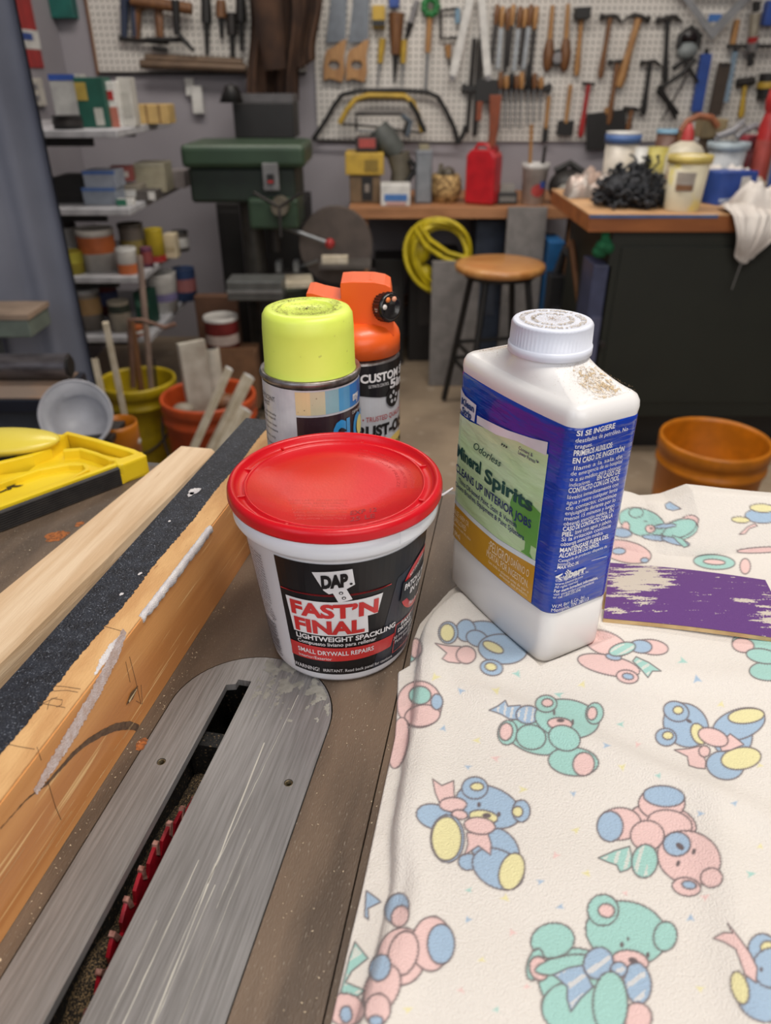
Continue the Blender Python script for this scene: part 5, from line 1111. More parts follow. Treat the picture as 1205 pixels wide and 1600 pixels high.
# slate blue curtain on the left
o=thing('hanging_curtain','slate blue fabric curtain hanging at the left edge','curtain',(-.82,1.9,0)); m_cu=mat('slate_curtain',(120,124,138),.85,col2=(106,110,124),nscale=3)
def cu(i,j,off=0):
    x=.02-.62*i; return (x,.040*math.sin(i*15+.6)+.018*math.sin(i*40)+.0*j+off,.05+2.3*j)
b=MB(); b.grid(lambda i,j:cu(i,j),90,8); b.grid(lambda i,j:cu(1-i,j,.012),90,8); b.build('fabric',m_cu,o); MB().tube([(.06,0,2.36),(-.7,0,2.36)],.012,8).build('rail',IRON,o)
# ================================================================ SHELVES on the left wall with paint tins
SH=[1.06,.83,.61,.40]; m_sh=mat('shelf_white',(176,176,180),.5)
for i,z in enumerate(SH):
    o=thing('wall_shelf','%s grey white shelf from the top on left wall'%('first','second','third','fourth')[i],'shelf',(LX,2.6,z),group='four shelves on left wall')
    MB().box(.001,0,-.022,LX*-1-.845,.68,0).build('board',m_sh,o,bevel=.003); MB().box(.001,.06,-.05,.50,.08,-.0225).build('bracket',K_,o); MB().box(.001,.52,-.05,.50,.54,-.0225).build('bracket',K_,o)
o=thing('shelf_upright','black metal post at the front corner of shelves','post',(-.865,2.70,0)); MB().box(-.012,0,0,.012,.02,1.035).build('post',K_,o); MB().box(-.03,-.01,0,.03,.03,.006).build('foot',K_,o)
o.location=(-1.44,2.70,.0)
def shelf_at(px,z): # point on the shelf plane z that shows at px just behind its front corner
    return None
def tin(name,lab,cat,px,z,Y,w_px,h_px,m,band=None,lid=None,grp='tins and tubs on the wall shelves',taper=1,bands=None):
    # stands on z at distance Y; width/height from the picture
    d=Y*_c-(z-EYE)*_s; x=(px-602.5)/FPX*d; r_=w_px/FPX*d/2; h=h_px/FPX*d*1.03
    o=thing(name,lab,cat,(x,Y,z+.0005),0,grp)
    MB().lathe([(0,0),(r_*taper,0),(r_,h*.97),(r_*1.02,h),(r_*.94,h),(r_*.9,h*.96),(0,h*.96)],24).build('body',m,o)
    if band: 
        f=lambda t:r_*(taper+(1-taper)*t)+.0012
        MB().lathe([(f(band[0]),h*band[0]),(f(band[1]),h*band[1])],24).build('label',band[2],o)
    if lid: MB().lathe([(r_*1.05,h*.9),(r_*1.06,h*1.01),(r_*.9,h*1.02),(r_*.88,h*.99),(0,h*.99)],24).build('lid',lid,o)
    return o
def crate(name,lab,cat,px,z,Y,w_px,h_px,dep,m,front=None,rz=0,grp='boxes on the wall shelves'):
    d=Y*_c-(z-EYE)*_s; x=(px-602.5)/FPX*d; wd=w_px/FPX*d; h=h_px/FPX*d*1.03
    o=thing(name,lab,cat,(x,Y,z+.0005),R(rz),grp); MB().box(-wd/2,0,0,wd/2,dep,h).build('body',m,o,bevel=.002)
    for k,(a0,b0,a1,b1,mm) in enumerate(front or ()): MB().box(-wd/2+wd*a0,-.0015-.0005*k,h*b0,-wd/2+wd*a1,-.0002,h*b1).build('printed_panel',mm,o)
    return o
GR=c(24,92,76); 
crate('box','white box with blue top behind dark tin, top shelf','box',110,SH[0],2.9,40,66,.12,c(176,176,172),[(0,.88,1,1,BLU)])
crate('box','dark green box with yellow and white print, top shelf','box',150,SH[0],2.72,44,66,.08,GR,[(.02,.55,.4,.9,c(190,160,60)),(.55,.05,.85,.4,c(190,190,180))])
crate('box','red and white striped box beside the green one, top shelf','box',180,SH[0],2.75,17,60,.06,WHT,[(0,.0,1,.45,c(200,110,90)),(.2,.6,.8,.8,RED)])
crate('box','tall pale box right of the striped box, top shelf','box',203,SH[0],2.8,20,64,.06,c(196,194,186),[(.2,.2,.8,.7,c(176,174,166))])
tin('can','low black dish in front on top shelf','tin',108,SH[0],2.66,44,18,K_,(.3,.7,IRON))
crate('shim_bundle','tan bundle of wooden shims on the top shelf','bundle',240,SH[0],2.95,50,26,.1,c(206,168,96),[(.3,.0,.36,1,c(150,110,60)),(.7,0,.76,1,c(150,110,60))])
crate('box','black case at left on the second shelf','box',112,SH[1],2.72,46,36,.14,K_,[(.1,.3,.9,.36,IRON)])
crate('box','pale blue lidded organiser, upper of the stacked pair','box',158,SH[1]+.052,2.68,50,24,.10,c(150,160,176),[(0,.8,1,1,c(70,110,190))])
crate('box','pale organiser, lower of the stacked pair on second shelf','box',158,SH[1],2.68,52,24,.10,c(140,150,166),[(0,.8,1,1,c(80,120,190))])
crate('box','red and black box lying on things, second shelf','box',192,SH[1]+.055,2.84,34,20,.08,c(150,60,54),[(.2,.3,.8,.7,c(200,190,184))],rz=12)
crate('box','low pale carton under the red and black box','box',196,SH[1],2.80,46,20,.10,c(150,140,124),[(.4,.2,.9,.7,WHT)])
crate('bin','translucent cream bin toward the back of second shelf','bin',238,SH[1],3.0,46,40,.12,c(176,168,140),[(0,.9,1,1,c(190,184,160))])
crate('box','small box with round white label on second shelf','box',230,SH[1],2.78,30,14,.08,c(90,84,80),[(.6,.1,.95,.9,WHT)])
crate('box','grey low carton at the far end of second shelf','box',272,SH[1],3.12,36,24,.10,c(150,140,140),[(.1,.2,.5,.7,GRY)])
crate('packet','green and white packet at front of second shelf','packet',196,SH[1],2.66,26,9,.03,WHT,[(0,0,.6,1,c(40,120,90))])
tin('paint_tin','yellow and black tin at left of third shelf','tin',116,SH[2],2.66,34,32,c(200,180,40),(.5,.95,c(190,180,40)))
tin('paint_tin','black and white tin standing behind the yellow and black one','tin',112,SH[2],2.85,34,62,c(60,50,50),(.3,.8,WHT))
tin('paint_tin','wide white paint tin with orange label, third shelf','tin',158,SH[2],2.72,54,58,c(196,190,184),(.45,.85,ORG),c(210,200,190))
tin('tub','small white and orange tub in front, third shelf','tin',202,SH[2],2.66,30,36,WHT,(.0,.4,ORG),WHT)
tin('jar','clear jar with dark screws behind the orange tub','jar',212,SH[2],2.85,36,54,c(130,120,110),(.1,.6,c(150,130,60)),c(90,80,70))
tin('tin','tall yellow tin with red base, third shelf','tin',246,SH[2],2.86,28,46,c(220,190,30),(.0,.2,RED))
crate('box','cream box right of the yellow and red tin','box',268,SH[2],2.9,18,34,.06,c(214,196,160),[(.1,.3,.9,.5,c(190,170,130))])
tin('jar','dark lidded jar far right on third shelf','jar',284,SH[2],3.05,24,28,c(110,104,100),(.2,.7,WHT),K_)
tin('tin','small purple and red tin between tub and yellow tin','tin',232,SH[2],2.76,18,28,c(120,60,90),(.2,.8,c(150,60,60)))
tin('paint_tin','tin with tan label at left of fourth shelf','tin',146,SH[3],2.70,36,60,c(140,130,120),(.4,.8,c(170,130,80)),c(160,160,160))
tin('paint_tin','red and blue tin at back of fourth shelf','tin',172,SH[3],2.92,32,66,c(130,60,60),(.2,.5,c(70,80,130)),c(160,160,160))
tin('paint_tin','small cream tin with dark top at front of fourth shelf','tin',192,SH[3],2.68,32,44,c(180,170,150),(.65,.9,c(50,60,50)))
crate('box','dark green carton on the fourth shelf','box',228,SH[3],2.72,24,50,.10,c(16,70,54),[(.1,.6,.9,.8,c(60,110,90))])
tin('tub','white open tub with purple print, fourth shelf','tub',258,SH[3],2.95,48,56,WHT,(.3,.5,c(120,110,160)),taper=.85)
tin('tin','blue tin with red and white roundel, fourth shelf far end','tin',292,SH[3],3.12,34,46,c(60,90,150),(.3,.7,c(190,110,110)))
tin('tin','tin lying under things on fourth shelf with orange mark','tin',216,SH[3],2.62,20,14,ORG,(.3,.6,WHT))
# ================================================================ FLOOR BUCKETS with sticks, left
def bucket(lab,px,py,wpx,H_,z0,m,parts=True,tilt=None,handle=True,grp='plastic buckets of offcuts',tap=.84,inner=None):
    """px,py: centre of the rim, wpx: rim width in the picture, H_: bucket height, standing at z0"""
    p=G(px,py,z0+H_); d=p.y*_c-(p.z-EYE)*_s; r_=wpx/FPX*d/2
    o=thing('bucket',lab,'bucket',(p.x,p.y,z0+.0005),0,grp)
    MB().lathe([(0,0),(r_*tap,0),(r_*(tap+.08),H_*.55),(r_*.95,H_*.80),(r_*.99,H_*.80),(r_*.99,H_*.83),(r_*.96,H_*.84),(r_*.97,H_*.90),(r_*1.0,H_*.90),(r_*1.0,H_*.985),(r_*.985,H_),(r_*.94,H_),(r_*.93,H_*.97),(r_*(tap-.04),.006),(0,.006)],48).build('shell',m,o)
    if handle: MB().tube([(r_*math.cos(a)*1.03,-abs(r_*math.sin(a))*1.05-.004,H_*.80-abs(math.sin(a))*r_*1.1) for a in np.linspace(0,PI,14)],.004,6).build('wire_handle',IRON,o)
    return o,p,r_
YB=mat('yellow_bucket',(180,156,16),.45); OB=mat('orange_bucket',(196,80,34),.45); OB2=mat('amber_orange_bucket',(198,116,14),.42)
o,p,r_=bucket('yellow plastic bucket holding tools, left of the orange one',213,592,120,.36,0,YB); yb=(p,r_)
o,p,r_=bucket('orange plastic bucket stuffed with pipe and white offcuts',325,616,148,.36,0,OB); ob=(p,r_)
o,p,r_=bucket('small orange bucket with rags just behind yellow guide',182,660,62,.62,0,OB2,handle=False); sb=(p,r_)
o,p,r_=bucket('orange bucket with blue label on floor by green cabinet',1119,684,168,.37,0,OB2,handle=False,grp='plastic buckets of offcuts')
f_=lambda a,h:((r_*(.84+.11*h/.2)+.004)*math.sin(R(a)),-(r_*(.84+.11*h/.2)+.004)*math.cos(R(a)),h)
b=MB(); rect(b,f_,-30,.10,45,.235,0,6); b.build('label',c(120,76,100),o); b=MB(); rect(b,lambda a,h:tuple(Vector(f_(a,h))*1.0+Vector((.0015*math.sin(R(a)),-.0015*math.cos(R(a)),0))),-28,.21,43,.228,0,6); rect(b,lambda a,h:tuple(Vector(f_(a,h))+Vector((.0015*math.sin(R(a)),-.0015*math.cos(R(a)),0))),5,.12,20,.20,0,6); b.build('label_print',c(200,90,50),o)
def bar(name,lab,cat,a,b_,w_,m,grp=None,r_=None,mend=None):
    a=Vector(a);b_=Vector(b_); d=b_-a; L=d.length; o=thing(name,lab,cat,a,0,grp); o.rotation_mode='QUATERNION'; o.rotation_quaternion=d.to_track_quat('Z','Y')
    mb=MB(); (mb.box(-w_/2,-w_/2*(r_ or 1),0,w_/2,w_/2*(r_ or 1),L) if r_ is not False else mb.tube([(0,0,0),(0,0,L)],w_/2,14)); mb.build('shaft',m,o,bevel=.001 if r_ is not False else 0)
    e=MB(); (e.box(-w_/2,-w_/2*(r_ or 1),L,w_/2,w_/2*(r_ or 1),L+.002) if r_ is not False else e.lathe([(0,L+.001),(w_*.36,L+.001),(w_*.36,L+.0002)],14)); e.build('cut_end',mend or m,o); return o
LT=mat('pale_offcut',(206,196,176),.7,col2=(186,174,150),nscale=30); DK=c(60,44,34)
P_y,R_y=yb; P_o,R_o=ob
def lean(pt,y_top,base,off=(0,0)): pass
def pole(name,lab,cat,top,bot,Yt,bk,w_,m,grp,r_=None,mend=None):
    """top: picture point at distance Yt; foot stands inside the bucket bk"""
    t=at(*top,Yt); P,Rr=bk; return bar(name,lab,cat,(P.x+bot[0]*Rr,P.y+bot[1]*Rr,.012),t,w_,m,grp,r_,mend)
GP='white and cream offcut sticks in buckets'
pole('dowel','grey rod standing in yellow bucket crossed by wire','rod',(218,400),(.1,.2),P_y.y+.10,yb,.020,mat('grey_brown_pole',(140,120,108),.7),GP,False)
pole('dowel','brown stick standing left in the yellow bucket','rod',(205,500),(-.1,.3),P_y.y+.12,yb,.022,WDD,GP,False)
pole('dowel','pale narrow strip standing in front of yellow bucket','stick',(165,505),(0,.5),P_y.y-.25,(Vector((P_y.x+.02,P_y.y-.25,0)),.1),.016,LT,GP)
pole('dowel','thin hooked wire rod right side of yellow bucket','rod',(240,560),(.3,.1),P_y.y+.03,yb,.008,IRON,GP,False)
o=thing('bent_rod','bent rusty angle rod sticking over yellow bucket','rod',at(205,502,P_y.y)); MB().tube([at(x,y,P_y.y)-o.location for x,y in((203,520),(201,500),(222,500),(258,512),(274,506))],.007,8).build('rod',mat('rusty_rod',(120,90,76),.7),o); MB().tube([at(x,y,P_y.y)-o.location for x,y in((203,520),(206,560),(208,605))],.009,8).build('stem',mat('rusty_rod',(120,90,76)),o)
pole('beige_board','thick beige board standing in back of orange bucket','board',(298,535),(-.2,.2),P_o.y+.05,ob,.085,mat('beige_board',(188,184,172),.7,col2=(150,140,126),nscale=12),GP,.25)
pole('beige_pipe','beige pipe elbow leaning at back of orange bucket','pipe',(330,545),(.15,.2),P_o.y+.10,ob,.050,mat('beige_pipe',(196,190,176),.5),GP,False,K_)
def lean_out(lab,top,Yt,foot,Yf,w_,m=LT):
    r=ray(*foot); t=at(*top,Yt); q=V3(r.x/r.y*Yf,Yf,0); q.z=.02
    return bar('offcut_stick',lab,'stick',q,t,w_,m,GP,.6,WHT)
lean_out('square white stick, leftmost leaning on front of orange bucket',(358,576),P_o.y-R_o-.045,(232,822),P_o.y-R_o-.17,.026)
lean_out('long square white stick leaning right of the leftmost one',(389,588),P_o.y-R_o-.05,(250,822),P_o.y-R_o-.19,.036)
lean_out('short fat white stick with clean cut end in front of orange bucket',(384,640),P_o.y-R_o-.12,(245,840),P_o.y-R_o-.27,.040)
for i,(dx,dy,r_) in enumerate(((-.5,-.2,.035),(.35,.1,.045),(.6,-.2,.03))):
    o=MB(); o.ell((0,0,r_*.6),(r_,r_*.8,r_*.6),seg=14,rings=8); b_=o.build('rag_lump',[c(150,140,120),WDD,ORG][i],None,(P_o.x+dx*R_o,P_o.y+dy*R_o,.30)); T(b_,['grey crumpled lump at left inside orange bucket','brown wad at right inside orange bucket','orange scrap at right rim inside orange bucket'][i],'scrap','scraps in the orange bucket')
    MB().lathe([(0,-.29),(r_*.5,-.29),(r_*.5,.0),(0,.0)],10).build('stem',WDD,b_)
P_s,R_s=sb
for i,(px,py,rr,m) in enumerate(((168,668,.02,c(190,200,160)),(186,664,.022,WHT),(200,672,.016,c(200,190,180)))):
    q=G(px,py,.60); o=MB(); o.ell((0,0,0),(rr*1.4,rr,rr*.8),seg=14,rings=8); o=o.build('rag_lump',m,None,(P_s.x+(i-1)*R_s*.5,P_s.y+.0,.58)); T(o,['pale green rag in the small orange bucket','white rag in the middle of small orange bucket','cream rag at right in small orange bucket'][i],'rag','rags in small orange bucket'); MB().lathe([(0,-.57),(rr*.7,-.57),(rr*.7,0),(0,0)],10).build('lower_cloth',m,o)
bar('strip_board','pale wooden strip standing upright beside the yellow guide','stick',(*G(172,690,.3)[:2],.0005),at(146,562,G(172,690,.3).y+.1),.026,LT,GP,.6)
# white bin lid / bucket on its side
p=at(118,648,1.25); o=thing('white_bin','white open bin tilted toward camera behind yellow guide','bin',(p.x,p.y,0),0)
q=Matrix.Rotation(R(58),4,'X')@Matrix.Rotation(R(12),4,'Y')
rr=.062
b=MB(); b.lathe([(0,-.06),(rr*.80,-.06),(rr,0),(rr*1.05,0),(rr*1.05,-.008),(rr*1.01,-.010),(rr*.97,-.004),(rr*.76,-.054),(0,-.054)],40,0,M=Matrix.Translation((0,0,p.z))@q); b.build('bin_body',mat('white_bin_plastic',(176,176,182),.4),o)
b=MB(); 
for a in(0,120,240): b.cyl((0.04*math.cos(R(a)),.05+.03*math.sin(R(a)),0),(0.04*math.cos(R(a)),.05+.03*math.sin(R(a)),p.z-.055),.008,8)
b.box(-.05,.01,p.z-.065,.05,.10,p.z-.055); b.build('stand',IRON,o)
# ---- bench tool at far left
p=G(0,640,.80); a=at(-60,660,1.35); b_=at(88,622,1.35)
o=thing('bench_sander','black table of a bench machine with steel roller, left edge','machine',(a.x,1.35,0)); w_=b_.x-a.x; zt=at(60,625,1.35).z
MB().box(0,0,zt-.028,w_,.16,zt).build('table_plate',mat('machine_black',(30,34,46),.4,.2),o,bevel=.002); MB().box(.005,.004,zt+.0002,w_-.012,.15,zt+.003).build('table_surface',mat('worn_table',(126,110,98),.6,col2=(150,120,96),nscale=14),o)
MB().tube([(0,.11,zt+.030),(w_-.010,.11,zt+.030)],.026,24).build('roller',mat('steel_roller',(120,116,118),.3,.7,col2=(84,80,82),nscale=60,stretch=(.3,1,1)),o); MB().tube([(w_-.0098,.11,zt+.030),(w_-.006,.11,zt+.030)],.020,20).build('roller_end',K_,o)
MB().box(.02,.02,0,w_-.04,.14,zt-.0285).build('stand',mat('machine_stand',(58,62,70),.5),o,bevel=.004)
a=at(-60,528,1.7); b_=at(38,478,1.7)
o=thing('side_bench','pale green bench corner with wooden top at left edge','bench',(a.x,1.7,0)); w_=b_.x-a.x; zt=b_.z-.02
MB().box(0,0,a.z,w_,.12,zt-.012).build('apron',c(110,124,112),o,bevel=.004); MB().box(0,-.004,zt-.0118,w_+.004,.12,zt).build('top',mat('bench_top_wood',(150,130,112),.6),o); MB().box(.0,.02,0,.04,.1,a.z-.0005).build('leg',c(96,108,112),o)
# ================================================================ DRILL PRESS
o=thing('drill_press','dark green drill press standing by the back wall','drill press',(at(388,300,3.0).x,3.0,0)); dx=o.location.x
GN=mat('machine_green',(50,70,52),.4,col2=(42,60,44),nscale=8); GND=mat('machine_green_dark',(30,42,33),.5)
def L3(x,y,Y): q=at(x,y,Y); return q.x-dx,q.z
xa,za=L3(296,258,3.0); xb,zb=L3(480,222,3.0)
MB().box(xa,-.12,za,xb,.22,zb).build('belt_cover',GN,o,bevel=.018,seg=3)
x0,z0=L3(308,312,3.0); x1,z1=L3(478,259,3.0); MB().box(x0,-.09,z0,x1-.03,.20,za-.0005).build('head_casting',GND,o,bevel=.012)
x2,z2=L3(398,350,3.0); x3,z3=L3(470,300,3.0); MB().box(x2,-.12,z2,x3,.10,z0+.02).build('quill_housing',GN,o,bevel=.012)
x,z=L3(425,275,2.9); MB().box(x-.028,-.135,z-.045,x+.028,-.1205,z+.045).build('switch_plate',c(120,120,122),o,bevel=.003); MB().box(x-.012,-.146,z-.02,x+.012,-.1355,z+.01).build('switch',K_,o); MB().box(x-.01,-.1465,z-.018,x+.01,-.1460,z-.01).build('red_mark',RED,o)
x,z=L3(438,322,2.86); MB().tube([(x,-.17,z),(x,-.12,z)],[.030,.034],20).build('feed_hub',c(150,140,120,.3,.6),o)
for k in range(3): a=R(30+120*k); MB().tube([(x,-.165,z),(x+.10*math.cos(a),-.18,z+.10*math.sin(a))],.006,8).build('feed_handle',IRON,o)
x,z=L3(430,370,3.0); MB().tube([(x,0,z2-.0005),(x,0,z2-.05),(x,0,z2-.10)],[.03,.024,.018],16).build('chuck',IRON,o)
x,z=L3(392,560,3.1); MB().tube([(x+.06,.08,.04),(x+.06,.08,z0+.01)],.045,20).build('column',c(90,86,80,.35,.5),o); MB().box(x-.05,-.13,0,x+.26,.22,.04).build('base',GND,o,bevel=.01)
xl,zt=L3(372,452,3.0); xr,_=L3(500,452,3.0); zt=L3(430,440,3.0)[1]
MB().tube([((xl+xr)/2,-.02,zt-.03),((xl+xr)/2,-.02,zt)],[.14,.15],30).build('work_table',GND,o)
xa2,_=L3(410,440,2.95); xb2,_=L3(488,440,2.95); q=MB().box(-(xb2-xa2)/2,-.07,0,(xb2-xa2)/2,.07,.022).build('wooden_pad',LT,None,(dx+(xa2+xb2)/2,2.95,zt+.0008),(0,0,R(8)),bevel=.002); T(q,'pale wooden pad on the drill press table','board')
q=thing('drill_vise','grey drill vise with handle on the drill press table','vise',(dx+.13,3.02,zt+.001)); MB().box(-.05,0,0,.06,.06,.03).build('base',IRON,q); MB().box(-.05,.0,.0305,-.03,.06,.07).build('fixed_jaw',STEEL,q); MB().box(.02,.0,.0305,.04,.06,.07).build('moving_jaw',STEEL,q); MB().tube([(.041,.03,.045),(.12,-.02,.08)],.006,8).build('screw_handle',STEEL,q)
# cables / grinder disc stand to the right of it
o=thing('disc_sander','dark disc sander with slanting guard right of drill press','machine',(at(525,385,3.05).x,3.05,0)); cx=o.location.x
zc=at(525,385,3.05).z; MB().tube([(0,.0,zc),(0,.05,zc)],[.145,.145],36).build('disc',mat('worn_disc',(86,76,70),.6),o); MB().tube([(0,.0505,zc),(0,.22,zc)],[.08,.075],20).build('motor',K_,o); MB().box(-.06,-.13,zc-.06,.14,-.002,zc-.045).build('rest_table',c(110,104,98,.4,.4),o); MB().box(-.05,-.10,zc-.0445,.05,-.06,zc-.02).build('fence_block',LT,o,rot=None); MB().box(-.10,.02,0,.10,.2,zc-.151).build('stand',c(34,32,32),o); MB().tube([(-.22,-.05,zc+.09),(-.02,-.05,zc+.02)],.008,8).build('lever',STEEL,o); MB().ell((-.02,-.05,zc+.02),(.02,.02,.02),seg=12,rings=6).build('lever_knob',RED,o)
o=thing('dark_filler_box','added dark box filling the dark area behind the drill press column','cabinet',(at(415,440,3.42).x,3.42,0)); wq=at(480,440,3.42).x-at(350,440,3.42).x; zq=at(415,318,3.42).z; m_dc=mat('filler_near_black',(30,28,27),.6)  # added dark box, stands in for dark machine parts behind the column
MB().box(-wq/2,0,0,wq/2,.4,zq).build('cabinet_body',m_dc,o,bevel=.004); MB().box(-wq/2+.02,-.012,.05,-.003,-.0005,zq-.03).build('door',m_dc,o,bevel=.002); MB().box(.003,-.012,.05,wq/2-.02,-.0005,zq-.03).build('door',m_dc,o,bevel=.002); MB().box(.012,-.022,zq*.55,.022,-.0125,zq*.7).build('door_handle',IRON,o)
# black box over the drill press, its lower half stands on the added dark box
o,wd,h,dp=pbox('metal_case','black case with grey lid standing behind the drill press','case',368,160,458,216,3.46,.2,K_); MB().box(-wd/2,-dp/2,h+.0005,wd/2,dp/2,h+.03).build('lid',c(90,88,90),o)
MB().box(-wd/2+.02,-.08,zq-o.location.z+.001,wd/2-.02,.09,-.001).build('carton_below',K_,o)
o=thing('desk_lamp_head','small dark lamp head clipped left of black case','lamp',at(362,160,3.4)); MB().lathe([(.02,.06),(.05,0),(.045,0),(.015,.055)],18).build('shade',K_,o); MB().tube([(0,0,.06),(.02,.04,.05),(.03,.08,.0)],.007,8).build('stem',K_,o)
# cardboard box + red tin, trays under drill press
o,wd,h,dp=pbox('cardboard_box','brown cardboard box low behind the orange bucket','box',316,552,398,640,2.70,.13,mat('cardboard',(120,86,60),.8)); MB().box(-wd/2,-dp/2,h,wd/2,-dp/2+.004,h+.02).build('flap',mat('cardboard',(120,86,60)),o)
o,wd,h,dp=pbox('cardboard_box','dark brown open carton behind the red and white tin','box',314,463,368,552,2.88,.05,mat('cardboard_dark',(92,62,44),.8)); MB().box(-wd/2,-dp/2+.001,-o.location.z+.001,wd/2,dp/2,-.001).build('lower_carton',mat('cardboard_dark',(92,62,44)),o)
p=G(352,545,.28); tin('paint_tin','red and white paint tin on the cardboard box','tin',350,at(352,552,2.70).z+.001,2.765,50,48,c(150,36,40),(.2,.5,c(190,170,160)),c(190,186,180),'tins near drill press')
tb=at(352,552,2.75).z
o,wd,h,dp=pbox('parts_tray','grey metal drawer tray below the drill press table','tray',356,440,440,470,2.72,.12,c(110,112,110,.4,.4)); MB().box(-wd/2,-dp/2-.004,h*.4,wd/2,-dp/2,h*.55).build('front_lip',c(150,152,150,.4,.4),o); MB().box(.01,0,-o.location.z,wd/2,dp/2,-.001).build('stand',K_,o)
# ================================================================ BACK BENCH
ZB=.735
m_bb=mat('bench_edge_wood',(168,118,80),.6,col2=(140,96,62),nscale=20,stretch=(.3,3,1))
o=thing('back_bench','long low wooden bench along the back wall','bench',(.3,3.3,0)); xl=at(545,325,3.3).x-.3; xr=at(915,325,3.3).x-.3
MB().box(xl,0,ZB-.045,xr,.56,ZB).build('top',m_bb,o,bevel=.003)
for xx in(xl+.03,xl+.75,xr-.05): MB().box(xx,.03,0,xx+.05,.09,ZB-.0455).build('leg',m_bb,o)
MB().box(xl+.08,.40,.22,xr-.1,.55,.24).build('lower_shelf',WDD,o)
def bb(y): return y
def onb(px,Y=3.36,z=ZB):
    d=Y*_c-(z-EYE)*_s; return (px-602.5)/FPX*d
def bbox_(name,lab,cat,x0,x1,hpx,Y,dep,m,z=ZB,front=(),rz=0,bev=.004,grp='things on the back bench'):
    a=onb(x0,Y,z);b_=onb(x1,Y,z); d=Y*_c-(z-EYE)*_s; h=hpx/FPX*d*1.04; wd=b_-a
    o=thing(name,lab,cat,((a+b_)/2,Y,z+.0006),R(rz),grp); MB().box(-wd/2,0,0,wd/2,dep,h).build('body',m,o,bevel=bev)
    for k,(a0,b0,a1,b1,mm) in enumerate(front): MB().box(-wd/2+wd*a0,-.004-.001*k,h*b0,-wd/2+wd*a1,-.0003,h*b1).build('front_panel',mm,o)
    return o,wd,h
o,wd,h1=bbox_('brown_carton','brown carton with dark figure, below the yellow box','box',547,594,38,3.42,.16,c(120,94,62),front=[(.40,.1,.75,.95,K_),(.5,.4,.65,.7,c(140,130,120))])
o,wd,h2=bbox_('yellow_box','yellow box stacked on the brown carton','box',540,600,30,3.41,.18,YEL,z=ZB+h1+.002,front=[(.5,.2,.85,.7,c(150,120,30))])
o,wd,h3=bbox_('red_tool_case','red and black tool case on top of the yellow box','case',556,590,20,3.43,.14,c(60,46,46),z=ZB+h1+h2+.004,front=[(.15,.3,.9,.9,c(190,70,62))])
o,wd,h=bbox_('white_carton','white carton with blue stripe at bench front','box',595,641,30,3.33,.10,WHT,front=[(.12,.25,.9,.55,c(60,120,200)),(.2,.08,.85,.16,c(220,150,140))])
o=thing('heat_gun','grey green rotary tool lying above the white carton','tool',(onb(618),3.50,ZB+.001),0,'things on the back bench')
q=lambda x,y,Y=3.5:tuple(at(x,y,Y)-o.location)
MB().tube([q(590,200),q(606,222),q(622,240)],[.045,.055,.04],14).build('barrel',c(84,90,86),o); MB().tube([q(622,240),q(628,268),q(622,300)],[.05,.045,.04],12).build('grip',c(108,100,84),o); MB().box(q(622,300)[0]-.05,-.04,0,q(622,300)[0]+.05,.06,q(622,296)[2]).build('base',K_,o)
MB().tube([q(636,285,3.46),q(650,262,3.46),q(640,250,3.46)],.012,8).build('cable',K_,o)
o,wd,h=bbox_('upright_box','tall grey metal box standing upright on bench','box',649,674,72,3.40,.10,c(128,134,142,.4,.4),front=[(.1,.05,.9,.9,c(140,146,154,.4,.3))])
MB().box(-wd*.3,.03,h+.0005,wd*.3,.07,h+.02).build('top_cap',c(150,140,110),o)
# basket
o=thing('wicker_basket','round wicker basket of odds and ends on bench','basket',(onb(698),3.47,ZB+.0006),0,'things on the back bench')
m_wk=mat('wicker',(186,156,104),.8,col2=(120,94,58),nscale=60,lo=.45,hi=.55,bump=.6,bscale=120)
MB().lathe([(0,0),(.055,0),(.072,.05),(.066,.09),(.056,.11),(.05,.108),(.062,.05),(0,.01)],28).build('woven_body',m_wk,o); MB().tube([(-.03,0,.09),(-.02,0,.15)],.009,8).build('brush_end',c(120,110,90),o); MB().ell((.01,0,.11),(.03,.03,.03),seg=12,rings=8).build('contents',c(90,80,66),o)
# jerry can
o=thing('fuel_can','red metal fuel can leaning slightly on bench','fuel can',(onb(746,3.36),3.36,ZB+.001),R(-28),'things on the back bench')
hh=78/FPX*(3.36*_c+.465*_s)*1.04; w2=.045
MB().prism([(-.066,0),(.066,0),(.066,hh*.84),(.050,hh*.95),(-.050,hh*.95),(-.066,hh*.84)],-w2,w2,0,M=Matrix(((1,0,0,0),(0,0,1,0.05),(0,1,0,0),(0,0,0,1)))@Matrix.Shear('XZ',4,(0,0))).build('tank',mat('fuel_red',(184,30,40),.35,coat=.3),o,bevel=.012,seg=3)
MB().tube([(.045,.05,hh*.93),(.045,.05,hh*1.02)],[.014,.014],12).build('filler_cap',c(180,60,60,.3,.5),o); MB().tube([(-.045,.05,hh*.93),(-.03,.05,hh*1.03),(.01,.05,hh*1.03),(.02,.05,hh*.95)],.008,8).build('carry_handle',mat('fuel_red',(184,30,40)),o)
o,wd,h=bbox_('clock_radio','small grey clock radio right of the fuel can','radio',777,808,16,3.38,.09,c(46,46,48),front=[(.1,.25,.9,.7,c(120,120,116))]); MB().box(-wd*.35,.02,h+.0004,wd*.35,.07,h+.03).build('upper_box',c(150,146,140),o)
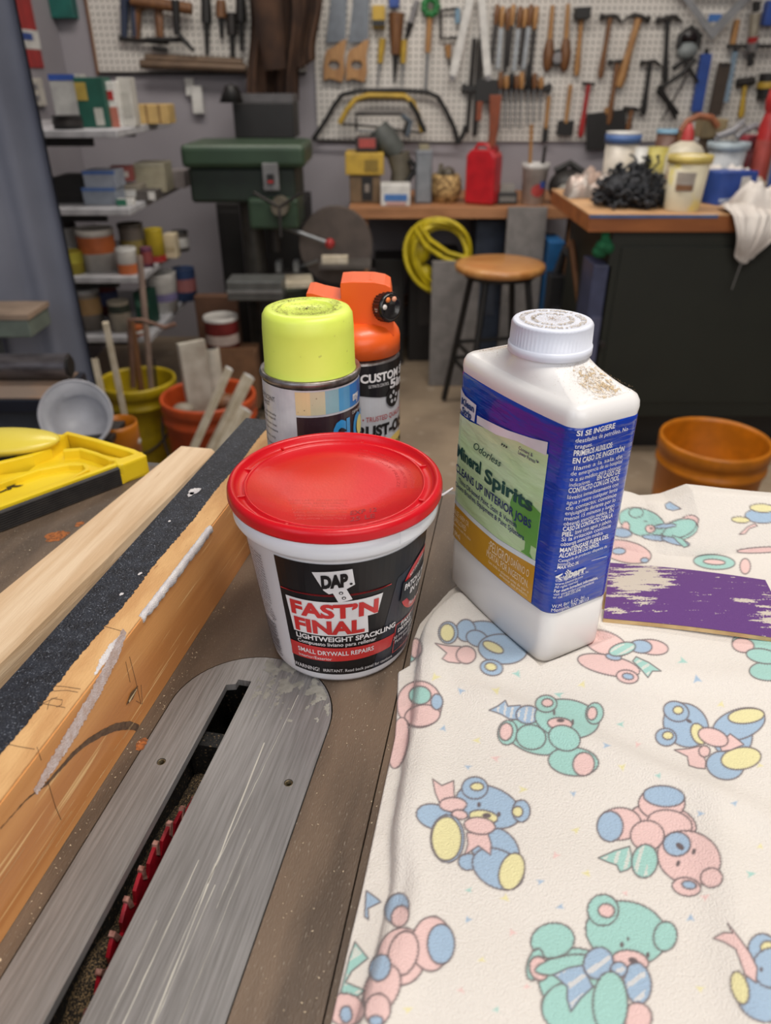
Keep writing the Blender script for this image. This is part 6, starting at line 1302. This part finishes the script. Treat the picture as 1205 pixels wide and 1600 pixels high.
# white pail with sticks
d=3.4*_c+.465*_s; o=thing('white_pail','white pail with red and blue print holding two sticks','pail',(onb(832,3.4),3.4,ZB+.0006),0,'things on the back bench'); rr=40/FPX*d/2; hp=56/FPX*d*1.04
MB().lathe([(0,0),(rr*.86,0),(rr*.97,hp*.85),(rr*1.04,hp*.86),(rr*1.04,hp),(rr*.94,hp),(rr*.9,hp*.9),(rr*.8,.005),(0,.005)],32).build('pail_body',c(212,210,206),o)
pf=lambda a,h:((rr*(.86+.11*h/hp)+.002)*math.sin(R(a)),-(rr*(.86+.11*h/hp)+.002)*math.cos(R(a)),h)
b=MB(); poly(b,pf,circ(12,hp*.36,34,20,ry=hp*.16),0,8); b.build('red_print',c(196,60,56),o); b=MB(); poly(b,lambda a,h:tuple(Vector(pf(a,h))*1.0+Vector((.001*math.sin(R(a)),-.001*math.cos(R(a)),0))),[(18,hp*.42),(48,hp*.42),(48,hp*.58),(18,hp*.58)],0,8); b.build('blue_print',c(50,80,170),o)
for i,(x,l_) in enumerate(((-.03,.30),(.035,.22))):
    q=bar('paint_stirrer',('wooden stirrer standing left in the white pail','shorter dark stirrer standing right in the white pail')[i],'stirrer',(o.location.x+x*.6,3.4,ZB+.008),(o.location.x+x,3.42,ZB+l_),.014,[WD,IRON][i],'stirrers in the white pail',.5)
# welding helmet / black bag with hose
o=thing('black_helmet','black helmet with clear visor at right end of bench','helmet',(onb(885,3.36),3.38,ZB+.0006),0,'things on the back bench')
MB().ell((0,0,.070),(.080,.075,.070),seg=24,rings=12).build('shell',c(38,36,34,.5),o); MB().ell((-.01,-.055,.060),(.045,.03,.035),seg=18,rings=8).build('visor',c(150,146,136,.25),o); MB().tube([(-.06,.0,.13),(0,.0,.16),(.07,.0,.12),(.09,-.04,.03),(.088,-.10,-.06),(.08,-.11,-.24)],.014,10).build('hose',K_,o)
# clamps lying at the gap between back bench and island
# ---- below the bench: hose coil, panels, clutter
o=thing('hose_coil','coiled yellow air hose hanging under the bench','hose',at(690,400,3.28))
m_h=mat('yellow_hose',(200,180,30),.4)
for k in range(7):
    l0=o.location; cxp=688+k*1.5-4; cyp=399+(k%3)*3; rx_=51-k*2.2; ry_=57-k*1.5; t0=.15*k
    MB().tube([at(cxp+rx_*math.cos(a)*(1-.1*math.sin(a+t0)),cyp+ry_*math.sin(a),3.27+.012*(k%4)+.02*math.sin(2*a+k))-l0 for a in np.linspace(0,2*PI,40,endpoint=False)],.009,8,closed=True).build('hose_loop',m_h,o)
MB().tube([at(x,y,3.25)-o.location for x,y in((655,352),(672,375),(700,395),(735,405))],.010,8).build('hose_strand',m_h,o); MB().tube([at(x,y,3.24)-o.location for x,y in((648,356),(664,384),(694,404),(728,415))],.010,8).build('hose_strand',m_h,o); MB().ell(at(657,392,3.3)-o.location,(.045,.03,.055),seg=16,rings=10).build('hose_fitting',m_h,o); MB().ell(at(665,428,3.3)-o.location,(.035,.03,.040),seg=16,rings=10).build('hose_fitting',m_h,o)
for x0,y0,x1,y1,Y,lab in((796,325,858,482,3.24,'tall grey panel leaning against bench front behind the stool'),(676,410,752,490,3.16,'low grey panel on the floor behind the stool legs')):
    a=at(x0,y0,Y); b_=at(x1,y0,Y); zt=a.z if y0>330 else a.z; o=MB().box(-(b_.x-a.x)/2,0,0,(b_.x-a.x)/2,.02,zt).build('grey_panel',mat('grey_panel_paint',(128,124,122),.6),None,((a.x+b_.x)/2,Y,.001),(R(-1.5),0,0),bevel=.002); T(o,lab,'panel','grey panels under the bench')
LB='clutter under the back bench'
def under(name,lab,cat,x0,y0,x1,Y,m,dep=.2,mm=None,y1=None):
    a=at(x0,y0,Y); b_=at(x1,y0,Y); z0=0 if y1 is None else at(x0,y1,Y).z; wd=b_.x-a.x; h=a.z-z0; o=thing(name,lab,cat,((a.x+b_.x)/2,Y,z0+.0008),0,LB); MB().box(-wd/2,0,0,wd/2,dep,h-.001).build('body',m,o,bevel=.004)
    if mm: MB().box(-wd*.3,-.003,h*.35,wd*.3,-.0003,h*.75).build('front_panel',mm,o)
    return o,wd,h
under('storage_crate','black crate under the bench left of the hose','crate',585,405,632,3.45,K_,.2,c(50,46,44))
under('toolbox','dark toolbox under the bench far left','toolbox',560,420,588,3.4,c(44,36,34),.2,c(90,40,50))
under('storage_crate','dark grey crate behind the yellow hose','crate',640,395,720,3.5,c(40,38,38),.2,c(60,56,54))
under('storage_bin','dusty blue bin under the bench behind grey panels','bin',745,345,792,3.5,c(70,84,110),.2,c(90,100,120))
under('blue_cooler','bright blue box under the bench right of tall grey panel','box',859,378,884,3.2,c(20,100,170),.2,c(30,110,180))
o,wd,h=under('shop_vacuum','dark vacuum with grey hose beside the green cabinet','vacuum',862,432,886,3.09,c(40,40,44),.1,c(70,70,78)); MB().tube([(0,.05,h),(.02,.04,h+.10),(.06,.0,h+.04),(.08,-.04,h-.10)],.018,10).build('hose',c(60,60,64),o)
o,wd,h=under('wood_post','short wooden post under the bench left end','post',553,352,570,3.36,WD,.05); MB().box(-wd*.6,-.002,h,wd*.6,.05,h+.006).build('cap',WDD,o)
bar('broom_handle','long brown broom handle leaning beside the green cabinet','broom',(at(925,640,2.72).x,2.60,.001),at(893,375,2.9),.024,WDD,None,False)
p=at(943,388,2.475); o=MB(); 
for k in range(6): o.ell((.014*math.cos(k*1.1),.008*math.sin(k*2.0),.014*math.sin(k*1.3)),(.022,.018,.02),0,seg=12,rings=8)
o=o.build('green_rag',mat('green_rag_cloth',(24,96,60),.95),None,p); T(o,'green rag bundled between bench and green cabinet','rag'); MB().box(-.012,-.006,.01,.012,.006,.05).build('hanging_end',mat('green_rag_cloth',(24,96,60)),o)
o,wd,h=under('cloth_sack','blue grey sack standing left of the green cabinet','sack',929,414,958,2.47,c(66,74,110),.15,c(90,96,130))
# ================================================================ STOOL
sc2=at(783,398,2.86); SX=sc2.x; SY=2.86; SZ=.605
o=thing('shop_stool','black legged stool with round wooden seat before the back bench','stool',(SX,SY,0))
MB().lathe([(0,SZ-.032),(.160,SZ-.032),(.168,SZ-.026),(.170,SZ-.014),(.166,SZ-.004),(.150,SZ),(0,SZ-.002)],48).build('seat',mat('stool_seat_wood',(196,142,84),.35,col2=(178,118,62),nscale=14,stretch=(1,4,1),coat=.3),o)
for i in range(4):
    a=R(45+90*i+12); MB().tube([(.115*math.cos(a),.115*math.sin(a),SZ-.05),(.215*math.cos(a),.215*math.sin(a),.012)],.0125,12).build('leg',K_,o)
MB().lathe([(.120,SZ-.052),(.132,SZ-.052),(.132,SZ-.0325),(.120,SZ-.0325),(.120,SZ-.052)],32).build('seat_ring',K_,o)
for z_,a_ in((.20,.0),(.27,PI/2)):
    f=.115+(.215-.115)*(SZ-.05-z_)/(SZ-.062)
    P=[(f*math.cos(R(57+90*i)),f*math.sin(R(57+90*i)),z_) for i in range(4)]
    for i in range(4):
        MB().tube([P[i],P[(i+1)%4]],.008,8).build('stretcher',K_,o)
# ================================================================ ISLAND WORKBENCH (right)
ZI=.834; IX=at(921,345,2.45).x
o=thing('island_bench','dark green cabinet workbench with thick wooden top at right','workbench',(IX,2.45,0))
m_it=mat('bench_top_ply',(206,164,120),.6,col2=(180,136,94),nscale=10,stretch=(.4,3,1),col3=(222,206,186),n3=(30,.60,.72))
MB().box(0,0,ZI-.052,1.6,.62,ZI-.004).build('top_slab',mat('slab_edge_wood',(160,96,50),.5,col2=(132,76,40),nscale=8,stretch=(.5,3,3)),o,bevel=.002); MB().box(.0,.0,ZI-.0038,1.6,.62,ZI).build('top_surface',m_it,o)
MB().box(-.002,-.003,ZI-.010,.40,-.0002,ZI-.001).build('blue_edge_tape',c(70,110,170),o)
m_gc=mat('cabinet_green_black',(34,37,30),.65,col2=(30,33,27),nscale=4)
MB().box(.085,.02,.145,1.55,.60,ZI-.0525).build('cabinet_body',m_gc,o,bevel=.004); MB().box(.12,.014,.20,1.5,.0195,ZI-.10).build('front_panel',m_gc,o,bevel=.003)
MB().box(.14,.08,.0,1.5,.56,.1445).build('toe_base',K_,o)
MB().tube([(.10,.015,.42),(.10,-.01,.42)],.010,10).build('round_latch',IRON,o)
def isl(px,Y): d=Y*_c-(ZI-EYE)*_s; return (px-602.5)/FPX*d,d
GI='things on the island bench'
def itin(name,lab,cat,px,Y,wpx,ytop,m,taper=.85,band=None,lid=None,rim=None):
    x,d=isl(px,Y); r_=wpx/FPX*d/2; h=at(px,ytop,Y).z-ZI
    o=thing(name,lab,cat,(x,Y,ZI+.0006),0,GI); MB().lathe([(0,0),(r_*taper,0),(r_*taper+.001,.003),(r_*.95,h*.97),(r_*.9,h*.97),(r_*(taper-.06),.006),(0,.006)],36).build('body',m,o)
    if rim: MB().lathe([(r_*.955,h*.86),(r_*1.02,h*.86),(r_*1.03,h),(r_*.92,h),(r_*.91,h*.97)],36).build('rim',rim,o)
    if band:
        f=lambda t:r_*(taper+(.95-taper)*t)+.0015
        b=MB(); g=lambda a,t:(f(t)*math.sin(R(a)),-f(t)*math.cos(R(a)),h*t); rect(b,g,band[0],band[2],band[1],band[3],0,8); b.build('label',band[4],o)
    return o,r_,h
o,r_,h=itin('plastic_tub','translucent cream tub with yellow rim at bench front','tub',1064,2.54,64,242,mat('cream_plastic',(214,206,180),.4,col2=(222,206,120),nscale=14,lo=.55,hi=.65),.80,(-50,5,.38,.72,c(196,184,170)),rim=c(222,196,90))
b=MB(); rect(b,lambda a,t:((r_*.90+.004)*math.sin(R(a)),-(r_*.90+.004)*math.cos(R(a)),h*t),-46,.40,0,.50,0,8); b.build('label_stripe',c(150,100,60),o)
o,r_,h=itin('plastic_tub','cream tub with blue rim standing farther back','tub',961,2.86,52,210,mat('cream_plastic_pale',(206,198,186),.4),.9,rim=c(70,110,180)); MB().lathe([(0,h*1.0),(r_*.98,h*1.0),(r_*1.0,h*1.04),(0,h*1.05)],30).build('lid',WHT,o)
o,r_,h=itin('paint_tin','brown and white tin with pale blue lid behind','tin',1030,2.95,38,202,c(110,70,54),1,(-60,60,.1,.55,c(186,170,156))); MB().lathe([(0,h),(r_*1.0,h),(r_*1.02,h*.94)],24).build('lid',c(110,160,190),o)
o,r_,h=itin('glass_jar','yellow jar between the two cream tubs','jar',1014,2.74,36,228,c(190,176,70),.98,(-60,60,.2,.6,c(214,200,120)))
o,r_,h=itin('glass_jar','small white jar left of the yellow jar','jar',990,2.70,20,228,c(214,212,206),.95,(-60,60,.2,.6,c(180,178,170)))
o,r_,h=itin('wide_bowl','white plastic bowl with pale rim behind blue box','bowl',1122,2.84,60,222,c(196,200,204),.7,rim=c(170,190,200))
o,r_,h=itin('red_cup','dark red bowl at the right behind the rags','bowl',1160,2.94,42,212,c(140,26,44),.6,rim=c(170,40,58))
# squeeze bottle: glue bottle with red cap
x,d=isl(1056,2.72); GS=(at(1056,192,2.72).z-ZI)/87
o=thing('glue_bottle','cream glue bottle with red nozzle cap behind tub','bottle',(x,2.72,ZI+.0006),0,GI); s_=GS
MB().lathe([(0,0),(24*s_,0),(25*s_,8*s_),(25*s_,52*s_),(18*s_,62*s_),(7*s_,68*s_),(0,68*s_)],24).build('body',c(214,204,180),o); MB().lathe([(7.5*s_,68.2*s_),(6*s_,78*s_),(2.5*s_,86*s_),(0,87*s_)],16).build('nozzle_cap',c(206,50,50),o)
b=MB(); rect(b,lambda a,t:((25*s_+.001)*math.sin(R(a)),-(25*s_+.001)*math.cos(R(a)),t),-60,22*s_,20,44*s_,0,10); b.build('label',c(190,120,100),o)
# black steel wool heap
x,d=isl(985,2.62); o=thing('black_net_heap','heap of crumpled black netting on the bench','netting',(x,2.62,ZI+.001),0,GI)
rs=random.Random(6); b=MB(); m_nt=mat('black_netting',(52,54,60),.7,col2=(30,32,36),nscale=60,lo=.4,hi=.6)
for k in range(260):
    a=rs.uniform(0,2*PI); q=rs.random()**.5*.115; hz=(.135*(1-(q/.13)**2)+.012)
    p0=Vector((q*math.cos(a)*1.0,q*math.sin(a)*.62,rs.uniform(.010,max(.02,hz))))
    pts=[p0]; 
    for j in range(5): pts.append(pts[-1]+Vector((rs.uniform(-.020,.020),rs.uniform(-.020,.020),rs.uniform(-.016,.016))))
    for p_ in pts: p_.z=max(.006,min(.15,p_.z))
    b.tube(pts,rs.uniform(.003,.006),5)
b.ell((0,0,.055),(.095,.055,.052),seg=20,rings=10); q=b.build('netting',m_nt,o); q['kind']='stuff'
# foil pile left of it
x,d=isl(905,2.9); 
o=thing('foil_pile','crumpled grey and pink wrappers left of the black netting','wrapper',(isl(920,2.85)[0],2.85,ZI+.001),0,GI); b=MB()
def crump(w_,dp,h,seed,n=22): 
    def f(i,j):
        x=(i-.5)*w_; y=(j-.5)*dp; e=max(0,1-(2*i-1)**4)*max(0,1-(2*j-1)**4)
        return (x+.006*noise.noise(Vector((i*6,j*6,seed))),y,max(.001,h*(e**.6)*(.62+.35*noise.noise(Vector((i*3,j*3,seed+3)))+.30*abs(noise.noise(Vector((i*7,j*5,seed+5))))))+.0005)
    return f
b.grid(crump(.17,.10,.10,3),30,22); b.build('wrapper',mat('grey_wrapper',(150,142,136),.35,.3,col2=(180,160,150),nscale=20),o); b=MB(); b.grid(crump(.08,.07,.11,8),20,14); b.build('pink_wrapper',c(190,160,144),o)
# blue carton + rags, wooden planer handle etc.
x0,d=isl(1100,2.66); x1,_=isl(1182,2.66); o=thing('blue_carton','bright blue carton with white bar panel at right','carton',((x0+x1)/2,2.70,ZI+.0006),R(20),GI); wd=(x1-x0)*.86; h=44/FPX*d*1.05
MB().box(-wd/2,-.04,0,wd/2,.06,h).build('body',c(34,76,176,.45),o,bevel=.002); MB().box(wd*.06,-.0415,h*.35,wd*.30,-.0402,h*.85).build('bar_panel',WHT,o); MB().box(-wd*.45,-.0415,h*.1,-wd*.1,-.0402,h*.2).build('print_line',c(170,190,220),o)
m_rg=mat('white_rag',(214,208,202),.95,col2=(196,188,182),nscale=10,bump=.5,bscale=80)
def rag(lab,px,Y,w_,dp,h,seed,m=m_rg,z=0,grp='white rags heaped on the island'):
    x,d=isl(px,Y); o=MB(); o.grid(crump(w_,dp,h,seed),36,28); o=o.build('rag',m,None,(x,Y,ZI+.0012+z)); T(o,lab,'rag',grp); return o
rag('white rag heaped on the blue carton',1135,2.78,.22,.16,.13,4,z=.0); rag('white rag between bowl and red bowl',1110,2.82,.18,.12,.14,9); rag('grey white rag lying at bench front right of blue carton',1200,2.56,.22,.16,.10,14); rag('pale rag at the back right corner of bench',1195,2.80,.20,.14,.09,17,m=mat('beige_rag',(176,160,140),.95))
# rag hanging over the bench edge
x,d=isl(1178,2.45); o=thing('hanging_rag','white cotton rag hanging over the front edge of bench','rag',(x,2.45,ZI-.10),0)
b=MB()
def hgp(i,j): # j 0 on the bench, 1 at the hanging tip
    w_=.20-.145*max(0,j-.35)/.65; u=(i-.5)*w_+ (.03*(1-j)-.012*j); f=.008*math.sin(i*16+j*3)+.005*math.sin(i*31)
    if j<.45: t=j/.45; return (u,.13*(1-t)-.012,.100+.0035+.018*math.sin(PI*t)*(.6+.4*math.sin(i*7))+abs(f)*.8)
    t=(j-.45)/.55; return (u,-.018-.020*math.sin(PI*min(1,t*1.1))-abs(f)*1.3-.006,.100+.002-.125*t+.018*math.sin(i*PI)*-t)
b.grid(hgp,44,40); b.grid(lambda i,j:tuple(Vector(hgp(1-i,j))+Vector((0,.004,-.002 if j<.45 else 0))),44,40); b.build('cloth',m_rg,o)
MB().tube([(-.014,-.026,-.036),(-.018,-.024,-.07),(-.024,-.022,-.125)],[.003,.002,.0015],6).build('hanging_thread',mat('grey_thread',(120,118,116),.9),o)
# curved wooden handle (plane tote), grey tray, hose
o=thing('curved_handle','curved brown leather strap handle among rags','handle',at(1070,205,2.9)); MB().tube([at(x,y,2.9)-o.location for x,y in((1064,206),(1074,190),(1092,181),(1112,184),(1122,198))],.011,10).build('strap',mat('brown_leather',(140,84,54),.5),o); MB().tube([at(1064,206,2.9)-o.location,(0,0,ZI-o.location.z+.002)],.010,8).build('buckle_post',WDD,o)
o=thing('curved_metal_piece','grey curved metal pieces arching at right of bench','metal piece',at(1120,214,2.88)); m_gt=c(150,150,156,.4,.2)
for pts in([(1120,214),(1145,205),(1162,190),(1168,200),(1150,215)],[(1160,206),(1180,196),(1196,206),(1188,216)]): MB().tube([at(x,y,2.88)-o.location for x,y in pts],.012,8).build('arched_piece',m_gt,o)
MB().tube([(0,0,0),(0,0,ZI-o.location.z+.004)],.008,8).build('post',m_gt,o)
x,d=isl(1176,2.84); z0=at(1176,198,2.84).z; o=thing('red_bottle','red bottle with rounded cap at the right behind rags','bottle',(x,2.84,ZI+.0006),0,GI); h=at(1176,140,2.84).z-ZI; MB().lathe([(0,0),(.030,0),(.031,.01),(.031,h*.68),(.022,h*.78),(.020,h*.80),(.026,h*.82),(.029,h*.90),(.024,h),(0,h+.004)],28).build('body',mat('bottle_red',(170,36,36),.4),o); MB().lathe([(.0315,h*.2),(.0315,h*.55)],28).build('label',c(190,70,60),o)
pbox1('brown_bundle','tan block with yellow stripe right behind glue bottle','block',1095,186,1140,216,2.92,.08,c(150,130,90))
o=[x for x in COL.objects if x.name.startswith('brown_bundle')][0]; MB().box(-.03,-.01,-(o.location.z-ZI)+.0,.03,.01,-.0005).build('support_block',c(120,100,80),o)
x,d=isl(1205,2.70); o=thing('blue_spray_bottle','blue bottle cut by the right edge of photo','bottle',(x+.02,2.72,ZI+.0006),0,GI); MB().lathe([(0,0),(.035,0),(.035,.12),(.02,.15),(.02,.18),(0,.18)],24).build('body',c(40,90,190),o); MB().lathe([(.022,.1802),(.022,.20),(0,.20)],20).build('cap',WHT,o)
